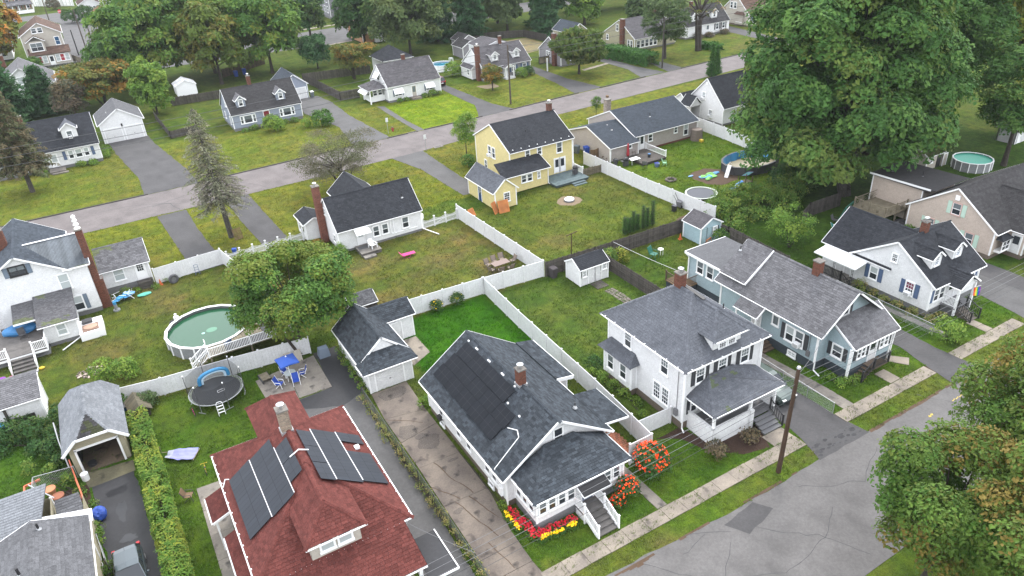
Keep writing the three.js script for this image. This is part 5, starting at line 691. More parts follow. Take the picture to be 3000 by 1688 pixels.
for(const[x,z]of[[-1,-40.3],[-1,-38.4],[-0.6,-36.2],[-0.6,-33.3],[-0.6,-30.4]]){const lp=h.mb();lp.box(x,x+0.1,0,2.75,z-0.05,z+0.05);lp.build('porch_post',M.trim,h.g);}const lf=h.mb();lf.box(-0.7,0.5,0.3,0.4,-38.0,-30.3);lf.build('porch_floor',M.woodPale,h.g);railing(h,[-0.62,0.4,-37.9],[-0.62,0.4,-30.5],M.woodPale,{h:0.8,stuff:true});
const bl=h.mb();bl.box(-0.5,0.2,0.4,0.9,-37.4,-36.8).box(-0.3,0.1,0.4,1.1,-36.5,-36.2,[0.4,2,2]);bl.build('porch_clutter',M.darkgrey,h.g);
const kL=3.1/4.4,FL=(x)=>5.0+(x-0.05)*kL,FR=(x)=>5.0+(8.85-x)*kL,pm={cell:M.panelGrey,frame:M.panel};
for(const[F,x,z0,z1]of[[FL,1.9,-38,-32.6],[FL,3.355,-37,-32.6],[FR,5.73,-37.6,-32.4],[FR,7.205,-37.7,-32.6]]){const q=h.mb();q.bar([x,F(x)+0.17,z0],[x,F(x)+0.17,z1],0.05,0.02);q.build('panel_rail',M.alu,h.g);}
for(let i=0;i<5;i++)for(const[a,b]of[[0.47,1.88],[1.92,3.33]])solarPanel(h,FL,a,b,-38.1+i*1.085+(a>1?0.12:0),-38.1+(i+1)*1.085+(a>1?0.12:0),pm);
for(let i=0;i<2;i++)solarPanel(h,FL,3.38,4.18,-36.8+i*1.68,-36.8+(i+1)*1.66,pm);
for(let i=0;i<3;i++)solarPanel(h,FR,5.7,4.88,-37.3+i*1.68,-37.3+(i+1)*1.66,pm);
for(let i=0;i<5;i++)solarPanel(h,FR,7.18,5.76,-37.65+i*1.05,-37.65+(i+1)*1.05,pm);
for(const i of[0,2,3,4])solarPanel(h,FR,8.65,7.23,-37.75+i*1.04,-37.75+(i+1)*1.04,pm);
const cd=h.mb();cd.path([[3.9,FL(3.9)+0.2,-35.1],[4.45,8.28,-35.0],[5.0,FR(5.0)+0.2,-35.1]],0.04).box(7.9,8.2,FR(8)+0.02,FR(8)+0.2,-36.4,-36.1).path([[0.05,5.05,-38.2],[0.3,5.25,-38.6],[0.5,5.4,-38.3]],0.03);cd.build('conduit',M.trim,h.g);
chimney(h,4.4,-37.6,7.4,9.5,0.6,0.6,{flash:7.75,mortar:M.stucco,brick:mat(0.42,0.33,0.25,{map:T.grit})});
for(let i=0;i<13;i++)for(const x of[-0.03,8.77]){const cl=h.mb();cl.box(x+0.04,x+0.12,5.02,5.07,-41.5+i*0.95,-41.42+i*0.95);cl.build('gutter_bracket',M.trim,h.g);}
downspout(h,[[8.8,4.8,-29.9],[8.5,4.4,-30.0],[8.5,0.2,-30.0]]);
}
{
const h=house('corner_house','cream-walled house with a light grey two-level roof in the lower left corner','house',-10.3,-38);
block(h,M.cream,RF.old,-12.8,-7.9,-41.5,-33.0,0.5,4.0,5.1,'z',{oh:0.4,og:0.3,r:-10.3,f:M.foundGrey,ro:{vary:0.16,e:0.2,w:0.6}});
const R=new Roof(h,RF.pale,{vary:0.08});R.slope([[-16,3.5,-42.6],[-10.3,3.5,-42.6],[-9.6,4.4,-45.9],[-16,4.4,-45.9]]);R.done('rear_roof');walls(h,M.cream,-15.8,-9.7,-45.7,-41.5,0.4,3.4,{},{});
const S=new Roof(h,RF.old,{vary:0.2});S.slope([[-9.5,2.7,-43.3],[-7.9,2.7,-43.3],[-8.1,3.3,-45.3],[-9.5,3.3,-45.3]]);S.done('lean_to_roof');const lw=h.mb();clap(lw,[-7.95,-41.5],[-7.95,-45.2],[[0,0.1],[3.7,0.1],[3.7,3.1],[0,3.1]]);lw.build('lean_to_wall',M.cream,h.g);
const c=h.mb();c.hexa([[-10,3.0,-42.3],[-7.5,3.0,-42.3],[-7.5,3.0,-43.3],[-10,3.0,-43.3],[-10,4.0,-42.0],[-7.45,3.3,-42.0],[-7.45,3.3,-43.2],[-10,4.0,-43.2]]);c.build('parapet',M.white,h.g);
vent(h,-10.9,4.85,-37.9,0.55,0.08);vent(h,-9.9,4.95,-41.0,0.45,0.07);win(h,'E',-7.9,-36.5,2.4,0.8,1.2,{});
}
{
const h=house('open_garage','small cream garage with a clipped grey gable roof and its bay standing open','garage',-6.95,-54.7);
const x0=-9.15,x1=-4.75,z0=-58.3,z1=-51.1,ye=2.3,yr=4.35,xc=-6.95,R=new Roof(h,RF.pale,{vary:0.13,e:0.2,w:0.5}),t=(3.3-ye)/(yr-ye),xl=lerp(x0,xc,t),xr=lerp(x1,xc,t),zf=-52.9,zb=-56.6;
R.slope([[x0,ye,z0],[x0,ye,z1],[xl,3.3,z1],[xc,yr,zf],[xc,yr,zb],[xl,3.3,z0]]);R.slope([[x1,ye,z1],[x1,ye,z0],[xr,3.3,z0],[xc,yr,zb],[xc,yr,zf],[xr,3.3,z1]]);R.cap([xc,yr,zb],[xc,yr,zf]).cap([xc,yr,zf],[xl,3.3,z1]).cap([xc,yr,zf],[xr,3.3,z1]);R.slope([[xr,3.3,z0],[xl,3.3,z0],[xc,yr,zb]]);
R.c.bar([x0,ye-0.05,z1+0.02],[xl,3.25,z1+0.02],0.05,0.2).bar([x1,ye-0.05,z1+0.02],[xr,3.25,z1+0.02],0.05,0.2).bar([xl,3.25,z1+0.03],[xr,3.25,z1+0.03],0.06,0.18);R.done();
const F=new Roof(h,RF.charcoal,{vary:0.2,moss:0.6});F.slope([[xl,3.3,z1],[xr,3.3,z1],[xc,yr,zf]]);F.done('clipped_gable');
const w=h.mb();clap(w,[-8.75,-58],[-8.75,-51.6],[[0,0.1],[6.4,0.1],[6.4,2.4],[0,2.4]]);clap(w,[-5.15,-51.6],[-5.15,-58],[[0,0.1],[6.4,0.1],[6.4,2.4],[0,2.4]]);clap(w,[-5.15,-58],[-8.75,-58],[[0,0.1],[3.6,0.1],[3.6,2.4],[2.6,3.2],[1,3.2],[0,2.4]]);clap(w,[-8.75,-51.6],[-8.3,-51.6],[[0,0.1],[0.45,0.1],[0.45,2.7],[0,2.4]]);clap(w,[-5.6,-51.6],[-5.15,-51.6],[[0,0.1],[0.45,0.1],[0.45,2.4],[0,2.7]]);clap(w,[-8.3,-51.6],[-5.6,-51.6],[[0,2.15],[2.7,2.15],[2.7,2.7],[2.2,3.15],[0.5,3.15],[0,2.7]]);w.build('wall',M.cream,h.g);
const f=h.mb();f.box(-8.42,-8.28,0,2.2,-51.65,-51.52).box(-5.62,-5.48,0,2.2,-51.65,-51.52).box(-8.42,-5.48,2.12,2.27,-51.65,-51.52);f.build('door_frame',M.trim,h.g);const fl=h.mb();fl.box(-8.7,-5.2,0,0.08,-57.95,-51.55);fl.build('floor',mat(0.17,0.125,0.09,{map:T.concrete}),h.g);
const cl=h.mb();cl.cyl([-7.75,0.08,-52.2],[-7.75,0.35,-52.2],0.3,0.3,12).box(-8.6,-8.35,0.1,1.1,-54.5,-53);cl.build('tub',M.black,h.g);const gl=h.mb();gl.box(-8.1,-7.75,1.2,1.75,-53.4,-53.3);gl.build('tool',M.lime,h.g);
}
{
const h=house('long_shed','long white shed with a grey shingle roof at the left edge by the trash heap','shed',-13,-62);
block(h,M.white,RF.lightgrey,-18,-10.5,-63.6,-60.6,0,2.35,3.2,'x',{oh:0.35,og:0.2,r:-63.0,ye2:2.9,ro:{vary:0.22}});
const o=h.mb();o.box(-13.0,-11.2,0.1,1.0,-60.62,-60.56,0.6).box(-13.1,-12.9,0,2.2,-60.6,-60.5);o.build('opening',M.woodDark,h.g);
}
{
const h=house('white_house','big white house with corrugated metal roof slope and tall brick chimney at the left edge','house',-8,-80);
const R=new Roof(h,RF.bluegrey,{vary:0.25});const w=h.mb(),xr=-10.6,yr=7.85,k=0.63;
clap(w,[-14.4,-77.5],[-5.05,-77.5],[[0,0.5],[9.35,0.5],[9.35,5.35],[7.5,5.35],[3.8,yr-0.2],[0,5.35]],0.12);clap(w,[-5.05,-77.5],[-5.05,-84.5],[[0,0.5],[7,0.5],[7,5.35],[3.5,7.0],[0,5.35]],0.12);clap(w,[-6.9,-84.5],[-6.9,-88],[[0,0.5],[3.5,0.5],[3.5,5.35],[0,5.35]],0.12);clap(w,[-14.4,-88],[-14.4,-77.5],[[0,0.5],[10.5,0.5],[10.5,5.35],[0,5.35]],0.12);clap(w,[-6.9,-88],[-14.4,-88],[[0,0.5],[7.5,0.5],[7.5,5.35],[3.7,7.6],[0,5.35]],0.12);w.build('wall',M.white,h.g);
const f=h.mb();f.box(-14.35,-5.1,0,0.5,-88,-77.55);f.build('foundation',M.foundGrey,h.g);
R.gable(-14.75,-6.5,-88.3,-77.2,5.25,yr,'z',xr,{ends:[-77.2,-88.3]});R.done();
const C=h.mb();const rib=(z0,y0,z1,y1)=>{const n=44;for(let i=0;i<n;i++){const a=lerp(-9.9,-4.75,i/n),b=lerp(-9.9,-4.75,(i+1)/n),m=(a+b)/2,cl=(x)=>{const t=clamp((x+9.9)/2.9,0,1);return t;};const s0=(x)=>x<-7.0?lerp(1,0,(x+9.9)/2.9):0;const P=(x,t,d)=>[x,lerp(y0,y1,t)+d,lerp(z0,z1,t)];C.quad(P(a,s0(a),0.0),P(m,s0(m),0.06),P(m,1,0.06),P(a,1,0.0),0.75+0.6*fbm(a*3,2,2,5)).quad(P(m,s0(m),0.06),P(b,s0(b),0.0),P(b,1,0),P(m,1,0.06),0.75+0.6*fbm(b*3,2,2,5));}};
rib(-77.15,5.45,-81,7.35);rib(-84.9,5.45,-81,7.35);C.build('metal_roof',mat(0.20,0.225,0.25,{roughness:0.45,metalness:0.3,map:T.grit}),h.g);
const tr=h.mb();tr.bar([-7.2,5.36,-77.12],[-4.75,5.36,-77.12],0.1,0.12).bar([-4.72,5.4,-77.15],[-4.72,7.3,-81],0.05,0.16).bar([-9.9,7.42,-81],[-4.75,7.42,-81],0.2,0.05);tr.build('fascia',M.trim,h.g);
const ch=chimney(h,-4.72,-78.3,0,8.7,0.6,0.95,{wide:3.2,pot:0});const ant=h.mb();for(let i=0;i<4;i++)ant.cyl([-4.72,8.8+i*0.38,-78.3],[-4.72,8.98+i*0.38,-78.3],0.3-i*0.03,0.18,10);ant.cyl([-4.72,8.7,-78.3],[-4.72,10.2,-78.3],0.07,0.07,8);ant.build('flue_cap',M.trim,h.g);
chimney(h,-11.5,-82,7.0,9.1,0.75,0.75,{pot:0});
const wa=h.mb();clap(wa,[-10,-72.8],[-7.3,-72.8],[[0,0.4],[2.7,0.4],[2.7,2.4],[0,2.4]],0.12);clap(wa,[-7.3,-72.8],[-7.3,-77.5],[[0,0.4],[4.7,0.4],[4.7,3.2],[0,2.4]],0.12);clap(wa,[-10,-77.5],[-10,-72.8],[[0,0.4],[4.7,0.4],[4.7,2.4],[0,3.2]],0.12);wa.build('addition_wall',M.white,h.g);const wf=h.mb();wf.box(-9.95,-7.35,0,0.4,-77.4,-72.85);wf.build('addition_foundation',M.foundGrey,h.g);
const P=new Roof(h,RF.lightgrey,{vary:0.22,e:0.15,w:0.26,moss:0.68});P.slope([[-10.4,2.45,-72.3],[-7.0,2.45,-72.3],[-7.0,3.4,-77.45],[-10.4,3.4,-77.45]]).gut([-10.4,2.45,-72.3],[-7.0,2.45,-72.3],[0,1]);P.slope([[-12.3,2.55,-74.2],[-10.4,2.55,-74.2],[-10.4,3.1,-77.45],[-12.3,3.1,-77.45]]);P.c.bar([-12.3,2.48,-74.18],[-10.4,2.48,-74.18],0.05,0.15);P.done('addition_roof');
win(h,'S',-72.8,-8.6,1.5,0.75,1.1,{up:M.blind,lo:M.blind});win(h,'S',-77.5,-7.35,4.1,0.85,1.6,{up:M.blind,lo:M.blind});win(h,'S',-77.5,-6.9,1.5,0.85,1.5,{up:M.blind,sh:M.shutterGrey,shOne:1});win(h,'S',-77.5,-10.65,6.35,1.3,0.9,{type:'slide',sh:M.shutterGrey,sw:0.4,trim:M.black,sash:M.black,up:M.glassMid});
door(h,'S',-77.5,-10.9,1.0,0.85,1.95,M.trim,{glass:M.glass});
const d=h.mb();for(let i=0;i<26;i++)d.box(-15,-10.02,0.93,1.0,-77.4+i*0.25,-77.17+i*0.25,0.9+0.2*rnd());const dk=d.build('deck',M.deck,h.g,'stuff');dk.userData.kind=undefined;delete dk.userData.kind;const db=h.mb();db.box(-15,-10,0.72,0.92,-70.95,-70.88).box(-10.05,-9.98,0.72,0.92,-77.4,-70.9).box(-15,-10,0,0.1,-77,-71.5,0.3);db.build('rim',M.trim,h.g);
steps(h,-13.0,-11.2,-70.9,-69.5,1.0,4,M.deck);railing(h,[-11.1,1.0,-70.95],[-10.0,1.0,-70.95],M.trim,{});railing(h,[-10.0,1.0,-70.95],[-10.0,1.0,-72.7],M.trim,{posts:[]});railing(h,[-15,1.0,-70.95],[-13.1,1.0,-70.95],M.trim,{});for(const x of[-13.1,-11.1]){const q=h.mb();q.bar([x,1.7,-70.9],[x,0.7,-69.5],0.07,0.09).bar([x,0.95,-70.9],[x,0.05,-69.5],0.06,0.2).box(x-0.06,x+0.06,0,0.85,-69.55,-69.43);q.build('stair_rail',M.trim,h.g);}
downspout(h,[[-7.0,2.3,-72.4],[-7.25,2.0,-72.7],[-7.25,0.3,-72.7],[-9.0,0.15,-71.2]]);
}
{
const h=house('annex','low white building with patched grey roof and half-glass door beside the brick chimney','annex',-2,-83.3);
block(h,M.white,RF.lightgrey,-4.5,0.2,-85.9,-80.8,0.7,2.75,4.35,'x',{oh:0.4,og:0.25,g0:0,r:-83.4,f:M.foundGrey,ends:[0.45],ro:{vary:0.28,e:0.2,moss:0.72}});
win(h,'S',-80.8,-2.75,1.95,0.95,1.35,{up:M.blind,lo:M.blind});door(h,'S',-80.8,-0.65,0.75,0.85,1.95,M.trim,{glass:M.glass,grid:true});
const s=h.mb();s.box(-1.3,0.0,0.5,0.62,-80.75,-79.7);for(let i=0;i<3;i++)s.box(-1.3,0.0,0.05+i*0.28,0.28+i*0.28,-79.72,-79.66,0.8+0.3*rnd());for(const x of[-1.3,0])s.box(x-0.05,x+0.05,0,1.2,-79.72,-79.62);s.build('stoop',M.woodGrey,h.g);downspout(h,[[0.4,2.6,-80.5],[0.25,2.3,-80.7],[0.25,0.1,-80.7]]);
}
{
const h=house('white_garage','white single garage with dark shingle roof, pent hood over the door and a side room','garage',14.6,-52);
block(h,M.white,RF.slate,12.8,16.6,-56.0,-48.45,0,2.3,4.25,'z',{oh:0.35,og:0.2,g1:-1.0,r:14.7,ro:{vary:0.36},ends:[-56.2],sides:'NEW'});
const w=h.mb();clap(w,[12.8,-48.45],[13.35,-48.45],[[0,0],[0.55,0],[0.55,2.3],[0,2.3]]);clap(w,[15.85,-48.45],[16.6,-48.45],[[0,0],[0.75,0],[0.75,2.3],[0,2.3]]);clap(w,[13.35,-48.45],[15.85,-48.45],[[0,1.95],[2.5,1.95],[2.5,2.3],[0,2.3]]);clap(w,[13.1,-49.5],[16.3,-49.5],[[0,2.5],[3.2,2.5],[1.6,4.1]]);w.build('front_wall',M.white,h.g);const tr=h.mb();tr.bar([12.5,2.35,-49.4],[14.7,4.22,-49.4],0.05,0.16).bar([16.9,2.35,-49.4],[14.7,4.22,-49.4],0.05,0.16);tr.build('rake',M.trim,h.g);
const R=new Roof(h,RF.slate,{vary:0.36});R.slope([[12.3,2.3,-47.95],[17.05,2.3,-47.95],[15.95,3.15,-49.5],[13.4,3.15,-49.5]]).slope([[12.3,2.3,-49.7],[12.3,2.3,-47.95],[13.4,3.15,-49.5],[13.4,3.15,-49.7]]).slope([[17.05,2.3,-47.95],[17.05,2.3,-49.7],[15.95,3.15,-49.7],[15.95,3.15,-49.5]]).cap([12.3,2.3,-47.95],[13.4,3.15,-49.5]).cap([17.05,2.3,-47.95],[15.95,3.15,-49.5]);R.gut([12.3,2.3,-47.95],[17.05,2.3,-47.95],[0,1]).gut([12.3,2.3,-49.7],[12.3,2.3,-47.95],[-1,0]);R.done('pent_roof');
garageDoor(h,'S',-48.5,14.6,0,2.4,1.95);const bd=h.mb();bd.box(12.8,13.35,0,2.25,-48.43,-48.41);
block(h,M.white,RF.slate,16.6,19.4,-57.2,-54.5,0,2.45,3.35,'x',{oh:0.3,og:0.25,g0:0.9,r:-55.9,sides:'NES',ends:[19.65],ro:{vary:0.36}});door(h,'S',-54.5,17.8,0.02,0.85,1.9,M.white);
}
{const h=house('weathered_shed','small weathered shed of dark vertical boards with a grey shingle roof behind the white garage','shed',16.8,-60.6);block(h,M.woodDark,RF.old,15.4,17.8,-61.8,-59.4,0,1.9,2.6,'x',{oh:0.15,og:0.15,trim:M.woodDark,ro:{vary:0.3,e:0.14,w:0.2}});const b=h.mb();for(let i=0;i<12;i++)b.box(15.4+i*0.2,15.58+i*0.2,0,1.9,-59.36,-59.33,0.8+0.5*rnd());b.build('board',M.woodDark,h.g,'stuff');}
{
const h=house('chimney_house','low white house with dark roof, tall red brick end chimney and small rear deck','house',24.5,-78);
block(h,M.white,RF.dark,19.4,29.5,-81.2,-74.9,0.3,2.75,5.75,'x',{oh:0.35,og:0.15,r:-78.0,f:M.foundGrey,ro:{vary:0.2}});
block(h,M.white,RF.dark,22.6,27.2,-87,-78,0.3,2.75,4.9,'z',{oh:0.3,og:0.3,g1:0,sides:'NEW',f:M.foundGrey,ends:[-87.3],ro:{vary:0.2}});
block(h,M.white,RF.dark,17.2,19.4,-83.6,-80.2,0.2,2.3,3.0,'z',{oh:0.25,og:0.25,ro:{vary:0.2}});win(h,'W',17.2,-82.6,1.4,0.8,1.4,{up:M.glass});door(h,'W',17.2,-81.2,0.2,0.85,1.95,M.trim,{glass:M.glass,full:true});
for(const x of[23.85,24.95])win(h,'S',-74.9,x,1.55,0.68,1.2);win(h,'S',-74.9,27.5,1.65,0.75,1.3);win(h,'W',19.4,-78.6,3.9,0.5,0.75);win(h,'W',19.4,-79.6,1.4,0.5,1.0);win(h,'W',19.4,-76.3,1.4,0.6,0.85);
door(h,'S',-74.9,21.95,0.45,0.8,1.85,M.trim,{glass:M.blind});const c=h.mb();c.hexa([[21.2,2.1,-73.7],[22.9,2.1,-73.7],[22.9,2.6,-74.85],[21.2,2.6,-74.85],[21.2,2.15,-73.7],[22.9,2.15,-73.7],[22.9,2.65,-74.85],[21.2,2.65,-74.85]]).bar([21.25,2.05,-73.75],[21.25,1.7,-74.85],0.04,0.04).bar([22.85,2.05,-73.75],[22.85,1.7,-74.85],0.04,0.04);c.build('door_awning',M.trim,h.g);
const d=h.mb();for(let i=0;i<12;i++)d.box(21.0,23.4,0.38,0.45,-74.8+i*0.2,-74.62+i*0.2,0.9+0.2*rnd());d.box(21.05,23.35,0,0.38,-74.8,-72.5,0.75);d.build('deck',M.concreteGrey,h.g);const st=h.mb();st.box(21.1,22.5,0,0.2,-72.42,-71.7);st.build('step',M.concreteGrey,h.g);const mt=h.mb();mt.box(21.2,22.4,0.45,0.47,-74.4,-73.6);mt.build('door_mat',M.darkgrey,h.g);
const pn=h.mb();pn.box(25.95,26.02,0.4,2.4,-74.88,-74.8).box(25.6,25.67,0.75,2.4,-74.88,-74.8).box(25.6,28.9,0.68,0.75,-74.88,-74.8);pn.build('pipe_run',M.trim,h.g);
chimney(h,18.95,-79.2,0,6.9,0.75,0.7,{pot:1,mortar:M.mortar,brick:mat(0.28,0.10,0.065,{map:T.grit})});vent(h,28.0,4.2,-76.2,0.5);vent(h,19.9,3.4,-75.8,0.35,0.04);
downspout(h,[[29.6,2.6,-74.7],[29.55,2.3,-74.85],[29.55,0.3,-74.85],[30.6,0.08,-72.6]]);const ac=h.mb();ac.box(29.55,30.1,1.2,1.7,-76.2,-75.5);ac.build('window_unit',M.trim,h.g);
}
{
const h=house('yellow_house','two-storey pale yellow house with dark roof, rear wing and blue-grey deck','house',49.5,-84.3);
block(h,M.yellow,RF.dark,44.6,54.4,-89.0,-79.6,0.2,4.95,7.65,'x',{oh:0.35,og:0.15,r:-84.3,f:M.foundGrey,ro:{vary:0.16}});
const w=h.mb();clap(w,[42.4,-77.7],[49.1,-77.7],[[0,0.2],[6.7,0.2],[6.7,2.6],[0,2.6]]);clap(w,[49.1,-77.7],[49.1,-79.6],[[0,0.2],[1.9,0.2],[1.9,3.8],[0,2.6]]);w.build('wing_wall',M.yellow,h.g);
const R=new Roof(h,RF.dark,{vary:0.16});R.slope([[42.2,2.62,-77.3],[49.4,2.62,-77.3],[49.0,3.95,-79.58],[44.2,3.95,-79.58],[42.2,3.95,-79.58]]).gut([42.2,2.62,-77.3],[49.4,2.62,-77.3],[0,1]);R.c.bar([49.42,2.55,-77.3],[49.02,3.88,-79.58],0.05,0.16);R.done('wing_roof');
for(const x of[45.45,46.35])win(h,'S',-77.7,x,1.75,0.68,0.95);win(h,'S',-77.7,47.75,1.75,0.35,0.85,{type:'slide'});
for(const[x,hh]of[[47.3,0.95],[49.15,0.95]])win(h,'S',-79.6,x,4.2,0.62,hh);win(h,'S',-79.6,52.3,4.0,0.78,1.4);for(const z of[-84.95,-83.85])win(h,'W',44.6,z,3.75,0.7,1.4,{ac:z<-84});win(h,'W',44.6,-86.3,1.5,0.6,1.2);
door(h,'S',-79.6,51.85,0.5,0.8,2.0,M.trim,{glass:M.glass,full:true});door(h,'S',-79.6,52.75,0.5,0.8,2.0,M.trim,{glass:M.glass,full:true});
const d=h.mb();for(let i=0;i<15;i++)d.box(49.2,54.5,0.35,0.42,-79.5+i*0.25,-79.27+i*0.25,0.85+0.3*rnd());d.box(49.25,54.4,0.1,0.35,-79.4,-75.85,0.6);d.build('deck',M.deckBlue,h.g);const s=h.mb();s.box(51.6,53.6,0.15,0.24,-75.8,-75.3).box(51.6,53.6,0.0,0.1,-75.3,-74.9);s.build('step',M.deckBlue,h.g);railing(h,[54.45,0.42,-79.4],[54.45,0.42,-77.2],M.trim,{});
chimney(h,54.0,-84.5,6.8,8.6,0.6,0.6,{pot:1,mortar:M.stucco});vent(h,48.6,6.1,-81.9,0.5);downspout(h,[[54.6,4.8,-79.4],[54.5,4.5,-79.5],[54.5,0.5,-79.5]]);downspout(h,[[49.3,2.5,-77.4],[49.15,2.2,-77.6],[49.15,0.3,-77.6],[49.8,0.08,-76.4]]);
for(let i=0;i<8;i++){const rv=h.mb();rv.box(45+i*1.25,45.07+i*1.25,5.2,5.28,-79.5,-79.35);rv.build('snow_guard',M.trim,h.g);}
}
{const h=house('yellow_garage','small yellow gabled garage with grid window beside the orange boards','garage',40.8,-77.8);block(h,M.yellow,RF.grey,39.3,42.3,-81.5,-74.4,0.1,2.4,4.0,'z',{oh:0.3,og:0.2,ro:{vary:0.14}});win(h,'S',-74.4,40.95,1.5,0.75,1.1,{type:'grid',up:M.glass});door(h,'W',39.3,-78.3,0.1,0.8,2.05,M.doorBlue,{glass:M.glass,grid:true});const w=h.mb();w.box(39.15,39.32,0.1,0.4,-74.3,-81,0.9);}
{
const h=house('tan_house','tan ranch house with slate blue roof, sliding door and grey deck','house',69,-85);
block(h,M.tan,RF.bluegrey,65.4,77.4,-91,-80.0,0.3,2.6,5.1,'x',{oh:0.35,og:0.1,r:-85.6,f:M.foundGrey,ro:{vary:0.12}});
block(h,M.tan,RF.bluegrey,60.4,65.4,-89.4,-79.0,0.2,2.25,4.1,'x',{oh:0.35,og:0.25,g1:0,r:-84.3,sides:'NSW',f:M.foundGrey,ends:[60.15],ro:{vary:0.12}});
win(h,'S',-80,68.4,1.75,0.7,0.95,{up:M.glass});win(h,'S',-80,73.2,1.95,0.55,0.9);win(h,'S',-80,75.2,1.6,0.75,1.6,{up:M.blind});win(h,'S',-79.0,63.9,1.7,0.5,0.45,{type:'pic'});
door(h,'S',-80,66.05,0.4,0.75,2.0,M.trim,{glass:M.glassMid,full:true});door(h,'S',-80,66.85,0.4,0.75,2.0,M.trim,{glass:M.glass,full:true});
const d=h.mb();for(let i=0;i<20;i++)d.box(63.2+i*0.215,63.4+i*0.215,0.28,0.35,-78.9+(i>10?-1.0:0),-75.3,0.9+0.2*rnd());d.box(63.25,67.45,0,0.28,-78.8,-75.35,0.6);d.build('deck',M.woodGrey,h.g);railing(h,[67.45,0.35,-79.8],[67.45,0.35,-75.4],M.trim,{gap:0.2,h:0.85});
chimney(h,66.2,-87.4,3.5,6.2,0.85,0.7,{pot:0,mortar:M.stucco,brick:mat(0.5,0.42,0.36,{map:T.grit})});vent(h,70.4,3.9,-82.6,0.55);vent(h,63.1,3.5,-82.2,0.25);vent(h,63.3,3.85,-83.6,0.2);
const g=h.mb();clap(g,[65.4,-89],[65.4,-80.05],[[0,2.2],[8.95,2.2],[8.95,2.55],[3.4,4.9],[0,3.3]]);g.build('gable_wall',M.tan,h.g);downspout(h,[[60.3,2.1,-78.7],[60.45,1.9,-78.9],[60.45,0.1,-78.9]]);downspout(h,[[77.5,2.45,-79.75],[77.45,2.2,-79.9],[77.45,0.1,-79.9]]);
const bk=h.mb();bk.box(67.5,77.3,0.05,0.3,-79.99,-79.94);bk.build('foundation_strip',M.brick,h.g);
}
{
const h=house('white_gable_house','tall white gabled house with near-black roof, partly hidden by the big maple','house',90,-85);
block(h,M.white,RF.dark,83.9,96,-89,-81.2,0.3,2.75,6.75,'x',{oh:0.25,og:0.15,r:-85.0,f:M.foundGrey,ro:{vary:0.14}});
win(h,'W',83.9,-85.6,3.9,0.7,1.1,{ac:true,up:M.blind});win(h,'W',83.9,-83.9,1.4,0.7,1.1,{ac:true,type:'grid'});const v=h.mb();v.box(83.8,83.9,5.7,6.15,-85.3,-84.9);v.build('gable_vent',M.trim,h.g);
block(h,M.white,RF.dark,81.7,83.9,-88.2,-86.2,0.3,2.5,3.9,'z',{oh:0.25,og:0.2,sides:'N',ro:{vary:0.14}});const pg=h.mb();clap(pg,[81.7,-86.2],[83.9,-86.2],[[0,2.3],[2.2,2.3],[1.1,3.7]]);clap(pg,[81.7,-88.2],[81.7,-86.2],[[0,0.3],[2,0.3],[2,2.4],[0,2.4]]);pg.box(81.65,81.8,0,2.5,-86.3,-86.15).box(81.8,83.8,0.35,0.42,-88,-86.2,0.6);pg.build('entry_porch',M.white,h.g);
block(h,M.white,RF.dark,83.2,86.5,-91.5,-88.5,0.3,2.4,3.6,'x',{oh:0.2,og:0.2,ro:{vary:0.14}});chimney(h,92.2,-85,6,8,0.55,0.55,{pot:1});downspout(h,[[83.8,2.6,-80.9],[83.85,2.3,-81.15],[83.85,0.1,-81.15]]);
}
{
const h=house('left_cape_house','long white cape with one dormer and navy shutters left of the two-car garage','house',-8,-135);
block(h,M.white,RF.dark,-15.6,-0.9,-139.3,-130.6,0.5,3.0,6.9,'x',{oh:0.3,og:0.2,r:-135,f:M.foundGrey,ro:{vary:0.14,e:0.25,w:0.5}});dormer(h,M.white,RF.grey,-5.3,-3.2,-131.8,-134.4,4.1,5.7,6.6,{e:0.25,w:0.5,ww:0.75,wh:1.1,wy:-0.2,win:{ac:true}});
for(const[x,w]of[[-5.0,0.62],[-3.9,0.85],[-2.8,0.62]])win(h,'S',-130.6,x,1.95,w,1.2,{up:M.blind});for(const x of[-5.9,-1.9])mesh('shutter',shutGeo(0.45,1.35),M.shutterBlue,h.g,x-h.o[0],1.95,-130.58-h.o[2]);win(h,'S',-130.6,-10.6,1.9,0.9,1.2,{sh:M.shutterBlue});win(h,'S',-130.6,-14.2,1.9,0.9,1.2,{sh:M.shutterBlue});door(h,'S',-130.6,-7.4,0.5,0.95,2.0,M.trim,{glass:M.blind,full:true});chimney(h,-10.2,-135,6.3,8.0,0.7,0.6,{pot:0});
const s=h.mb();s.box(-8.5,-6.3,0,0.35,-130.5,-128.6).box(-8.2,-6.0,0,0.17,-128.6,-128.1);s.build('stoop',M.concrete,h.g);
}
{const h=house('two_car_garage','white two-car garage with grey gable roof at the head of the asphalt drive','garage',3.4,-144);block(h,M.white,RF.old,0.1,6.7,-148.6,-140.2,0,3.15,5.5,'z',{oh:0.35,og:0.2,ro:{vary:0.12,e:0.25,w:0.5}});garageDoor(h,'S',-140.2,1.85,0,2.6,2.3);garageDoor(h,'S',-140.2,5.0,0,2.6,2.3);const l=h.mb();l.box(3.3,3.55,2.5,2.9,-140.2,-140.0);l.build('wall_lamp',M.black,h.g);const sk=h.mb();sk.box(1.7,2.3,4.35,4.45,-143.6,-142.8);sk.build('skylight',M.trim,h.g);}
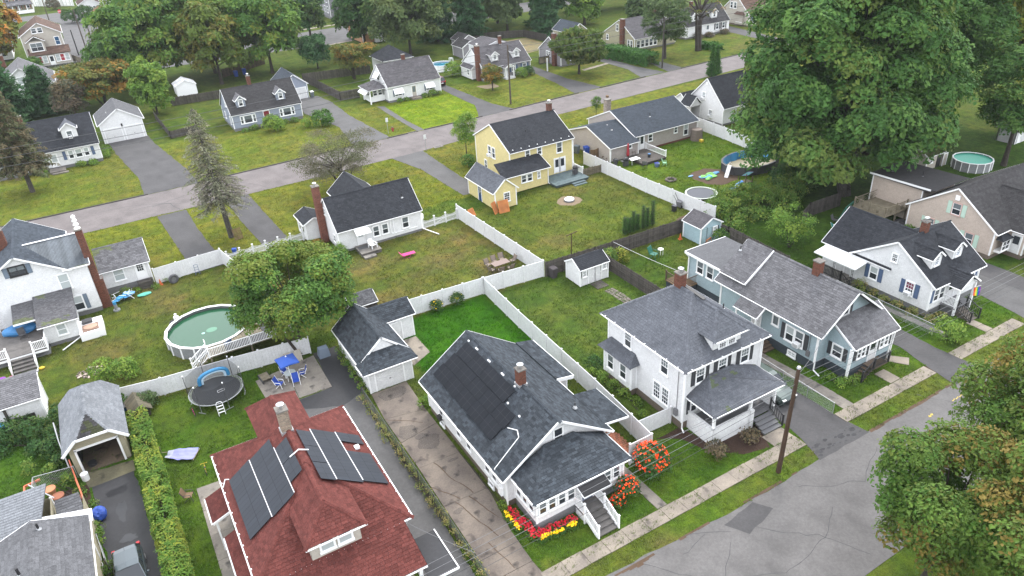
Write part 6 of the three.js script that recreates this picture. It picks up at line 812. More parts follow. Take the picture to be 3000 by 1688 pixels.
{
const h=house('blue_cape_house','grey-blue cape house with two dormers and dark red front door','house',26,-136);
block(h,M.slateblue,RF.charcoal,20.0,32.0,-140.4,-131.8,0.5,2.85,6.5,'x',{oh:0.25,og:0.15,r:-136.1,f:M.foundGrey,ro:{vary:0.14,e:0.25,w:0.5}});
for(const x of[22.1,29.0])dormer(h,M.slateblue,RF.lightgrey,x-0.75,x+0.75,-132.6,-135.3,3.8,5.0,5.75,{e:0.25,w:0.5,ww:0.65,wh:1.0,win:{type:'gridtop'}});
for(const x of[22.6,29.4]){win(h,'S',-131.8,x,1.75,1.3,1.25,{type:'pic',up:M.glassMid});win(h,'S',-131.8,x-1.05,1.75,0.4,1.25,{});win(h,'S',-131.8,x+1.05,1.75,0.4,1.25,{});}door(h,'S',-131.8,25.8,0.5,0.95,2.05,M.doorRed);win(h,'W',20,-135,4.4,0.8,1.2);win(h,'W',20,-137.5,1.7,0.7,1.1);win(h,'W',20,-133.5,1.7,0.7,1.3);chimney(h,24.9,-136.3,6,7.9,0.6,0.6,{pot:1});
}
{const h=house('blue_garage','grey-blue single garage with white door behind the grey-blue cape','garage',35,-149);block(h,M.slateblue,RF.bluegrey,32.4,37.2,-153,-145.4,0,2.75,4.9,'z',{oh:0.25,og:0.2,ro:{vary:0.12,e:0.25,w:0.5}});garageDoor(h,'S',-145.4,35.6,0,2.5,2.1);}
{
const h=house('white_ranch_house','white cape with grey roof, window awnings and an awninged side porch','house',53,-134);
block(h,M.white,RF.taupe,48.0,58.7,-138.9,-130.3,0.4,2.95,6.4,'x',{oh:0.25,og:0.1,r:-134.6,f:M.foundGrey,ro:{vary:0.2,e:0.25,w:0.5}});
const R=new Roof(h,RF.taupe,{e:0.25,w:0.5});R.hip(44.6,48.3,-136.6,-131.4,2.65,3.6,[47.2,-134.9],[47.2,-133.0]);R.done('porch_roof');const p=h.mb();clap(p,[45.2,-136],[45.2,-132.4],[[0,0.2],[3.6,0.2],[3.6,1.2],[0,1.2]]);clap(p,[45.2,-132.4],[48,-132.4],[[0,0.2],[2.8,0.2],[2.8,1.2],[0,1.2]]);for(const[x,z]of[[44.95,-131.7],[45.2,-132.4],[45.2,-136]])p.box(x-0.1,x+0.1,0,2.6,z-0.1,z+0.1);p.build('porch',M.trim,h.g);for(const z of[-135.2,-134.2,-133.2])win(h,'W',45.2,z,1.8,0.8,0.9);for(const x of[46.2,47.2])win(h,'S',-132.4,x,1.8,0.75,1.0);
for(const[x,w]of[[50.0,1.4],[56.4,1.4]]){win(h,'S',-130.3,x,1.6,w,1.1,{type:'slide',sh:M.shutterBlue,sw:0.2});const a=h.mb();a.hexa([[x-w/2-0.25,1.55,-129.5],[x+w/2+0.25,1.55,-129.5],[x+w/2+0.25,2.4,-130.25],[x-w/2-0.25,2.4,-130.25],[x-w/2-0.25,1.6,-129.5],[x+w/2+0.25,1.6,-129.5],[x+w/2+0.25,2.45,-130.25],[x-w/2-0.25,2.45,-130.25]]);a.build('window_awning',M.trim,h.g);}
{const a=h.mb();a.hexa([[47.2,4.0,-135.6],[47.2,4.0,-133.4],[47.95,4.9,-133.4],[47.95,4.9,-135.6],[47.2,4.05,-135.6],[47.2,4.05,-133.4],[47.95,4.95,-133.4],[47.95,4.95,-135.6]]);a.build('window_awning',M.trim,h.g);win(h,'W',48,-134.5,4.1,1.4,1.1,{type:'slide'});const b=h.mb();b.hexa([[44.2,1.6,-136.4],[44.2,1.6,-132.4],[45.15,2.4,-132.4],[45.15,2.4,-136.4],[44.2,1.65,-136.4],[44.2,1.65,-132.4],[45.15,2.45,-132.4],[45.15,2.45,-136.4]]);b.build('porch_awning',M.trim,h.g);}
door(h,'S',-130.3,53.2,0.4,0.85,1.95,M.greige,{glass:M.glassMid,full:true});const s=h.mb();s.box(52.3,54.1,0,0.35,-130.2,-129.0);s.build('stoop',M.walk,h.g);chimney(h,53.6,-134.8,6,7.3,0.6,0.55,{pot:0});downspout(h,[[58.8,2.8,-130.1],[58.78,2.5,-130.25],[58.78,0.1,-130.25]]);
}
{
const h=house('grey_cape_house','grey and white cape with a big brick side chimney, two dormers and blue shutters','house',75,-136);
block(h,M.midgrey,RF.taupe,69.0,80.0,-140.6,-131.8,0.3,2.6,5.9,'x',{oh:0.25,og:0.15,r:-136.2,f:M.foundGrey,ro:{vary:0.12,e:0.25,w:0.5}});const g=h.mb();clap(g,[68.97,-140.6],[68.97,-131.8],[[0,2.45],[8.8,2.45],[4.4,5.75]]);g.build('gable',M.white,h.g);
for(const x of[72.2,77.2])dormer(h,M.white,RF.taupe,x-0.75,x+0.75,-132.5,-135,3.5,4.75,5.4,{e:0.25,w:0.5,ww:0.62,wh:0.95,win:{type:'grid'}});
chimney(h,68.7,-133.3,0,6.8,0.7,1.0,{pot:1});chimney(h,75.6,-136.2,5.4,7.3,0.55,0.55,{pot:0,flash:5.5});win(h,'W',69,-135.4,1.5,0.6,1.1);for(const[x,w]of[[76,0.8],[78.6,0.8]])win(h,'S',-131.8,x,1.55,w,1.15,{sh:M.shutterBlue,sw:0.45});
const P=new Roof(h,RF.taupe,{e:0.25,w:0.5});P.gable(73.2,75.4,-132.6,-130.2,2.3,3.0,'z',undefined,{ends:[-130.2]});P.done('portico_roof');const pp=h.mb();clap(pp,[73.4,-130.4],[75.2,-130.4],[[0,2.2],[1.8,2.2],[0.9,2.9]]);for(const x of[73.4,75.2])pp.box(x-0.1,x+0.1,0,2.3,-130.5,-130.3);pp.box(73.2,75.4,0,0.3,-131.7,-130.1,0.7);pp.build('portico',M.trim,h.g);door(h,'S',-131.8,74.2,0.3,0.9,1.95,M.white,{glass:M.blind});
block(h,M.white,RF.taupe,74,80.5,-147,-140.5,0.3,4.6,5.6,'z',{oh:0.3,og:0.2,ro:{e:0.25,w:0.5,vary:0.12}});win(h,'W',74,-143,3.4,0.7,1.0);block(h,M.white,RF.taupe,67.8,69,-139,-134.5,0.2,2.2,2.8,'z',{oh:0.2,og:0.1,ro:{e:0.25,w:0.5}});win(h,'W',67.8,-136,1.4,0.7,1.1);
}
for(const[x0,x1,z0,z1,lab]of[[75.6,79.4,-158.6,-153.5,'low grey shed with dark gable roof behind the grey cape, nearer one'],[78.6,82.4,-165,-160,'low grey shed with dark gable roof by the pines, farther one']]){const h=house('grey_shed',lab,'shed',(x0+x1)/2,(z0+z1)/2);block(h,M.midgrey,RF.charcoal,x0,x1,z0,z1,0,2.4,3.7,'z',{oh:0.25,og:0.2,ro:{e:0.3,w:0.6}});}
{const h=house('small_grey_house','small grey house with a tall brick chimney behind the weeping willow','house',91,-135);block(h,M.midgrey,RF.charcoal,87.2,95.5,-139.6,-131.2,0.3,2.6,5.7,'x',{oh:0.25,og:0.15,f:M.foundGrey,ro:{e:0.25,w:0.5}});chimney(h,86.9,-133.2,0,6.6,0.7,1.0,{pot:0});for(const z of[-136.4,-135.6])win(h,'W',87.2,z,2.1,0.62,0.9);win(h,'S',-131.2,90,1.6,1.2,1.1,{type:'slide'});door(h,'S',-131.2,93,0.3,0.9,1.95,M.white);}
{const h=house('cream_garage','cream garage with slate roof at the edge of the wood','garage',101.7,-149);block(h,M.pale,RF.bluegrey,99.4,104.1,-152.6,-145.2,0,3.2,5.2,'z',{oh:0.25,og:0.2,f:M.foundGrey,ro:{e:0.25,w:0.5,vary:0.12}});}
{const h=house('yellow_cape_house','pale yellow cape with brick end chimney and screened porch behind the hedge','house',112,-138);block(h,M.pale,RF.taupe,107.3,119,-144,-131.9,0.3,2.6,6.1,'x',{oh:0.25,og:0.15,r:-137.4,ye2:2.2,f:M.foundGrey,ro:{e:0.3,w:0.6,vary:0.1}});chimney(h,107.0,-136,0,6.4,0.7,1.1,{pot:0});win(h,'W',107.3,-138.2,4.3,0.7,1.4);win(h,'W',107.3,-141.8,1.8,0.7,1.1);for(const z of[-134,-133])win(h,'W',107.3,z,1.4,0.7,1.5);for(let i=0;i<5;i++)win(h,'S',-131.9,108.3+i*1.2,1.4,0.9,1.5);}
{const h=house('dormer_cape_house','white cape with black shutters and two dormers behind the bare tree','house',130,-137);block(h,M.white,RF.charcoal,123.2,136.7,-140.6,-133.1,0.4,2.7,6.3,'x',{oh:0.25,og:0.15,f:M.foundGrey,ro:{e:0.3,w:0.6}});for(const x of[126.5,132.5])dormer(h,M.white,RF.charcoal,x-0.9,x+0.9,-133.8,-136.5,3.6,5.0,5.8,{e:0.3,w:0.6,ww:0.7,wh:1.1});for(const x of[127,133,135])win(h,'S',-133.1,x,1.7,0.85,1.3,{sh:M.shutterBlack,sw:0.4});win(h,'W',123.2,-136.8,4.2,0.9,1.4);win(h,'W',123.2,-138.5,1.6,0.8,1.3);door(h,'S',-133.1,130,0.4,0.95,2,M.white,{glass:M.glassMid});chimney(h,128,-137,5.6,7.4,0.6,0.6,{pot:0});block(h,M.white,RF.brown,117.5,123.2,-146,-139,0.3,3.2,6.5,'z',{oh:0.2,og:0.2,ro:{e:0.3,w:0.6}});const s=h.mb();s.box(129,131,0,0.35,-133,-131.5);s.build('stoop',M.concrete,h.g);}
{const h=house('cream_cape_house','cream cape with brown roof and bay window at the top right','house',148,-137);block(h,M.greige,RF.brown,143.3,153.5,-142.5,-133,0.4,2.8,7.2,'x',{oh:0.25,og:0.15,f:M.foundTan,ro:{e:0.3,w:0.6}});for(const z of[-139,-137.8])win(h,'W',143.3,z,4.6,0.8,1.4);for(const z of[-136.4,-135.4])win(h,'W',143.0,z,1.7,0.8,1.4);const b=h.mb();b.box(142.9,143.3,0.4,2.7,-137.2,-134.7);b.build('bay',M.greige,h.g);const c=h.mb();c.hexa([[142.6,2.7,-134.4],[143.4,2.7,-134.4],[143.4,2.7,-137.5],[142.6,2.7,-137.5],[143.1,3.3,-134.9],[143.4,3.3,-134.9],[143.4,3.3,-137],[143.1,3.3,-137]]);c.build('bay_roof',RF.brown,h.g);for(const x of[145,146.2,151,152.2])win(h,'S',-133,x,1.6,0.8,1.3,{sh:x===145||x===152.2?M.shutterBlue:null});block(h,M.greige,RF.brown,147.4,149.6,-133.5,-132.2,0.4,2.7,4.2,'z',{oh:0.15,og:0.15,sides:'ESW',ro:{e:0.3,w:0.6}});door(h,'S',-132.2,148.5,0.4,0.9,2,M.white,{glass:M.glassMid});}
{const h=house('blue_roof_house','pale blue house with a screened porch at the top right beside the cream cape','house',164,-142);block(h,M.shedblue,RF.pale,158,170,-147,-138,0.4,3.2,6,'x',{oh:0.25,og:0.15,ro:{e:0.3,w:0.6}});block(h,M.midgrey,RF.bluegrey,155.5,159,-139,-134,0.3,2.7,3.6,'z',{oh:0.25,og:0.15,ro:{e:0.3,w:0.6}});for(const x of[156.4,158])win(h,'S',-134,x,1.5,1.0,1.6);win(h,'W',158,-142,2.4,0.9,1.4);}
{const h=house('tan_gable_house','tan two-storey gable-front house with enclosed porch and red curtains','house',-5.7,-227);block(h,M.greige,RF.brown,-10.2,-1.4,-238,-223.4,0.5,7.5,10.4,'z',{oh:0.4,og:0.3,f:M.foundGrey,ro:{e:0.4,w:0.8}});const w=h.mb();clap(w,[-9.4,-221.2],[-0.8,-221.2],[[0,0.5],[8.6,0.5],[8.6,3.2],[0,3.2]]);clap(w,[-9.4,-223.4],[-9.4,-221.2],[[0,0.5],[2.2,0.5],[2.2,3.2],[0,3.2]]);clap(w,[-9.2,-222],[-5.6,-222],[[0,3.6],[3.6,3.6],[3.6,6.4],[0,6.4]]);clap(w,[-9.2,-223.4],[-9.2,-222],[[0,3.6],[1.4,3.6],[1.4,6.4],[0,6.4]]);w.build('porch_wall',M.greige,h.g);const R=new Roof(h,RF.brown,{e:0.4,w:0.8});R.slope([[-9.7,3.2,-220.8],[-0.5,3.2,-220.8],[-0.5,4.6,-223.3],[-9.7,4.6,-223.3]]);R.gable(-9.5,-5.3,-224.5,-221.7,6.3,7.6,'z',undefined,{ends:[-221.7]});R.done('porch_roof');win(h,'S',-223.4,-5.6,8.6,1.0,1.1);win(h,'S',-223.4,-6.9,8.6,1.0,1.1);win(h,'S',-223.4,-2.6,5.7,1.0,1.9,{up:M.glassBlue,lo:M.glassBlue});win(h,'S',-222,-7.4,5.0,2.6,1.9,{type:'slide'});for(const[x,m]of[[-8.6,M.blind],[-7.6,M.red],[-6.5,M.blind],[-3.7,M.blind],[-2.7,M.red],[-1.6,M.blind]])win(h,'S',-221.2,x,2.0,0.85,1.6,{up:m,lo:m});door(h,'S',-221.2,-5.1,0.5,1.0,2.2,M.trim,{glass:M.glass,full:true});win(h,'W',-10.2,-226,5.6,1.0,1.8);win(h,'W',-10.2,-229,2.4,1.0,1.8);}
{const h=house('brown_roof_house','bungalow with a broad brown gable roof and brick chimney by the street corner','house',5.5,-192);block(h,M.greige,RF.brownred,0.6,10.4,-198.5,-187.5,0.4,3.0,6.1,'z',{oh:0.4,og:0.4,r:6.2,ro:{e:0.35,w:0.7}});block(h,M.greige,RF.brownred,0.2,4.5,-190,-185.6,0.3,2.6,4.0,'z',{oh:0.3,og:0.3,ro:{e:0.35,w:0.7}});win(h,'S',-187.5,6.4,4.4,0.9,1.0,{up:M.glassBlue});chimney(h,8.0,-196,4.8,7.2,0.7,0.7,{pot:0});h.g.rotation.y=-0.12;for(const[x,z]of[[2.2,-196],[3.6,-192.5]]){const v=h.mb();v.cyl([x,3.6,z],[x,4.8,z],0.12,0.12,8);v.build('vent_pipe',M.trim,h.g);}}
{const h=house('left_white_house','white house with long grey gable roof behind the pines at the left edge','house',-10.5,-188);block(h,M.white,RF.lightgrey,-16,-5.4,-196,-183,0.5,3.4,7.2,'z',{oh:0.35,og:0.4,f:M.foundGrey,ro:{e:0.35,w:0.7,vary:0.1}});win(h,'S',-183,-11,4.6,1.1,1.4,{up:M.blind,lo:M.blind});win(h,'S',-183,-7,1.9,0.9,1.4);chimney(h,-13.6,-193.5,6,8.4,0.8,0.8,{pot:0});}
{const h=house('yellow_porch_house','cream house with rust shutters and a full-width porch in the top left corner','house',-12.5,-346);block(h,M.pale,RF.lightgrey,-17,-8,-354,-343,0.5,5.4,8.2,'x',{oh:0.4,og:0.2,ro:{e:0.5,w:1}});const R=new Roof(h,RF.lightgrey,{e:0.5,w:1});R.slope([[-17.4,3.2,-339.8],[-7.6,3.2,-339.8],[-8.2,4.6,-343],[-16.8,4.6,-343]]);R.done('porch_roof');const p=h.mb();clap(p,[-17,-340.4],[-8,-340.4],[[0,0.2],[9,0.2],[9,1.3],[0,1.3]],0.2);for(const x of[-17,-14.5,-12.5,-10,-8])p.box(x-0.15,x+0.15,1.3,3.1,-340.6,-340.3);p.build('porch',M.trim,h.g);const rs=mat(0.30,0.11,0.06);for(const x of[-15.6,-12.5,-9.6]){win(h,'S',-343,x,2.4,1.0,1.5,{sh:rs,sw:0.4});win(h,'S',-343,x,5.0,1.0,1.2,{sh:rs,sw:0.4});}}
for(const[x0,x1,z0,z1,ye,yr,ax,r,lab]of[[14,30,-322,-308,5.0,8.5,'x',RF.brown,'white two-storey house with brown roof beyond the stop sign, right of the porch house'],[6.5,13,-330,-318,3.2,5.2,'z',RF.brownred,'small white house with brownish hip porch beyond the stop sign'],[34,48,-345,-330,5,8,'z',RF.brown,'white house with brown roof behind the tall left trees'],[-34,-20,-300,-288,5,8,'x',RF.charcoal,'dark-roofed white house past the left edge of the back street'],[-24,-14,-255,-240,5,8.2,'z',RF.charcoal,'dark-roofed white house left of the tan gable house']]){const h=house('far_house',lab,'house',(x0+x1)/2,(z0+z1)/2);block(h,M.white,r,x0,x1,z0,z1,0.4,ye,yr,ax,{oh:0.4,og:0.3,ro:{e:0.6,w:1.2}});const n=Math.floor((x1-x0)/2.6);for(let i=0;i<n;i++)for(const y of ye>4?[1.9,4.0]:[1.7])win(h,'S',z1,lerp(x0,x1,(i+0.6)/(n+0.2)),y,0.9,1.3);}
{const h=house('far_porch_house','white house front with small tan hip-roofed entry near the tall left trees','house',12,-292);block(h,M.white,RF.orange,9.6,14,-296,-288,0.3,3.4,4.8,'z',{oh:0.4,og:0.3,ro:{e:0.5,w:1}});for(const z of[-294,-292,-290])win(h,'W',9.6,z,2.2,0.9,1.5);for(const x of[11,12.6])win(h,'S',-288,x,2.2,0.9,1.5);}
{const h=house('grey_three_decker','dark grey apartment house with stacked white porches and a white side deck','house',76,-241);walls(h,M.grey,70.5,84.5,-250,-231.5,0.6,10,{},{f:M.foundGrey});const R=new Roof(h,RF.charcoal,{e:0.5,w:1});R.hip(70,85,-250.5,-231,10,13,[77.5,-243],[77.5,-238]);R.done();for(const y of[0.9,3.9,6.9]){const d=h.mb();d.box(73.4,84.4,y-0.15,y,-231.5,-227.5);d.build('porch_floor',M.trim,h.g);for(const x of[73.5,77.2,80.8,84.3]){const p=h.mb();p.box(x-0.12,x+0.12,y,y+2.85,-227.8,-227.56);p.build('porch_post',M.trim,h.g);}railing(h,[73.5,y,-227.7],[84.3,y,-227.7],M.trim,{stuff:true,gap:0.3,posts:[]});railing(h,[73.5,y,-227.7],[73.5,y,-231.4],M.trim,{stuff:true,gap:0.3,posts:[]});for(const x of[75.4,79,82.4])win(h,'S',-231.5,x,y+1.5,1.3,1.6);}const b=h.mb();b.box(73.45,84.35,0,0.75,-231.4,-227.6).box(73.4,84.4,9.6,9.95,-231.5,-227.4);b.build('porch_base',M.trim,h.g);for(const z of[-248,-244.5,-241,-236,-233.5])for(const y of[2.6,5.6,8.6])win(h,'W',70.5,z,y,1.2,1.8);const d=h.mb();d.box(64.5,70,0.9,1.05,-246,-238.5).box(64.6,70,0,0.9,-238.7,-238.55).box(64.6,64.75,0,0.9,-246,-238.5);d.build('deck',M.trim,h.g);railing(h,[64.6,1.05,-238.6],[69.9,1.05,-238.6],M.trim,{stuff:true,gap:0.3});railing(h,[64.6,1.05,-246],[64.6,1.05,-238.6],M.trim,{stuff:true,gap:0.3});}
{const h=house('white_back_house','white house with dark roof left of the grey apartment house','house',69,-266);block(h,M.white,RF.charcoal,60,82,-275,-262,0.3,4,6.5,'x',{oh:0.4,og:0.2,ro:{e:0.6,w:1.2}});win(h,'S',-262,70,2.4,1.0,1.5);win(h,'S',-262,75,2.4,1.2,1.5);}
{const h=house('orange_cape_house','orange-tan cape house seen end-on by the back street','house',70,-191);block(h,M.orange,RF.orange,64,76,-197,-186.5,0.4,2.8,6.6,'x',{oh:0.25,og:0.15,r:-191.6,ro:{e:0.35,w:0.7}});win(h,'W',64,-191.8,4.4,0.8,1.6);win(h,'W',64,-194,1.8,0.8,1.6);block(h,M.white,RF.orange,67,69.4,-188,-185.4,0.3,2.4,3.6,'z',{oh:0.2,og:0.2,ro:{e:0.35,w:0.7}});}
{const h=house('dark_garage','low garage with near-black hip roof behind the white cape with awnings','garage',59.5,-156);walls(h,M.white,56.2,62.6,-159.5,-152.6,0,2.7,{},{});const R=new Roof(h,RF.dark,{e:0.3,w:0.6});R.hip(55.8,63,-160,-152.2,2.75,5.0,[59.4,-157],[59.4,-155.4]);R.done();}
{const h=house('white_hut','little white gabled hut beside the wooden fence under the tall trees','shed',17.7,-167);block(h,M.trim,M.trim,15.8,19.6,-169,-165,0,2.1,3.1,'z',{oh:0.15,og:0.1,ro:{e:0.5,w:1}});}
{const h=house('brick_back_house','brown house with white porch far behind the pines at the top','house',120,-215);block(h,M.orange,RF.charcoal,112,126,-222,-212,0.4,5,8,'x',{oh:0.3,og:0.3,ro:{e:0.6,w:1.2}});for(const x of[114,117,120,123])win(h,'S',-212,x,2.2,1.2,1.8);}
{const h=house('white_shed','white garden shed with double doors and black shutters at the end of the stone path','shed',38.4,-53.9);block(h,M.white,RF.dark,36.8,40.2,-55.2,-52.75,0.05,1.95,2.75,'x',{oh:0.12,og:0.12,ro:{vary:0.12}});for(const[x,y]of[[37.3,1.35],[39.75,1.5]])win(h,'S',-52.75,x,y,0.42,0.62,{type:'grid',sh:M.shutterBlack,sw:0.18});for(const x of[38.15,38.95]){const D=door(h,'S',-52.75,x,0.12,0.72,1.6,M.white);}}
{const h=house('blue_shed','pale blue shed with grey gable roof beside the sawhorse','shed',54,-53.8);block(h,M.shedblue,RF.taupe,52.6,55.5,-55.3,-52.6,0.05,2.05,2.95,'z',{oh:0.15,og:0.15,ro:{vary:0.15}});win(h,'S',-52.6,54.6,1.35,0.5,0.65,{type:'grid',sh:M.shutterBlack,sw:0.2});for(const x of[53.1,53.75])door(h,'S',-52.6,x,0.1,0.58,1.7,M.shedblue,{trim:M.shedblue});const v=h.mb();v.cyl([55.55,1.5,-53.4],[55.58,1.5,-53.4],0.15,0.15,10);v.build('wall_plate',M.woodRaw,h.g);}
const along=(A,B,s)=>{const L=Math.hypot(B[0]-A[0],B[1]-A[1]),n=Math.max(1,Math.round(L/s));return Array.from({length:n+1},(_,i)=>[lerp(A[0],B[0],i/n),lerp(A[1],B[1],i/n)]);};
function fenceBase(name,label,P){return thing(name,label,'fence',P[0][0],0,P[0][1]);}
function vinylFence(label,pts,o={}){
const t=fenceBase('vinyl_fence',label,pts),org=[pts[0][0],0,pts[0][1]],H=o.h||1.83;
for(let s=0;s+1<pts.length;s++){const Q=along(pts[s],pts[s+1],2.44);
Q.forEach((q,i)=>{if(s&&!i)return;const m=new MB(org);m.box(q[0]-0.065,q[0]+0.065,0,H+0.06,q[1]-0.065,q[1]+0.065);const p=m.build('post',M.vinyl,t);const c=new MB(org);c.box(q[0]-0.085,q[0]+0.085,H+0.06,H+0.1,q[1]-0.085,q[1]+0.085).hexa([[q[0]-0.07,H+0.1,q[1]+0.07],[q[0]+0.07,H+0.1,q[1]+0.07],[q[0]+0.07,H+0.1,q[1]-0.07],[q[0]-0.07,H+0.1,q[1]-0.07],[q[0]-0.01,H+0.16,q[1]+0.01],[q[0]+0.01,H+0.16,q[1]+0.01],[q[0]+0.01,H+0.16,q[1]-0.01],[q[0]-0.01,H+0.16,q[1]-0.01]]);c.build('cap',M.vinyl,p);});
for(let i=0;i+1<Q.length;i++){const a=Q[i],b=Q[i+1],m=new MB(org),k=0.96+0.06*rnd(),w=0.05+0.03*rnd();m.bar([a[0],H-0.03,a[1]],[b[0],H-0.03,b[1]],0.05,0.12,k).bar([a[0],w+0.06,a[1]],[b[0],w+0.06,b[1]],0.05,0.15,k);const n=8;for(let j=0;j<n;j++){const t0=(j+0.012)/n,t1=(j+0.988)/n,P=(u)=>[lerp(a[0],b[0],u),(H+0.1)/2,lerp(a[1],b[1],u)];m.bar(P(t0),P(t1),0.025,H-0.2,k*(0.985+0.03*rnd()));}m.build('panel',M.vinyl,t);}}
return t;
}
vinylFence('long white vinyl fence between the centre house and the white foursquare',[[28.3,-57.3],[27.9,-49.9],[27.5,-37.6],[27.0,-30.2],[25.1,-30.2]]);
vinylFence('short white vinyl fence section with gate closing the gap to the white foursquare',[[27.2,-32.1],[30.35,-32.0]],{h:1.5});
vinylFence('white vinyl fence behind the garage lawn, with two flowering shrubs against it',[[19.6,-57.75],[28.2,-57.3],[35.0,-56.75]]);
vinylFence('white vinyl fence between the brown-patched yard and the fire pit yard',[[34.45,-75.4],[34.8,-64.4],[35.0,-56.9]]);
vinylFence('white vinyl fence between the fire pit yard and the trampoline yard',[[57.35,-81],[57.5,-67.7],[58.15,-56.2]]);
vinylFence('white vinyl fence with a gate beside the annex and loose tyre',[[0.45,-80.1],[7.5,-80.6]]);
vinylFence('white vinyl fence running behind the centre tree from the picket fence',[[7.5,-80.75],[8.9,-72.8],[9.7,-66]]);
vinylFence('white vinyl fence between the green pool and the black trampoline',[[-5.1,-58.9],[-1.8,-58.35],[4,-57.9],[10.4,-57.2]],{h:1.7});
vinylFence('white vinyl fence beside the tall white gabled house and the collapsed pool',[[80.0,-83.5],[79.6,-76.6],[78.8,-68]]);
function picketFence(label,A,B,sections){
const t=fenceBase('picket_fence',label,[A]),org=[A[0],0,A[1]];
const at=(u)=>[lerp(A[0],B[0],u),lerp(A[1],B[1],u)],L=Math.hypot(B[0]-A[0],B[1]-A[1]);
for(let i=0;i<=sections;i++){const q=at(i/sections),m=new MB(org);m.box(q[0]-0.07,q[0]+0.07,0,1.3,q[1]-0.07,q[1]+0.07).box(q[0]-0.1,q[0]+0.1,1.3,1.36,q[1]-0.1,q[1]+0.1);m.build('post',M.vinyl,t);}
for(let i=0;i<sections;i++){const u0=i/sections,u1=(i+1)/sections,a=at(u0),b=at(u1),r=new MB(org),p=new MB(org),n=Math.round(L/sections/0.115);for(const y of[0.2,0.75])r.bar([a[0],y,a[1]],[b[0],y,b[1]],0.04,0.09);if(i%3===1)r.bar([a[0],0.25,a[1]],[b[0],0.72,b[1]],0.04,0.07);const R=r.build('rail',M.vinyl,t);for(let j=1;j<n;j++){const q=at(lerp(u0,u1,j/n)),y=1.18-0.22*Math.sin(j/n*Math.PI);p.box(q[0]-0.026,q[0]+0.026,0.08,y,q[1]+0.02,q[1]+0.04);}p.build('picket',M.vinyl,R,'stuff');}
return t;
}
picketFence('white scalloped picket fence left of the brick end chimney, hammock hung on it',[8.1,-80.75],[18.4,-81.15],7);
picketFence('short white scalloped picket fence right of the brick-chimney house',[29.75,-75.15],[34.35,-75.3],3);
function boardFence(name,label,pts,H,m,sp=2.4,bw=0.14){
const t=fenceBase(name,label,pts),org=[pts[0][0],0,pts[0][1]];
for(let s=0;s+1<pts.length;s++){const Q=along(pts[s],pts[s+1],sp),L=Math.hypot(pts[s+1][0]-pts[s][0],pts[s+1][1]-pts[s][1]),ux=(pts[s+1][0]-pts[s][0])/L,uz=(pts[s+1][1]-pts[s][1])/L;
for(const q of Q){const b=new MB(org);b.box(q[0]-0.06,q[0]+0.06,0,H+0.05,q[1]-0.06,q[1]+0.06,0.7+0.3*rnd());b.build('post',m,t);}
for(let i=0;i+1<Q.length;i++){const a=Q[i],b=Q[i+1],r=new MB(org),p=new MB(org),d=Math.hypot(b[0]-a[0],b[1]-a[1]),n=Math.round(d/bw),lean=rr(-0.03,0.03);for(const y of[0.3,H/2,H-0.3])r.bar([a[0]-uz*0.05,y,a[1]+ux*0.05],[b[0]-uz*0.05,y,b[1]+ux*0.05],0.04,0.09,0.9);const R=r.build('rail',m,t);for(let j=0;j<n;j++){const u=(j+0.5)/n,x=lerp(a[0],b[0],u),z=lerp(a[1],b[1],u),y=H+rr(-0.05,0.03),k=0.7+0.6*rnd(),w=bw*0.46;const P=(q,yy,o)=>[x+ux*q+uz*o,yy,z+uz*q-ux*o];p.hexa([P(-w,0.03,0.02),P(w,0.03,0.02),P(w,0.03,0),P(-w,0.03,0),P(-w,y,0.02+lean),P(w,y,0.02+lean),P(w,y,lean),P(-w,y,lean)],k);}p.build('board',m,R,'stuff');}}
return t;
}
boardFence('wooden_fence','weathered grey board fence along the back of the fire pit yard',[[35.15,-56.55],[41.2,-56.3],[55.1,-56.1]],1.75,M.woodGrey);
boardFence('wooden_fence','weathered board fence running from the white shed towards the foursquare',[[41.2,-56.1],[41.1,-44]],1.65,M.woodGrey);
boardFence('wooden_fence','dark board fence behind the blue shed and the bungalow',[[55.2,-56.0],[55.6,-51.5],[55.3,-43]],1.8,M.woodGrey);
boardFence('wooden_fence','grey stockade fence around the lawn left of the white cape with awnings',[[54,-155.6],[40,-158.6],[40.6,-152.9],[41.3,-138.5],[44.9,-137.8]],1.8,M.woodGrey,2.4,0.2);
boardFence('wooden_fence','leaning grey picket fence right of the two-car garage',[[9.5,-150.5],[10,-135.3],[14.6,-136]],1.35,M.woodGrey,2.4,0.2);
boardFence('wooden_fence','grey board fence in front of the little white hut',[[13.5,-158.3],[24,-157.2]],1.7,M.woodGrey,2.4,0.22);
boardFence('wooden_fence','dark board fence in front of the pines behind the grey capes',[[84,-166],[90,-168],[98,-164],[99,-155]],1.8,M.woodDark,2.4,0.25);
boardFence('wooden_fence','reddish board fence beside the dark blue bins near the tall left trees',[[27,-176],[38,-183]],1.8,M.woodBrown,2.4,0.25);
boardFence('wooden_fence','new blond wood screen beside the tan ranch',[[59.0,-81.6],[60.3,-81.7]],1.5,M.woodRaw,1.3);
boardFence('wooden_fence','rickety rustic gate fence between the blue-grey deck and the white fence',[[54.5,-77.15],[57.4,-77.05]],1.1,M.woodPale,1.45,0.22);
boardFence('wooden_fence','pale fence beside the tan two-storey gable house',[[-0.6,-224],[2.2,-213]],1.8,M.woodPale,2.4,0.3);
boardFence('wooden_fence','dark board fence deep in the shade under the big maple',[[65,-49.5],[67.4,-50.6],[72.5,-50.5]],1.8,M.woodDark);
boardFence('white_board_fence','long white fence in front of the white house at the top left',[[-8.2,-362],[5.5,-347]],3,M.trim,3,0.4);
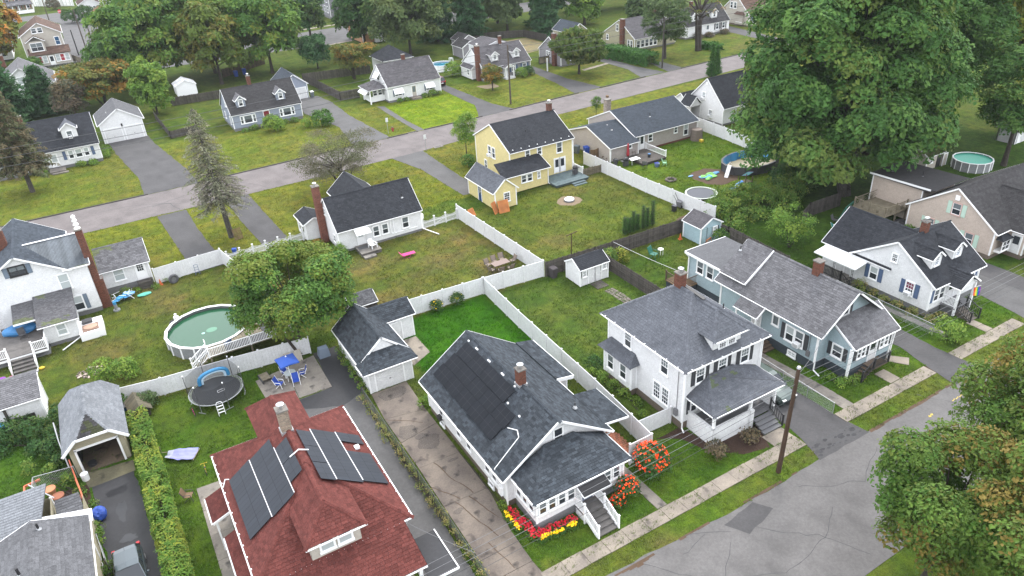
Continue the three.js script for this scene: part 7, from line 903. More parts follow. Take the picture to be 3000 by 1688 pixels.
function chainFence(label,pts,H,rail=M.galv){
const t=fenceBase('chain_link_fence',label,pts),org=[pts[0][0],0,pts[0][1]];
for(let s=0;s+1<pts.length;s++){const Q=along(pts[s],pts[s+1],2.6),r=new MB(org),f=new MB(org);for(const q of Q){const b=new MB(org);b.cyl([q[0],0,q[1]],[q[0],H+0.04,q[1]],0.03,0.03,6);b.build('post',rail,t);}r.cyl([pts[s][0],H,pts[s][1]],[pts[s+1][0],H,pts[s+1][1]],0.025,0.025,6);r.build('rail',rail,t);
const L=Math.hypot(pts[s+1][0]-pts[s][0],pts[s+1][1]-pts[s][1]),n=Math.round(L/0.16),P=(u,y)=>[lerp(pts[s][0],pts[s+1][0],clamp(u/n,0,1)),y,lerp(pts[s][1],pts[s+1][1],clamp(u/n,0,1))],k=H/0.16;for(let i=-Math.round(k);i<n;i++)for(const d of[1,-1]){const u0=Math.max(0,i),u1=Math.min(n,i+k);if(u1<=u0)continue;const y=(u)=>d>0?(u-i)/k*H:H-(u-i)/k*H;f.bar(P(u0,y(u0)),P(u1,y(u1)),0.008,0.008);}f.build('wire_mesh',rail,t,'stuff');}
return t;
}
chainFence('low chain link fence with weeds between the two drives',[[12.05,-48.2],[11.95,-37],[11.85,-26.6]],1.1,M.darkgrey);
chainFence('low chain link fence between the foursquare drive and the bungalow lawn',[[41.0,-38],[40.95,-26.0]],1.05);
chainFence('low chain link fence in front of the white cape with two dormers',[[56.2,-38],[56.3,-28.2]],1.05);
chainFence('chain link fence around the vegetable plot by the open garage',[[-11.5,-49.6],[-11.4,-51.8],[-8.8,-51.4]],1.1);
chainFence('bent chain link fence beside the parked car',[[-8.5,-44.3],[-7.9,-43.6],[-7.6,-41.0]],1.0);
chainFence('chain link fence in front of the tan two-storey gable house',[[-12,-218.6],[0,-217.6]],1.2);
function aboveGroundPool(label,x,z,rx,rz,H,o){
const t=thing('swimming_pool',label,'pool',x,0,z),n=o.n||18,w=new MB(),P=(i,f,y)=>{const a=(i+(o.ph||0))/n*6.283;return[Math.cos(a)*rx*f,y,Math.sin(a)*rz*f];};
for(let i=0;i<n;i++)w.quad(P(i,1,0),P(i+1,1,0),P(i+1,1,H),P(i,1,H),0.94+0.1*rnd()).quad(P(i,0.985,H),P(i+1,0.985,H),P(i+1,0.985,0.1),P(i,0.985,0.1),0.5);w.build('wall',o.wall,t);
const r=new MB();for(let i=0;i<n;i++){r.hexa([P(i,0.965,H),P(i+1,0.965,H),P(i+1,1.035,H),P(i,1.035,H),P(i,0.965,H+0.06),P(i+1,0.965,H+0.06),P(i+1,1.035,H+0.06),P(i,1.035,H+0.06)]);}r.build('rim',o.rim||M.trim,t);
for(let i=0;i<n;i++){const u=new MB(),a=P(i,1.005,0),b=P(i,1.005,H);u.bar(a,b,0.14,0.05,1);u.build('upright',o.rim||M.trim,t);}
const wa=new MB();for(let i=0;i<n;i++)wa.tri([0,o.water,0],P(i+1,0.985,o.water),P(i,0.985,o.water));wa.build('water',o.wm,t);
return t;
}
{
const p=aboveGroundPool('round white-rimmed above-ground pool full of green water beside the centre tree',3.3,-65.5,3.75,3.75,1.22,{wall:M.poolWall,water:0.95,wm:M.poolGreen,n:18});
const b=new MB();for(const[x,z,r,k]of[[0.2,0.4,0.5,1],[-0.6,0.6,0.16,[4,2.6,3.6]]]){const q=[];for(let i=0;i<16;i++)q.push([x+Math.cos(i*0.3927)*r,z+Math.sin(i*0.3927)*r*0.85]);b.poly(q,0.956,k);}b.build('drain',mat(0.07,0.2,0.12,{roughness:0.1}),p);
const f=thing('pool_filter','white pool filter tank with black pump behind the green pool','pool filter',1.0,0,-69.6);const m=new MB();m.cyl([0,0.3,0],[0,1.0,0],0.25,0.25,12).cyl([0,1,0],[0,1.3,0],0.12,0.12,8);m.build('tank',M.trim,f);const q=new MB();q.blob(-0.4,0.4,0.1,0.35,0.4,0.3,1,2,0.1);q.build('pump',M.black,f);
const d=thing('pool_deck','raised pool deck with white railing, black mats and stair beside the green pool','deck',6,0,-61.5),D=new MB([6,0,-61.5]),dh={g:d,o:[6,0,-61.5],mb(){return new MB([6,0,-61.5]);}};
for(let i=0;i<30;i++){const x=2.4+i*0.25,z0=x<7.05?-65.5+Math.sqrt(Math.max(0,14.6-Math.pow(x-3.3,2))):-66.5;D.box(x,x+0.22,1.12,1.2,z0,-59.9,0.85+0.3*rnd());}for(const[x,z]of[[2.5,-60],[6,-60],[9.7,-60],[9.7,-66]])D.box(x-0.07,x+0.07,0,1.12,z-0.07,z+0.07);D.build('deck',M.woodPale,d);
const mt=new MB([6,0,-61.5]);mt.box(3.9,7.4,1.2,1.215,-61.3,-60.1).box(7.4,9.3,1.2,1.215,-63,-60.1);mt.build('mat',M.black,d);railing(dh,[2.4,1.2,-59.85],[6.0,1.2,-59.85],M.trim,{});railing(dh,[6,1.2,-59.85],[9.8,1.2,-59.85],M.trim,{posts:[[9.8,1.2,-59.85]]});for(const z of[-60.0,-60.9])railing(dh,[2.4,1.2,z],[0.9,0.1,z],M.trim,{posts:[[0.9,0.1,z]]});for(let i=0;i<5;i++){const s=new MB([6,0,-61.5]);s.box(2.1-i*0.28,2.42-i*0.28,1.0-i*0.22,1.05-i*0.22,-60.9,-60.0);s.build('step',M.woodPale,d);}const gt=new MB([6,0,-61.5]);gt.box(2.38,2.44,1.2,2.2,-61.6,-60.9);gt.build('gate',M.trim,d);
const c=thing('deck_chair','blue folding chair on the pool deck at the rim','chair',4.2,1.2,-60.7,0.4),k=new MB();k.box(-0.25,0.25,0.38,0.42,-0.25,0.25).hexa([[-0.25,0.42,0.25],[0.25,0.42,0.25],[0.25,0.42,0.2],[-0.25,0.42,0.2],[-0.25,0.9,0.4],[0.25,0.9,0.4],[0.25,0.9,0.36],[-0.25,0.9,0.36]]);k.build('seat',M.shutterBlue,c);const l=new MB();for(const s of[-0.26,0.26])l.bar([s,0,0.3],[s,0.6,-0.25],0.03,0.03).bar([s,0,-0.3],[s,0.6,0.3],0.03,0.03);l.build('leg_frame',M.darkgrey,c);
}
{const p=aboveGroundPool('clean blue round pool behind the white cape with awnings',67.3,-147.5,2.4,2.4,1.25,{wall:M.trim,water:1.05,wm:M.water,n:20});const l=new MB();for(const z of[-0.3,0.3])l.path([[2.0,0.3,z],[2.0,2.1,z],[2.6,2.1,z],[3.0,0,z]],0.05,6);l.build('ladder',M.trim,p);}
{const p=aboveGroundPool('collapsed black-sided oval pool with blue liner under the big maple',74.2,-66.2,4.3,3.0,1.1,{wall:M.darkgrey,rim:M.darkgrey,water:0.25,wm:mat(0.20,0.17,0.09,{roughness:0.4}),n:16});const l=new MB();for(let i=0;i<22;i++){const P=(j,y,f)=>{const a=-2.9+j*0.13;return[Math.cos(a)*4.15*f,y+0.08*vnoise(j*1.3,y*3),Math.sin(a)*2.85*f];};l.quad(P(i,0.15,0.8+0.1*vnoise(i,3)),P(i+1,0.15,0.8+0.1*vnoise(i+1,3)),P(i+1,1.12,0.99),P(i,1.12,0.99),0.9+0.25*rnd());}l.build('liner',M.liner,p);const k=new MB();k.bar([-5.3,0,1.0],[-4.4,1.4,0.6],0.5,0.06).path([[-4.4,1.4,0.4],[-4.2,1.75,0.4],[-3.9,1.4,0.4]],0.03);k.build('ladder',M.trim,p);const n2=new MB();n2.bar([-0.3,0.35,0.4],[0.6,0.35,0.5],0.12,0.12);n2.build('pool_noodle',M.yellowP,p);}
{const p=aboveGroundPool('round pool with green cover beside the mossy shed',95.4,-48.6,2.3,2.3,1.2,{wall:M.poolWall,water:1.1,wm:mat(0.05,0.45,0.32,{roughness:0.4}),n:16});}
function trampoline(label,x,z,r,H,o={}){
const t=thing('trampoline',label,'trampoline',x,0,z),m=new MB();const q=[];for(let i=0;i<36;i++)q.push([Math.cos(i/36*6.283)*r*0.9,Math.sin(i/36*6.283)*r*0.9]);m.poly(q,H-0.05);m.build('mat',o.mat||M.mesh,t);
const f=new MB(),pts=[];for(let i=0;i<=36;i++)pts.push([Math.cos(i/36*6.283)*r,H,Math.sin(i/36*6.283)*r]);f.path(pts,0.035,6);f.build('frame',M.galv,t);const s=new MB();for(let i=0;i<90;i++){const a=i/90*6.283;s.cyl([Math.cos(a)*r,H,Math.sin(a)*r],[Math.cos(a)*r*0.9,H-0.05,Math.sin(a)*r*0.9],0.014,0.014,4);}s.build('spring',M.metal,t,'stuff');if(o.pad){const p=new MB();p.ring(0,H+0.015,0,r*0.96,0.22,0.03,36);p.build('pad',o.pad,t);}
for(let i=0;i<6;i++){const a=i/6*6.283+0.3,l=new MB();l.path([[Math.cos(a)*r,H,Math.sin(a)*r],[Math.cos(a)*r,0.03,Math.sin(a)*r]],0.03,6).bar([Math.cos(a-0.16)*r,0.03,Math.sin(a-0.16)*r],[Math.cos(a+0.16)*r,0.03,Math.sin(a+0.16)*r],0.05,0.05);l.build('leg',M.galv,t);if(o.net){const n=new MB();n.path([[Math.cos(a)*r*1.02,0.4,Math.sin(a)*r*1.02],[Math.cos(a)*r*1.02,H+1.75,Math.sin(a)*r*1.02]],0.03,6);const N=n.build('net_pole',M.darkgrey,t);const c=new MB();c.cyl([Math.cos(a)*r*1.02,H+1.75,Math.sin(a)*r*1.02],[Math.cos(a)*r*1.02,H+1.85,Math.sin(a)*r*1.02],0.05,0.05,8);c.build('cap',M.trim,N);}}
if(o.net){const n=new MB();for(let i=0;i<36;i++){const a=i/36*6.283,b=(i+1)/36*6.283,y=(u)=>H+1.65-0.25*Math.abs(Math.sin((u-0.3)*3)),k=0.96;n.quad([Math.cos(a)*r*k,H,Math.sin(a)*r*k],[Math.cos(b)*r*k,H,Math.sin(b)*r*k],[Math.cos(b)*r*k,y(b),Math.sin(b)*r*k],[Math.cos(a)*r*k,y(a),Math.sin(a)*r*k]);}n.build('safety_net',M.net,t);const d=new MB();d.bar([0.05,H-0.04,0.2],[0.6,H-0.04,0.1],0.03,0.012).bar([0.05,H-0.04,0.5],[0.6,H-0.04,0.4],0.03,0.012).bar([0.05,H-0.04,0.2],[0.05,H-0.04,0.5],0.03,0.012).bar([0.6,H-0.04,0.1],[0.6,H-0.04,0.4],0.03,0.012);d.build('target_mark',M.markWhite,t);}
return t;
}
{trampoline('black netted trampoline beside the hedge yard vinyl fence',1.95,-55.3,2.15,0.85,{net:true});
const a=thing('inflatable','blue and pale inflatable arch pool leaning inside the trampoline net','inflatable',2.1,0.9,-56.7,0.1);const m=new MB(),n=new MB(),P=(i,s)=>{const u=i/14*Math.PI;return[Math.cos(u)*s*1.2,Math.pow(Math.sin(u),0.5)*s*0.95,0];};for(let i=0;i<14;i++){m.cyl(P(i,1),P(i+1,1),0.15,0.15,8);n.cyl(P(i,0.8),P(i+1,0.8),0.1,0.1,8);}m.build('outer_tube',M.liner,a);n.build('inner_tube',mat(0.45,0.6,0.7),a);
const l=thing('step_ladder','white three-rung ladder hooked on the trampoline front','ladder',1.75,0,-52.85);const q=new MB();for(const s of[-0.25,0.25])q.path([[s,0,0.15],[s,0.95,-0.15],[s*0.6,1.1,-0.2]],0.025,6);q.path([[-0.15,1.1,-0.2],[0.15,1.1,-0.2]],0.025);q.build('rail',M.trim,l);for(const y of[0.25,0.5,0.75]){const r=new MB();r.box(-0.25,0.25,y-0.02,y+0.02,0.07-y*0.3,0.17-y*0.3);r.build('rung',M.trim,l);}}
trampoline('round grey trampoline without net behind the white fence',61.5,-62,1.95,0.8,{mat:mat(0.09,0.095,0.11),pad:mat(0.45,0.5,0.42)});
function chair(label,x,z,turn,fab,frame,o={}){const t=thing(o.name||'lawn_chair',label,'chair',x,o.y||0,z,turn,o.group),s=new MB(),W=0.26;s.box(-W,W,0.4,0.43,-0.25,0.25);s.build('seat',fab,t);const b=new MB();b.hexa([[-W,0.43,-0.22],[W,0.43,-0.22],[W,0.43,-0.25],[-W,0.43,-0.25],[-W,0.95,-0.42],[W,0.95,-0.42],[W,0.95,-0.45],[-W,0.95,-0.45]]);b.build('backrest',fab,t);for(const q of[-1,1]){const l=new MB(),X=q*0.29;l.path([[X,0,0.3],[X,0.62,0.2],[X,0.64,-0.25]],0.022,5);l.path([[X,0,-0.3],[X,0.42,0.1]],0.022,5).path([[X,0.4,-0.22],[X,0.97,-0.46]],0.022,5);l.build('side_frame',frame,t);}return t;}
function table(label,x,z,w,d,m,lm,y=0,round){const t=thing('patio_table',label,'table',x,y,z),s=new MB();if(round)s.cyl([0,0.68,0],[0,0.72,0],w/2,w/2,20);else s.box(-w/2,w/2,0.68,0.72,-d/2,d/2);s.build('tabletop',m,t);for(const[a,b]of[[-1,-1],[1,-1],[-1,1],[1,1]]){const l=new MB(),k=round?0.3:0.43;l.cyl([a*w*k,0,b*d*k],[a*w*k,0.68,b*d*k],0.025,0.025,6);l.build('leg',lm,t);}return t;}
{const u=thing('patio_umbrella','square blue patio umbrella over the blue chairs','umbrella',7.8,0,-54.3);const c=new MB(),q=[[-0.85,-0.75],[0.75,-0.85],[0.85,0.75],[-0.75,0.85]];for(let i=0;i<4;i++){const a=q[i],b=q[(i+1)%4],mx=(a[0]+b[0])/2*0.96,mz=(a[1]+b[1])/2*0.96;c.tri([a[0],1.95,a[1]],[0,2.35,0],[mx,2.02,mz]).tri([mx,2.02,mz],[0,2.35,0],[b[0],1.95,b[1]]).quad([a[0],1.95,a[1]],[mx,2.02,mz],[mx,1.9,mz],[a[0],1.82,a[1]]).quad([mx,2.02,mz],[b[0],1.95,b[1]],[b[0],1.82,b[1]],[mx,1.9,mz]);}c.build('canopy',mat(0.035,0.10,0.42,{roughness:0.8}),u);const p=new MB();p.cyl([0,0,0],[0,2.4,0],0.025,0.025,8).cyl([0,2.36,0],[0,2.45,0],0.07,0.03,8);p.build('pole',M.trim,u);
table('round glass table under the blue umbrella',7.8,-54.3,1.0,1.0,M.blind,M.trim,0,true);const bl=mat(0.012,0.05,0.30,{roughness:0.7});
for(const[x,z,a,l]of[[6.7,-53.7,0.9,'blue folding chair standing apart at the left of the patio'],[8.0,-53.3,-0.15,'blue folding chair in front of the umbrella, with footrest frame'],[8.75,-54.1,-1.8,'blue folding chair right of the umbrella'],[7.6,-55.0,0.4,'blue folding chair half under the umbrella']])chair(l,x,z,a,bl,M.trim);
const b=thing('storage_crate','slatted cream recliner folded flat at the patio corner by the lawn','recliner',5.9,0,-55.5,0.1);for(let i=0;i<6;i++){const s=new MB();s.box(-0.35,0.35,0.3+i*0.012,0.36+i*0.012,-0.6+i*0.2,-0.44+i*0.2);s.build('slat',M.woodPale,b);}const fb=new MB();fb.box(-0.4,-0.35,0,0.35,-0.65,0.65).box(0.35,0.4,0,0.35,-0.65,0.65);fb.build('frame',M.darkgrey,b);b.name='folded_recliner';
for(const[x,l]of[[8.3,'left folded table board leaning on the fence under the centre tree'],[9.2,'right folded table board leaning on the fence under the centre tree']]){const t=thing('table_board',l,'board',x,0,-56.9),m=new MB();m.hexa([[-0.3,0,0.35],[0.3,0,0.35],[0.3,0,0.3],[-0.3,0,0.3],[-0.3,1.0,0],[0.3,1.0,0],[0.3,1.0,-0.05],[-0.3,1.0,-0.05]]);m.build('board',M.greige,t);}const g=thing('covered_bin','grey plastic storage bin under the centre tree by the driveway','bin',11.3,0,-56.1),gm=new MB();gm.hexa([[-0.5,0,0.4],[0.5,0,0.4],[0.5,0,-0.4],[-0.5,0,-0.4],[-0.4,0.9,0.3],[0.4,0.9,0.3],[0.4,0.9,-0.3],[-0.4,0.9,-0.3]]);gm.build('body',mat(0.16,0.2,0.26),g);}
{const h=thing('hammock','pale blue striped hammock spread on the lawn','hammock',-1.9,0,-49.4,-0.55),m=new MB(),n=16;for(let i=0;i<n;i++)for(let j=0;j<6;j++){const y=(u,v)=>0.1+0.14*vnoise(u*6,v*4,3)+0.25*Math.abs(v-0.5),P=(a,b)=>[-1.1+2.2*a/n,y(a/n,b/6),(b/6-0.5)*lerp(0.7,1.25,Math.min(1,a/8))];m.quad(P(i,j),P(i+1,j),P(i+1,j+1),P(i,j+1),i<3?[1.7,1.7,1.0]:j%2?1.1:1.25);}m.build('cloth',M.lavender,h);const b=new MB();b.bar([1.15,0.2,-0.65],[1.15,0.2,0.65],0.05,0.05).path([[-1.1,0.2,-0.3],[-1.5,0.35,-0.1],[-1.55,0.9,-0.15]],0.03);b.build('spreader_bar',M.woodPale,h);}
function bike(label,x,z,turn,m,s=1,o={}){const t=thing('bicycle',label,'bicycle',x,0,z,turn),r=0.33;for(const q of[-0.5,0.5]){const w=new MB(),P=[];for(let i=0;i<=16;i++)P.push([q+Math.cos(i*0.3927)*r,r+Math.sin(i*0.3927)*r,0]);w.path(P,0.03,5);for(let i=0;i<8;i++)w.cyl([q,r,0],[q+Math.cos(i*0.785)*r,r+Math.sin(i*0.785)*r,0],0.008,0.008,3);w.build('wheel',M.black,t);}const f=new MB();f.path([[-0.5,r,0],[-0.1,0.3,0],[0.35,0.75,0],[-0.22,0.8,0],[-0.1,0.3,0]],0.035,6).path([[-0.5,r,0],[-0.22,0.8,0]],0.03).path([[0.5,r,0],[0.33,0.95,0]],0.03);f.build('frame',m,t);const h=new MB();h.path([[0.3,1.0,-0.3],[0.34,0.95,0],[0.3,1.0,0.3]],0.025).path([[0.3,1,0.3],[0.2,1.0,0.3]],0.035).path([[0.3,1,-0.3],[0.2,1.0,-0.3]],0.035);h.build('handlebar',o.hb||M.black,t);const d=new MB();d.blob(-0.24,0.86,0,0.15,0.05,0.09,1,1,0);d.build('saddle',M.black,t);t.scale.setScalar(s);return t;}
bike('small yellow kids bicycle standing on the hedge-side lawn',-0.65,-46.6,1.5,M.yellowP,0.7,{hb:M.yellowP});bike('pink kids bicycle leaning on the trampoline',-0.2,-54.1,1.7,M.pink,0.6);bike('green bicycle behind the tan ranch',65.6,-93.8,0.1,M.lime,1);
chair('brown patio chair on the lawn by the red-roofed house',-2.15,-44.4,1.2,M.woodRaw,M.darkgrey,{name:'patio_chair'});
{const d=thing('dog_house','small mossy wooden dog house at the end of the hedge','dog house',-3.9,0,-57.0,0.1),m=new MB();m.box(-0.65,0.65,0,0.8,-0.9,0.9).hexa([[-0.65,0.8,0.9],[0.65,0.8,0.9],[0.65,0.8,-0.9],[-0.65,0.8,-0.9],[-0.01,1.3,0.9],[0.01,1.3,0.9],[0.01,1.3,-0.9],[-0.01,1.3,-0.9]]);m.build('body',M.woodDark,d);const r=new MB();for(const q of[-1,1])for(let i=0;i<12;i++)r.bar([q*0.85,0.72,-1.1+i*0.2],[0,1.36,-1.1+i*0.2],0.19,0.04,0.8+0.4*rnd());r.build('roof',mat(0.16,0.14,0.09,{map:T.wood}),d);const k=new MB();k.box(-0.3,0.3,0,0.7,0.9,0.93);k.build('opening',M.black,d);const b=thing('blue_tub','grey-lidded blue tub behind the dog house','tub',-4.6,0,-58.3),t=new MB();t.box(-0.7,0.7,0,0.35,-0.4,0.4);t.build('tub',M.blueTarp,b);const l=new MB();l.box(-0.8,0.8,0.35,0.42,-0.5,0.45);l.build('lid',M.grey5,b);}
{const l=thing('sun_lounger','hot pink sun lounger on the patchy lawn','lounger',25.2,0,-69.6,-0.1),m=new MB(),P=[[-0.85,0.72],[-0.5,0.32],[0.95,0.36]];for(let i=0;i<2;i++)m.hexa([[P[i][0],P[i][1],0.32],[P[i+1][0],P[i+1][1],0.32],[P[i+1][0],P[i+1][1],-0.32],[P[i][0],P[i][1],-0.32],[P[i][0],P[i][1]+0.04,0.32],[P[i+1][0],P[i+1][1]+0.04,0.32],[P[i+1][0],P[i+1][1]+0.04,-0.32],[P[i][0],P[i][1]+0.04,-0.32]]);m.build('bed',M.pink,l);const f=new MB();for(const z of[-0.28,0.28])f.path([[-0.4,0.32,z],[-0.3,0,z],[0.3,0,z],[0.4,0.34,z]],0.02);f.build('leg_frame',M.pink,l);}
table('dark wood-topped patio table by the inner fence corner',32.3,-61.0,1.9,1.0,mat(0.20,0.15,0.13),M.darkgrey);
for(const[x,z,a,l]of[[31.3,-61.9,0.2,'brown sling chair at the back left of the corner table'],[32.2,-62.1,0,'brown sling chair at the back middle of the corner table'],[33.1,-62.2,-0.2,'brown sling chair at the back right of the corner table'],[31.0,-60.6,1.9,'brown sling chair at the left end of the corner table'],[31.8,-60.0,3.0,'brown sling chair at the front left of the corner table'],[32.9,-59.9,3.2,'brown sling chair at the front right of the corner table'],[33.9,-61.2,-1.5,'brown sling chair at the right end of the corner table']])chair(l,x,z,a,M.brownP,M.darkgrey,{name:'sling_chair'});
{const a=thing('adirondack_chair','white adirondack chair on the small rear deck','chair',22.7,0.45,-73.3,0.3);for(let i=0;i<5;i++){const m=new MB();m.bar([-0.24+i*0.12,0.3,-0.2],[-0.26+i*0.13,1.0-Math.abs(i-2)*0.06,-0.55],0.09,0.03);m.build('back_slat',M.trim,a);}const s=new MB();s.hexa([[-0.3,0.38,0.35],[0.3,0.38,0.35],[0.3,0.26,-0.25],[-0.3,0.26,-0.25],[-0.3,0.42,0.35],[0.3,0.42,0.35],[0.3,0.3,-0.25],[-0.3,0.3,-0.25]]);s.build('seat',M.trim,a);for(const q of[-0.34,0.34]){const m=new MB();m.box(q-0.06,q+0.06,0.55,0.58,-0.4,0.4).box(q-0.03,q+0.03,0,0.55,0.25,0.35).box(q-0.03,q+0.03,0,0.55,-0.4,-0.32);m.build('arm',M.trim,a);}}
function bin(label,x,z,m,turn=0,s=1,lidM){const t=thing('wheelie_bin',label,'bin',x,0,z,turn),b=new MB();b.hexa([[-0.24,0.05,0.26],[0.24,0.05,0.26],[0.24,0.05,-0.24],[-0.24,0.05,-0.24],[-0.3,1.0,0.34],[0.3,1.0,0.34],[0.3,1.0,-0.34],[-0.3,1.0,-0.34]]);b.build('body',m,t);const l=new MB();l.hexa([[-0.32,1.0,0.37],[0.32,1.0,0.37],[0.32,1.0,-0.37],[-0.32,1.0,-0.37],[-0.29,1.08,0.3],[0.29,1.08,0.3],[0.29,1.1,-0.34],[-0.29,1.1,-0.34]]);l.build('lid',lidM||m,t);for(const q of[-0.26,0.26]){const w=new MB();w.cyl([q-0.03,0.11,-0.26],[q+0.03,0.11,-0.26],0.11,0.11,10);w.build('wheel',M.black,t);}t.scale.setScalar(s);return t;}
bin('brown-black lidded bin at the board fence left of the white shed',35.7,-56.0,mat(0.05,0.042,0.045),0.1,1.1);bin('grey wheelie bin between the yellow and tan houses',59.2,-85.4,mat(0.11,0.13,0.14),0.3,1.1);bin('blue recycling bin at the tan ranch wall',59.9,-84.0,M.blueP,-0.2,1.15);bin('blue bin lying behind the picket fence end',9.2,-82.3,M.blueP,1.2,0.7);bin('black bin beside the wheelbarrow at the vinyl fence',56.4,-61.1,M.black,0.2,0.75,mat(0.1,0.1,0.11));bin('grey bin with white lid by the grey-blue garage',37.8,-145.0,mat(0.1,0.12,0.13),0,1.1,M.trim);bin('blue bin by the wooden fence under the tall left trees',29.6,-174.8,M.blueP,0.3,1.2);bin('second blue bin further along the reddish fence',31.6,-175.6,M.blueP,0.1,1.2);bin('large blue dumpster left of the grey apartment deck',67.5,-268,M.blueP,0,2.6);
bin('grey bin beside the centre-yard rear annex, small, at the charcoal grill',60.6,-78.0,M.darkgrey,0.5,0.8);
{const c=thing('traffic_cone','orange traffic cone by the annex stoop','cone',0.75,0,-79.7),m=new MB();m.cyl([0,0.04,0],[0,0.7,0],0.17,0.03,12);m.build('body',M.orangeP,c);const b=new MB();b.box(-0.22,0.22,0,0.05,-0.22,0.22);b.build('base',M.orangeP,c);copyOf(c,'orange traffic cone against the vinyl fence corner near the hand truck',7.5,0,-77.2);copyOf(c,'orange traffic cone with pale band in front of the pale blue shed',51.9,0,-55.0);}
{const t=thing('loose_tyre','big grey loose tyre leaning by the annex gate','tyre',2.1,0.5,-79.2,0.25),g=new THREE.TorusGeometry(0.4,0.15,10,26),m=new MB();m.geo(g);m.build('tread',mat(0.07,0.07,0.075),t);const r=new MB();r.cyl([0,0,-0.06],[0,0,0.06],0.28,0.28,16);r.build('rim',M.grey5,t);const h=thing('hand_truck','blue-grey hand truck leaning on the white fence','hand truck',4.6,0,-79.75),k=new MB();for(const s of[-0.2,0.2])k.bar([s,0.1,0.15],[s,1.2,0.0],0.04,0.04);for(const y of[0.3,0.6,0.9,1.2])k.bar([-0.2,y,0.13-y*0.11],[0.2,y,0.13-y*0.11],0.03,0.03);k.build('frame',M.shutterBlue,h);const w=new MB();w.cyl([-0.3,0.1,0.1],[-0.22,0.1,0.1],0.1,0.1,8).cyl([0.22,0.1,0.1],[0.3,0.1,0.1],0.1,0.1,8);w.build('wheels',M.black,h);}
{const p=thing('pallet','blond wooden pallet leaning on the spruce trunk','pallet',10.5,0,-86.6,0.15);for(let i=0;i<9;i++){const m=new MB(),y=0.06+i*0.145,z=0.35-y*0.35;m.bar([-0.5,y,z],[0.5,y,z],0.03,0.095,0.85+0.3*rnd());m.build('slat',M.woodRaw,p);}for(const x of[-0.48,0,0.48]){const m=new MB();m.bar([x,0,0.3],[x,1.28,-0.15],0.05,0.09);m.build('runner',M.woodRaw,p);}}
for(const[x,z,a,l,w,h]of[[38.9,-74.0,0.5,'left orange plywood board leaning on the yellow garage',0.9,1.4],[40.0,-73.7,-0.1,'right larger orange plywood board leaning on the yellow garage',1.4,1.45],[36.2,-75.0,0.3,'orange board lying behind the vinyl fence post',0.9,0.9]]){const b=thing('orange_board',l,'board',x,0,z,a),m=new MB();m.hexa([[-w/2,0,0.35],[w/2,0,0.35],[w/2,0,0.31],[-w/2,0,0.31],[-w/2,h,-0.2],[w/2,h,-0.2],[w/2,h,-0.24],[-w/2,h,-0.24]]);m.build('panel',mat(0.62,0.22,0.06,{map:T.wood,roughness:0.7}),b);const f=new MB();f.bar([-w/2+0.05,0.02,0.36],[-w/2+0.05,h,-0.18],0.08,0.03).bar([w/2-0.05,0.02,0.36],[w/2-0.05,h,-0.18],0.08,0.03);f.build('batten',mat(0.55,0.2,0.06),b);}
{const f=thing('fire_pit','white-covered round fire pit on the sandy circle','fire pit',48.3,0,-71.5),m=new MB();m.blob(0,0.22,0,0.62,0.26,0.62,1,3,0.06);m.build('cover',M.trim,f);const r=new MB();r.ring(0,0.2,0,0.62,0.12,0.2,20);r.build('rim',M.grey5,f);
const g=thing('stone_fire_ring','ring of fire stones with charred logs in the trampoline yard','fire ring',62.7,0,-68.9);for(let i=0;i<13;i++){const s=new MB(),a=i/13*6.283;s.blob(Math.cos(a)*0.6,0.12,Math.sin(a)*0.6,0.19,0.14,0.15,0.7+0.6*rnd(),1,0.3,i);s.build('stone',M.stone,g);}for(let i=0;i<4;i++){const l=new MB();l.cyl([rr(-0.4,0),0.15,rr(-0.3,0.3)],[rr(0,0.5),0.3,rr(-0.3,0.3)],0.06,0.05,7);l.build('log',M.woodDark,g);}}
{const c=thing('clothes_pole','tall T-shaped clothes line pole at the board fence','clothes pole',39.6,0,-58.4),m=new MB();m.cyl([0,0,0],[0.05,3.0,0],0.06,0.05,8);m.build('post',M.poleBrown,c);const a=new MB();a.bar([-0.7,2.95,0.15],[0.85,2.95,-0.1],0.08,0.08);a.build('crossbar',M.poleBrown,c);}
{const w=thing('wheelbarrow','grey wheelbarrow upended against the vinyl fence','wheelbarrow',57.4,0,-61.6,0.6),m=new MB();m.hexa([[-0.3,0.2,0.4],[0.3,0.2,0.4],[0.3,0.35,-0.1],[-0.3,0.35,-0.1],[-0.4,0.9,0.5],[0.4,0.9,0.5],[0.4,1.0,-0.15],[-0.4,1.0,-0.15]]);m.build('tray',M.grey5,w);const h=new MB();for(const s of[-0.25,0.25])h.bar([s,0.2,0.3],[s*1.6,1.8,-0.5],0.05,0.05);h.build('handle_pair',M.darkgrey,w);const k=new MB();k.cyl([-0.05,0.2,0.4],[0.05,0.2,0.4],0.2,0.2,12);k.build('wheel',M.black,w);}
{const g=thing('charcoal_grill','black grill among the tables by the tan ranch','grill',61.5,0,-76.9),m=new MB();m.blob(0,0.95,0,0.45,0.3,0.32,1,2,0.03);m.build('hood',M.black,g);const b=new MB();b.box(-0.75,0.75,0.75,0.8,-0.25,0.25).box(-0.35,0.35,0,0.75,-0.22,0.22);b.build('cart',M.darkgrey,g);const G=copyOf(g,'covered black grill on the blue-grey deck of the yellow house',53.6,0.42,-77.8,0.4);}
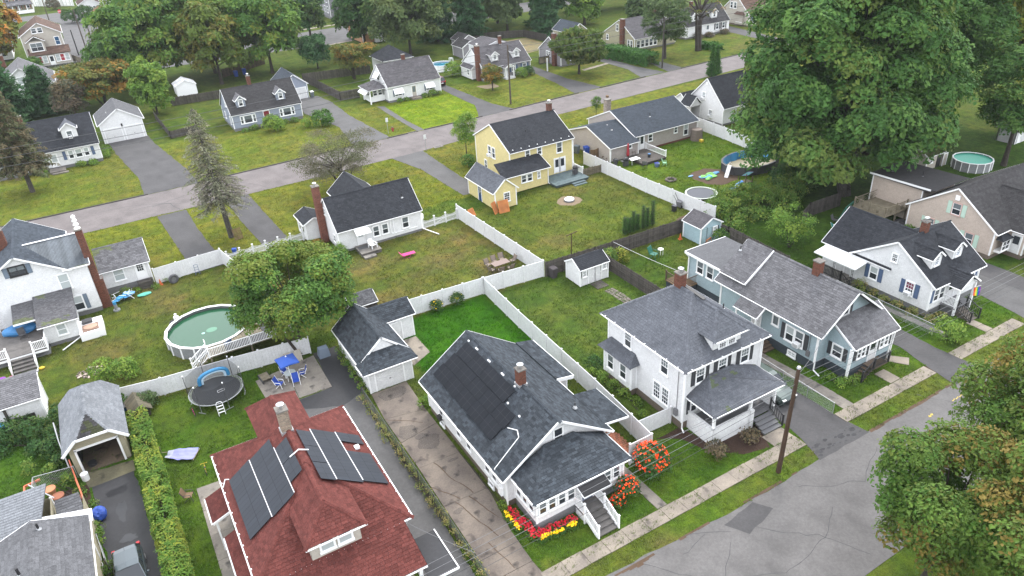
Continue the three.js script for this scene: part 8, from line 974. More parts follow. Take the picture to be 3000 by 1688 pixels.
table('white plastic patio table beside the closed red umbrella',62.9,-76.8,1.6,1.0,M.trim,M.trim,0.02);{const u=thing('closed_umbrella','closed red patio umbrella beside the grey deck','umbrella',63.0,0,-78.3),m=new MB();m.cyl([0,0.9,0],[0,2.4,0],0.24,0.12,10).cyl([0,2.4,0],[0,2.6,0],0.12,0.02,10).cyl([0,0.7,0],[0,0.9,0],0.2,0.24,10);m.build('canopy',M.red,u);const p=new MB();p.cyl([0,0,0],[0,0.9,0],0.03,0.03,6);p.build('pole',M.woodBrown,u);}
chair('brown sling chair by the tan ranch wall',64.5,-79.1,0.1,M.brownP,M.darkgrey,{y:0.35});chair('folded grey chair on the patio edge by the fence',63.3,-74.9,2.2,M.grey5,M.darkgrey,{});chair('mint green plastic lounge chair tipped on the lawn',65.7,-73.6,0.8,M.mint,M.mint,{name:'plastic_chair'});
{const b=thing('toy_tub','blue tub of toys beside the mint chair','tub',64.6,0,-73.9),m=new MB();m.cyl([0,0,0],[0,0.5,0],0.3,0.38,14);m.build('tub',M.shutterBlue,b);const f=new MB();for(let i=0;i<4;i++)f.blob(rr(-0.2,0.2),0.52,rr(-0.2,0.2),0.14,0.1,0.14,[0.3+rnd(),0.5,1],1);f.build('toys',M.blueP,b);const k=thing('bucket','black bucket with blue cloth on the grey deck','bucket',65.6,0.35,-76.8),q=new MB();q.cyl([0,0,0],[0,0.45,0],0.2,0.25,14);q.build('pail',M.black,k);const c=new MB();c.blob(0,0.46,0,0.22,0.1,0.2,1,1);c.build('cloth',M.blueTarp,k);}
{const b=thing('compost_bin','brown stacked hexagonal compost bin at the tan ranch corner','compost bin',76.4,0,-78.9);for(let i=0;i<4;i++){const m=new MB();m.cyl([0,i*0.42,0],[0,i*0.42+0.4,0],0.95-i*0.03,0.9-i*0.03,8);m.build('tier',mat(0.15,0.12,0.1),b);}const t=thing('toy_truck','yellow toy beside the compost bin','toy',76.2,0,-77.6),y=new MB();y.box(-0.2,0.2,0.08,0.4,-0.3,0.3).cyl([-0.22,0.1,0.2],[0.22,0.1,0.2],0.1,0.1,8);y.build('body',M.yellowP,t);const w=thing('wood_pile','jumbled firewood pile behind the vinyl fence by the tan ranch','firewood',61.0,0,-80.3);for(let i=0;i<22;i++){const m=new MB(),a=rnd()*3.1,x=rr(-0.8,0.7),z=rr(-1.0,1.0),yy=0.1+rnd()*0.5;m.cyl([x-Math.cos(a)*0.3,yy,z-Math.sin(a)*0.3],[x+Math.cos(a)*0.3,yy+rr(-0.1,0.2),z+Math.sin(a)*0.3],0.08,0.08,6);m.build('log',M.woodBrown,w);}}
{const t=thing('crumpled_inflatable','crumpled lime green and blue inflatable on the bare earth circle','inflatable',67.3,0,-66.6),m=new MB(),n=new MB();for(let i=0;i<16;i++){const a=rnd()*6.28,r=rnd()*1.1;(i%4?m:n).blob(Math.cos(a)*r,0.12,Math.sin(a)*r*0.7,rr(0.25,0.6),rr(0.1,0.22),rr(0.2,0.45),0.8+0.5*rnd(),2,0.35,i);}m.build('green_cloth',M.lime,t);n.blob(1.4,0.1,-0.5,0.6,0.12,0.3,1,2,0.4);n.build('blue_cloth',M.liner,t);
const p=thing('play_set','toppled wooden play set with blue slide under the big maple','play set',68.3,0,-61.8),s=new MB();for(let i=0;i<6;i++){const P=(u)=>[-2.0+u*0.35,0.15+0.012*u*u*1.2,0.2*Math.sin(u)];s.bar(P(i),P(i+1),0.5,0.06);}s.build('slide',mat(0.03,0.2,0.55,{roughness:0.3}),p);const w=new MB();for(const x of[0,1.2])for(const z of[-0.5,0.5])w.box(x-0.05,x+0.05,0,1.2,z-0.05,z+0.05);w.box(0,1.2,0.5,0.56,-0.5,0.5);w.build('frame',M.woodBrown,p);const r=new MB();for(let i=0;i<5;i++)r.bar([1.6+i*0.22,0.6+i*0.06,-1.6],[1.6+i*0.22,0.9+i*0.06,-0.6],0.2,0.03,i%2?[0.3,2.2,1]:1);r.build('roof_panel',M.shutterBlue,p);const f=thing('pool_float','blue and white float at the edge of the bare earth','float',65.6,0,-68.3),q=new MB();q.blob(0,0.08,0,0.4,0.08,0.2,1,2,0.1);q.build('float',mat(0.2,0.35,0.6),f);}
{const c=chair('dark green covered chair standing on the bungalow lawn',46.6,-53.2,0.4,M.greenP,M.greenP,{name:'covered_chair'});c.scale.setScalar(1.35);const t=table('small round white side table beside the green chair',47.7,-53.4,0.6,0.6,M.trim,M.trim,0,true);const s=thing('sawhorse','orange wooden sawhorse in front of the pale blue shed','sawhorse',53.2,0,-52.0,0.3),m=new MB();m.bar([-0.5,0.8,0],[0.5,0.8,0],0.1,0.12);for(const x of[-0.4,0.4])for(const z of[-0.3,0.3])m.bar([x,0.8,0],[x*1.1,0,z],0.08,0.05);m.build('frame',mat(0.5,0.2,0.08,{map:T.wood}),s);}
chair('turquoise rocking chair on the shaded lawn',66.7,-46.5,1.2,M.cyan,M.trim,{name:'rocking_chair'});chair('dark garden chair behind the turquoise one',68.3,-47.8,0.3,M.darkgrey,M.darkgrey,{name:'garden_chair'});chair('grey metal chair by the far mossy shed',88.4,-48.4,0.6,M.grey5,M.grey5,{name:'metal_chair'});
{const s=thing('porch_swing','green framed garden swing with purple-grey bench under the maple','swing',69.9,0,-47.4,0.3),m=new MB();for(const x of[-1.1,1.1])m.path([[x,0,-0.7],[x,2.0,0],[x,0,0.7]],0.05,6);m.path([[-1.1,2,0],[1.1,2,0]],0.05,6);m.build('frame',M.greenP,s);const b=new MB();b.box(-0.8,0.8,0.5,0.55,-0.3,0.3).box(-0.8,0.8,0.55,1.0,-0.34,-0.3);b.build('bench',mat(0.13,0.12,0.22),s);const g=thing('covered_grill','black covered grill under the sunburst deck','grill',72.4,0,-42.8),k=new MB();k.blob(0,0.55,0,0.9,0.6,0.5,1,2,0.08);k.build('cover',M.black,g);const h=house('mossy_shed','pale shed with mossy roof and open door beyond the big maple','shed',91.3,-52.4);block(h,M.greige,roofMat(0.075,0.095,0.03),89.9,93.3,-53.6,-51.3,0,1.9,2.7,'x',{oh:0.15,og:0.15});win(h,'S',-51.3,90.8,1.2,0.5,0.6,{up:M.glass});const o=h.mb();o.box(92.0,92.8,0,1.6,-51.28,-51.2);o.build('doorway',M.black,h.g);door(h,'S',-51.1,93.4,0.02,0.7,1.6,M.greige);const e=house('white_barn_shed','white shed with crossed barn doors at the right edge','shed',109,-51);block(h,M.white,RF.lightgrey,107.6,111,-52.4,-50,0,1.9,2.7,'x',{});block(e,M.white,RF.lightgrey,107.6,111,-52.4,-50,0,1.9,2.7,'x',{});door(e,'S',-50,108.4,0.02,0.7,1.6,M.trim);}
{const f=thing('rainbow_flag','rainbow flag hanging from the portico post','flag',62.85,1.2,-28.75,-0.5);const cs=[[0.7,0.02,0.03],[0.85,0.25,0.02],[0.85,0.7,0.03],[0.03,0.35,0.08],[0.02,0.08,0.45],[0.22,0.03,0.35]];cs.forEach((c,i)=>{const m=new MB();for(let j=0;j<5;j++)m.quad([-0.5+i*0.16+j*0.03,1.5-j*0.28,0.05*Math.sin(i+j)],[-0.34+i*0.16+j*0.03,1.53-j*0.28,0.05*Math.sin(i+1+j)],[-0.31+i*0.16+j*0.03,1.25-j*0.28,0.05*Math.sin(i+2+j)],[-0.47+i*0.16+j*0.03,1.22-j*0.28,0.05*Math.sin(i+1+j)]);m.build('stripe',mat(...c,{roughness:0.8}),f);});const p=new MB();p.bar([-0.6,1.5,-0.05],[0.5,1.75,-0.05],0.03,0.03);p.build('staff',M.trim,f);f.scale.setScalar(0.62);f.position.y=1.35;}
{const t=thing('hot_tub','square hot tub frame with tan lid against the white house','hot tub',-6.3,0,-73.4),m=new MB();m.box(-1.05,1.05,0,0.75,-1.5,1.4);m.build('box',M.trim,t);const l=new MB();l.box(-0.75,0.65,0.75,0.85,-0.2,1.1,0.5).blob(-0.05,0.88,0.45,0.62,0.1,0.5,1,2,0.05);l.build('lid',mat(0.42,0.27,0.2),t);const b=new MB();b.box(-0.7,0.2,0.75,1.0,-1.2,-0.5);b.build('case',M.darkgrey,t);
const j=thing('junk_pile','pile of folding chairs, pool noodles and tarps by the brick chimney','junk pile',-3.2,0,-78.5),a=new MB(),c=new MB(),d=new MB();for(let i=0;i<26;i++){const p=[rr(-0.9,1.4),rr(0.1,0.9),rr(-0.7,0.7)],q=[p[0]+rr(-0.9,0.9),rr(0.05,1.0),p[2]+rr(-0.6,0.6)];(i%3?a:d).path([p,q],0.03,5);}for(let i=0;i<6;i++)c.blob(rr(-0.7,1.2),rr(0.2,0.5),rr(-0.5,0.5),0.4,0.1,0.3,0.8+0.5*rnd(),1,0.3,i);a.build('frames',M.trim,j);d.build('rods',M.darkgrey,j);c.build('cloth',M.liner,j);const g=new MB();g.blob(2.1,0.12,0.2,0.6,0.12,0.3,1,2,0.3);g.build('tarp',mat(0.1,0.4,0.3),j);
const s=thing('pedestal','pale round pedestal stand on the lawn below the brick chimney','pedestal',-3.9,0,-76.6),k=new MB();k.cyl([0,0,0],[0,0.12,0],0.35,0.33,14).cyl([0,0.12,0],[0,0.95,0],0.16,0.16,12);k.build('column',M.poolWall,s);const w=new MB();w.cyl([0,0.7,0],[0,1.0,0],0.165,0.165,12);w.build('band',M.liner,s);
const r=thing('trash_heap','heap of bark chips and litter in the green pool yard','heap',-7.1,0,-65.9),x=new MB();for(let i=0;i<90;i++){const q=rnd()*6.28,f=Math.sqrt(rnd());x.blob(Math.cos(q)*f*1.1,0.05,Math.sin(q)*f*0.9,rr(0.05,0.16),0.06,rr(0.05,0.14),rnd()<0.25?3.5:0.5+rnd(),0,0.2,i);}x.build('litter',mat(0.15,0.12,0.1),r,'stuff');
const cf=thing('covered_furniture','blue tarp draped over furniture on the white house deck','tarp',-12.2,1,-75.3),tb=new MB();tb.blob(0,0.45,0,1.25,0.5,0.6,1,3,0.3).blob(0.6,0.6,-0.2,0.7,0.5,0.5,0.9,3,0.3,4);tb.build('tarp',mat(0.03,0.16,0.36,{roughness:0.5}),cf);const ld=thing('ladder','aluminium step ladder leaning on the white house wall','ladder',-13.6,1,-77.0),lm=new MB();for(const q of[-0.22,0.22])lm.bar([q,0,0.4],[q*0.8,2.0,-0.3],0.05,0.04);for(let i=1;i<7;i++)lm.bar([-0.2,i*0.3,0.4-i*0.1],[0.2,i*0.3,0.4-i*0.1],0.06,0.03);lm.build('frame',M.alu,ld);chair('dark metal deck chair in front of the blue tarp',-11.9,-74.2,0.2,M.darkgrey,M.darkgrey,{y:1,name:'deck_chair'});
for(const[x,z,m,l,s]of[[-10.8,-69.1,M.yellowP,'yellow and red toy by the deck stair',0.25],[-13.9,-69.2,M.purple,'purple ball at the lower left of the deck stair',0.3],[-13.2,-69.0,M.pink,'pink ring beside the purple ball',0.25]]){const o=thing('toy',l,'toy',x,0,z),q=new MB();q.blob(0,s*0.5,0,s,s*0.5,s*0.8,1,2,0.05);q.build('toy_body',m,o);}
const bt=thing('blue_barrel','blue barrels on a rack by the long shed','barrel',-13.6,0,-59.9),q=new MB();q.cyl([0,0.5,0],[0,1.2,0],0.35,0.35,14);q.build('barrel',M.liner,bt);copyOf(bt,'second blue barrel left of the first by the long shed',-14.5,0,-60.1);}
{const t=thing('scrap_clutter','rusty tray, pipe and tubs on the corner house plot','clutter',-9.9,0,-48.4),m=new MB();m.box(-0.75,0.35,0.5,0.62,-0.4,0.5);m.build('tray',mat(0.5,0.4,0.33,{map:T.concrete}),t);const p=new MB();p.cyl([-1.7,1.3,-2.4],[-0.3,0.8,-0.6],0.045,0.045,8);p.build('pipe',M.galv,t);for(const[x,z,k]of[[-0.1,-0.9,M.terracotta],[1.0,0.2,M.terracotta],[-0.6,-2.0,mat(0.45,0.2,0.1)]]){const q=new MB();q.cyl([x,0.2,z],[x,0.65,z],0.28,0.36,14).ring(x,0.67,z,0.36,0.08,0.06,14);q.build('flower_pot',k,t);}const r=thing('red_rail','red painted timber rails edging the vegetable plot','rail',-8.7,0,-49.5),k=new MB();k.bar([-0.4,0.8,-3.2],[0.3,0.8,2.0],0.08,0.18).bar([-0.2,0.4,-1.2],[0.3,0.4,2.0],0.08,0.18).bar([-3.4,0.5,-2.4],[-3.4,0.5,-0.2],0.1,0.15).bar([-3.4,0.5,-2.4],[-2.4,0.5,-2.6],0.1,0.15);k.build('rail',mat(0.55,0.14,0.07),r);const b=thing('blue_tarp_bag','bright blue tarp bag at the corner house wall','bag',-7.7,0,-46.0),q=new MB();q.blob(0,0.45,0,0.4,0.5,0.45,1,2,0.3);q.build('bag',M.blueP,b);const w=thing('white_bucket','white bucket beside the open garage','bucket',-8.3,0,-50.8),wb=new MB();wb.cyl([0,0,0],[0,0.6,0],0.24,0.27,14);wb.build('pail',M.trim,w);const g=thing('bent_pipe','bent galvanised pipe standing left of the open garage','pipe',-9.55,0,-54.6),gp=new MB();gp.path([[-0.15,0,-2.2],[-0.15,1.8,-2.2],[0.1,1.6,0.4],[0.35,0.6,2.4]],0.05,6);gp.build('pipe',M.galv,g);const e=thing('planter_pot','white pot with flowers at the bent chain link fence','pot',-8.1,0,-41.1),pt=new MB();pt.cyl([0,0,0],[0,0.5,0],0.22,0.3,14);pt.build('pot',M.trim,e);const so=new MB();so.cyl([0,0.5,0],[0,0.52,0],0.27,0.27,12);so.build('soil',M.mulch,e);}
{const m=thing('mailbox','wooden post mailbox at the upper road lawn','mailbox',77.6,0,-102.5),p=new MB();p.box(-0.07,0.07,0,1.3,-0.07,0.07);p.build('post',M.woodBrown,m);const b=new MB();b.box(-0.15,0.15,1.3,1.65,-0.25,0.25);b.build('box',M.woodRaw,m);const h=thing('fire_hydrant','red and pale fire hydrant on the lawn by the upper road','hydrant',41.8,0,-113.7),q=new MB();q.cyl([0,0,0],[0,0.6,0],0.16,0.15,12).cyl([-0.28,0.45,0],[0.28,0.45,0],0.08,0.08,8);q.build('barrel',M.red,h);const d=new MB();d.blob(0,0.66,0,0.18,0.18,0.18,1,2,0);d.build('bonnet',M.sand,h);const sg=thing('hanging_sign','white framed yard sign on a post before the small grey house','sign',83.2,0,-130.3),s=new MB();s.box(-0.1,0.1,0,2.6,-0.1,0.1);s.build('post',M.trim,sg);const bd=new MB();bd.box(-1.1,1.4,1.4,2.7,-1.5,-1.42);bd.build('panel',M.woodPale,sg);const fr=new MB();for(const[a,b2]of[[[-1.1,1.4],[1.4,1.4]],[[-1.1,2.7],[1.4,2.7]],[[-1.1,1.4],[-1.1,2.7]],[[1.4,1.4],[1.4,2.7]],[[0.15,1.4],[0.15,2.7]]])fr.bar([a[0],a[1],-1.4],[b2[0],b2[1],-1.4],0.1,0.1);fr.build('frame',M.black,sg);}
for(const[x,z,l]of[[40.8,-113.2,'street sign with white plate on the lawn beside the hydrant'],[42.0,-100.9,'street sign with white plate at the near edge of the upper road']]){const s=thing('street_sign',l,'sign',x,0,z),m=new MB();m.cyl([0,0,0],[0,2.4,0],0.04,0.04,6);m.build('post',M.galv,s);const p=new MB();p.box(-0.22,0.22,1.9,2.6,0.04,0.06);p.build('plate',mat(0.6,0.62,0.63),s);}
{const s=thing('stop_sign','red octagonal stop sign at the far street corner','sign',0,0,-306.4,0.15),m=new MB();m.cyl([0,0,0],[0,3.6,0],0.06,0.06,6);m.build('post',M.darkgrey,s);const p=new MB();p.cyl([0,3.2,0.08],[0,3.2,0.12],0.62,0.62,8);p.build('plate',mat(0.6,0.05,0.08),s);p.p=p.p;const font=await new FontLoader().loadAsync('fonts/droid/droid_sans_bold.typeface.json'),g=new TextGeometry('STOP',{font,size:0.34,depth:0.02});g.center();const t=new MB();t.geo(g,new THREE.Matrix4().makeTranslation(0,3.2,0.14));t.build('lettering',M.markWhite,s);}
function car(label,x,z,turn,paint,o={}){
const t=thing('parked_car',label,'car',x,0,z,turn),W=0.88,L=o.suv?2.2:2.15,roof=o.suv?1.68:1.5;
const loft=(rings)=>{const m=new MB();for(let i=0;i+1<rings.length;i++){const A=rings[i],B=rings[i+1],n=A.length;for(let j=0;j+1<n;j++)m.quad(A[j],A[j+1],B[j+1],B[j]);}return m;};
const sec=(zz,w,y0,y1)=>[[-w,y0,zz],[-w*1.02,lerp(y0,y1,0.5),zz],[-w*0.97,lerp(y0,y1,0.88),zz],[-w*0.86,y1,zz],[0,y1+0.025,zz],[w*0.86,y1,zz],[w*0.97,lerp(y0,y1,0.88),zz],[w*1.02,lerp(y0,y1,0.5),zz],[w,y0,zz]];
const B=loft([sec(-L,W*0.7,0.45,0.75),sec(-L+0.06,W*0.86,0.35,0.95),sec(-L+0.3,W*0.97,0.25,1.02),sec(-1.0,W,0.22,1.0),sec(0.6,W,0.22,0.98),sec(1.3,W*0.98,0.22,0.95),sec(L-0.25,W*0.92,0.26,0.82),sec(L-0.05,W*0.8,0.35,0.68),sec(L,W*0.6,0.42,0.6)]);B.box(-W*0.95,W*0.95,0.2,0.3,-L+0.2,L-0.2,0.3);B.build('body',paint,t);
const zb=o.suv?-L+0.25:-L+0.35,ring=(zz,w,y)=>[[-w,y,zz],[-w*0.93,y+0.03,zz],[0,y+0.055,zz],[w*0.93,y+0.03,zz],[w,y,zz]];
const R=loft([ring(zb+0.25,0.62,roof-0.06),ring(zb+0.6,0.68,roof),ring(-0.2,0.69,roof+0.01),ring(0.25,0.64,roof-0.05)]);R.build('roof',paint,t);
const G=new MB(),y0=0.99;G.quad([-0.78,y0,zb],[0.78,y0,zb],[0.62,roof-0.05,zb+0.26],[-0.62,roof-0.05,zb+0.26]).quad([-0.8,y0-0.03,1.05],[0.8,y0-0.03,1.05],[0.64,roof-0.04,0.25],[-0.64,roof-0.04,0.25]);for(const s of[-1,1])G.quad([s*0.83,y0-0.02,zb+0.05],[s*0.83,y0-0.02,1.0],[s*0.66,roof-0.04,0.24],[s*0.66,roof-0.03,zb+0.3]);G.build('window',M.glass,t);
for(const s of[-1,1]){const p=new MB();for(const[za,ya,zc,yc]of[[1.04,y0-0.03,0.25,roof-0.04],[-0.25,y0,-0.3,roof],[zb+0.02,y0,zb+0.27,roof-0.04]])p.bar([s*0.82,ya,za],[s*0.66,yc,zc],0.05,0.06);p.build('pillar',paint,t);for(const zz of[-1.32,1.32]){const w=new MB();w.cyl([s*0.7,0.33,zz],[s*0.9,0.33,zz],0.33,0.33,18);const Wm=w.build('wheel',M.black,t),r=new MB();r.cyl([s*0.9,0.33,zz],[s*0.91,0.33,zz],0.2,0.2,12);r.build('rim',M.alu,Wm);}const l=new MB();l.box(s*0.72-0.1,s*0.72+0.1,0.8,1.02,-L-0.0,-L+0.18);l.build('tail_light',mat(0.4,0.01,0.015,{roughness:0.2}),t);const hl=new MB();hl.box(s*0.58-0.15,s*0.58+0.15,0.6,0.74,L-0.2,L-0.02);hl.build('headlight',M.metal,t);const mi=new MB();mi.blob(s*1.0,1.02,0.75,0.1,0.08,0.06,1,2,0);mi.build('mirror',paint,t);}
const pl=new MB();pl.box(-0.25,0.25,0.6,0.74,-L-0.02,-L+0.05);pl.build('number_plate',M.trim,t);if(o.ant){const a=new MB();a.cyl([0,roof,zb+0.7],[0.02,roof+0.2,zb+0.45],0.012,0.006,5);a.build('antenna',M.black,t);}
return t;
}
const paint=(r,g,b)=>new THREE.MeshPhysicalMaterial({color:new THREE.Color().setRGB(r,g,b),roughness:0.35,metalness:0.4,clearcoat:1,clearcoatRoughness:0.06,vertexColors:true});
car('dark grey hatchback parked on the drive beside the hedge',-6.35,-39.1,0,paint(0.055,0.075,0.085),{ant:true});
car('maroon car on the drive right of the white cape with awnings',61.0,-136.5,3.14,paint(0.12,0.012,0.03),{suv:true});
car('blue-grey car parked between the yellow and tan houses',57.6,-89.5,0.1,paint(0.12,0.2,0.27),{});
car('dark green wagon on the drive of the white foursquare',39.1,-30.6,0,paint(0.03,0.05,0.045),{suv:true});
car('dark car parked by the white back house',68,-264,1.5,paint(0.05,0.05,0.06),{});car('black car on the back street at the tree gap',15.5,-207,1.5,paint(0.02,0.02,0.025),{});
function pole(label,x,z,H,m,o={}){const t=thing('utility_pole',label,'utility pole',x,0,z),p=new MB(),l=o.lean||[0,0];p.cyl([0,-0.1,0],[l[0],H,l[1]],0.17,0.12,12);p.build('pole',m,t);if(o.arm){const a=new MB();a.bar([l[0]-o.arm,H-0.6,l[1]-0.1],[l[0]+o.arm,H-0.6,l[1]+0.1],0.1,0.12);const A=a.build('crossarm',m,t);for(const s of[-0.9,-0.4,0.4,0.9]){const i=new MB();i.cyl([l[0]+s*o.arm,H-0.54,l[1]],[l[0]+s*o.arm,H-0.35,l[1]],0.05,0.03,8);i.build('insulator',M.grey5,A);}}if(o.can){const c=new MB();c.cyl([l[0]+0.35,H-2.4,l[1]],[l[0]+0.35,H-1.5,l[1]],0.25,0.25,12);c.build('transformer',M.grey5,t);}if(o.cap){const c=new MB();c.cyl([l[0],H,l[1]],[l[0],H+0.12,l[1]],0.15,0.1,10);c.build('cap',M.galv,t);}return t;}
pole('leaning brown utility pole on the verge before the white foursquare',33.0,-24.0,8.7,M.poleBrown,{lean:[0.2,0.1],cap:true});pole('pale utility pole in front of the grey brick-chimney cape',65.0,-114.4,10.3,M.pole,{arm:0});pole('dark utility pole with crossarm beside the upper road tree',101.6,-116,9.9,M.woodDark,{arm:1.1});
pole('tall grey utility pole with transformer at the top left street corner',3.2,-237,11,M.pole,{can:true});pole('shorter grey utility pole just right of the transformer pole',5.3,-240.6,9.5,M.pole,{});pole('thin grey utility pole near the stop sign',-3.8,-297.7,11,M.pole,{arm:1});pole('utility pole before the yellow porch house',-15.4,-325,10,M.pole,{arm:1});
pole('slim dark lamp post by the brown-roofed bungalow',1.0,-233,6.5,M.black,{});pole('utility pole at the top right beside the cream cape',150,-119,10,M.pole,{arm:1});
function wire(label,a,b,sag,r=0.018,m=M.darkgrey){const t=thing('power_line',label,'wire',(a[0]+b[0])/2,(a[1]+b[1])/2,(a[2]+b[2])/2),q=new MB([t.position.x,t.position.y,t.position.z]),P=[];for(let i=0;i<=24;i++){const u=i/24;P.push([lerp(a[0],b[0],u),lerp(a[1],b[1],u)-4*sag*u*(1-u),lerp(a[2],b[2],u)]);}for(const p of P)p[1]-=0;const o=[0,t.position.y,0];q.path(P,r,4);q.build('cable',m,t);return t;}
[[8.5,-24.0,M.grey5,0.012,'top grey'],[7.9,-24.05,M.grey5,0.012,'pale upper'],[7.5,-23.9,M.grey5,0.015,'thick pale'],[6.9,-24.0,M.black,0.015,'black lower'],[6.2,-24.05,M.darkgrey,0.012,'lowest dark']].forEach(([y,z,m,r,l])=>{wire(l+' overhead cable left of the leaning pole, over the steps',[-14,y-0.2,z+0.5],[33.1,y,z],0.5,r,m);wire(l+' overhead cable right of the leaning pole, over the sidewalk',[33.1,y,z],[78,y-0.1,z-0.3],0.5,r,m);});
wire('service cable from the leaning pole to the centre porch',[33.1,7.4,-24],[23.4,3.2,-28.5],0.2,0.015,M.grey5);wire('service cable from the leaning pole to the white foursquare',[33.1,7.7,-24],[30.5,5.2,-31.2],0.15,0.015,M.black);wire('service cable from the leaning pole to the blue bungalow',[33.1,7.9,-24],[45.2,3.9,-30.4],0.4,0.015,M.grey5);wire('service cable over the lower drive to the red-roofed house',[10,7.0,-23.8],[8.3,4.8,-29.9],0.1,0.015,M.grey5);
for(const[y,l]of[[9.9,'upper'],[8.8,'middle'],[7.6,'lower']]){wire(l+' cable over the upper road lawns, left span',[-30,y-0.3,-112.5],[65,y,-114.4],1.0,0.03,M.darkgrey);wire(l+' cable over the upper road lawns, middle span',[65,y,-114.4],[101.6,y-0.3,-116],0.5,0.03,M.darkgrey);wire(l+' cable over the upper road lawns, right span',[101.6,y-0.3,-116],[150,y-0.2,-119],0.7,0.03,M.darkgrey);}
wire('service cable from the pale pole to the grey cape gable',[65,8,-114.4],[69,4.6,-133],0.4,0.025,M.grey5);wire('clothes line across the bungalow lawn',[43.5,1.7,-56.3],[44.8,1.6,-47.2],0.1,0.015,M.trim);
tree('maple_tree','leafy green tree with several trunks between the green pool and the patio',9.7,-57.5,{H:10.0,R:5.5,th:2.0,tr:0.2,stems:3,n:2700,lobes:26,leaf:0.27,pal:PAL.maple,lr:0.31,shape:'vase',spread:1.1,ox:0.7,oz:-1.0,cspread:0.55,skirt:0.8});
tree('maple_tree','maple with rust-tipped leaves overhanging the near street, leftmost of the three',31.9,-12.9,{H:10.8,R:4.1,th:3,tr:0.28,n:2600,lobes:22,leaf:0.24,pal:PAL.autumnMaple,lr:0.34,cs:0.8,cspread:0.55,shape:'vase'});
tree('maple_tree','tall maple with rust-tipped leaves at the right edge, highest of the three',40.6,-13.2,{H:13.4,R:5.0,th:3,tr:0.3,n:2700,lobes:24,leaf:0.24,pal:PAL.autumnMaple,lr:0.34,cs:0.85,cspread:0.55});
tree('maple_tree','maple filling the lower right corner below the other two',34.5,-8.2,{H:12,R:5.2,th:3,tr:0.3,n:2500,lobes:24,leaf:0.24,pal:PAL.autumnMaple,lr:0.34,cs:0.85,cspread:0.55});
tree('silver_maple','huge dark green maple towering over the right side, with bare forks showing',76,-52.5,{H:29,R:14,Rz:12,th:1.6,tr:0.6,stems:3,n:17000,lobes:84,leaf:0.36,pal:PAL.silver,lr:0.25,cs:1.25,spread:1.1,cspread:0.62,ox:0.5,oz:-2,skirt:1,shape:'full',bark:M.barkGrey});
tree('silver_maple','second huge green maple behind the first, at the upper right',99,-64,{H:29,R:13.5,th:5,tr:0.55,n:8500,lobes:50,leaf:0.38,pal:PAL.silver,lr:0.26,cs:1.3,spread:1.15,cspread:0.62,bark:M.barkGrey});
tree('yellow_green_tree','tall yellow-green tree at the right edge beside the huge maple',114,-56,{H:24,R:8,th:5,tr:0.4,n:2600,lobes:22,leaf:0.36,pal:PAL.yellow,cs:1.2,lr:0.34});
tree('silver_maple','shaded green tree hanging over the green-covered pool',99,-46.5,{H:15,R:5.5,th:3,tr:0.3,n:1700,lobes:16,leaf:0.34,pal:PAL.silver,cs:1.1,lr:0.4,skirt:0.4});
conifer('spruce_tree','tall thinning spruce with bare lower limbs beside the upper road drive',9.9,-87.5,{H:16,R:3.9,th:4.6,tr:0.3,tiers:34,nb:8,leaf:0.42,pal:PAL.greyspruce,drop:0.35,bare:0.35,dens:2.4,sparse:0.25,prof:(f)=>f<0.12?0.75+f*2:Math.pow(1.02-f,0.62),cn:8,cs:0.8,lean:[-0.6,0.2]});
conifer('spruce_tree','browning spruce in front of the left cape house',-11,-122,{H:15.5,R:4.0,th:4.0,tr:0.3,tiers:30,nb:9,leaf:0.48,pal:PAL.spruce,drop:0.3,bare:0.2,dens:3.4,sparse:0.1,prof:(f)=>Math.pow(1.02-f,0.7),cn:12,cs:1.0});
tree('thinning_tree','grey-brown tree with thinning twiggy crown beside the upper road',26.6,-94.2,{H:8.0,R:5.6,Rz:4.6,th:1.2,tr:0.2,stems:5,n:1500,lobes:30,leaf:0.2,cn:14,pal:PAL.bushbrown,lr:0.26,cs:0.8,cspread:0.9,shape:'vase',spread:1.25,ox:-0.6});
tree('young_maple','slim young maple with yellow-green crown beside the yellow house',45.4,-93.9,{H:7,R:1.9,th:1.6,tr:0.08,n:620,lobes:12,leaf:0.24,pal:PAL.light,lr:0.5,shape:'oval',cs:0.7});
tree('sapling','small sapling in a mulch ring on the upper road verge',72,-98.1,{H:3.5,R:0.9,th:1.1,tr:0.05,n:130,lobes:7,leaf:0.24,pal:PAL.maple,lr:0.5,shape:'oval',cs:0.6});
tree('weeping_willow','rounded weeping tree in front of the small grey house',86.6,-123.8,{H:8.8,R:5.8,th:2.0,tr:0.25,n:1600,lobes:18,leaf:0.5,pal:PAL.willow,lr:0.38,droop:1.0,cs:1.0,skirt:0.15,under:-1,cspread:0.5});
tree('bare_tree','forked bare-limbed tree in front of the dormer cape',117.7,-122.9,{H:17,R:6,th:5,tr:0.55,n:60,lobes:16,leaf:0.3,pal:PAL.rust,lr:0.3,stems:3,shape:'vase',spread:1.2});
tree('oak_tree','olive green tree beside the dark pole on the upper road',107.6,-122.3,{H:12.5,R:5.2,th:2.6,tr:0.35,n:1150,lobes:18,leaf:0.36,pal:PAL.grey,lr:0.36,cs:1.0,skirt:0.7});
tree('japanese_maple','spreading rust and green tree behind the stockade fence',49.6,-153.4,{H:7.6,R:4.9,th:2.2,tr:0.2,stems:3,n:1000,lobes:18,leaf:0.34,pal:PAL.rust,lr:0.34,flatLobe:0.45,cs:1.0,shape:'vase'});
tree('juniper_tree','dark round evergreen behind the stockade fence',46.5,-169,{H:7.6,R:3.4,th:0.6,tr:0.18,n:850,lobes:14,leaf:0.36,pal:PAL.pine,lr:0.45,shape:'oval',cs:1.0});
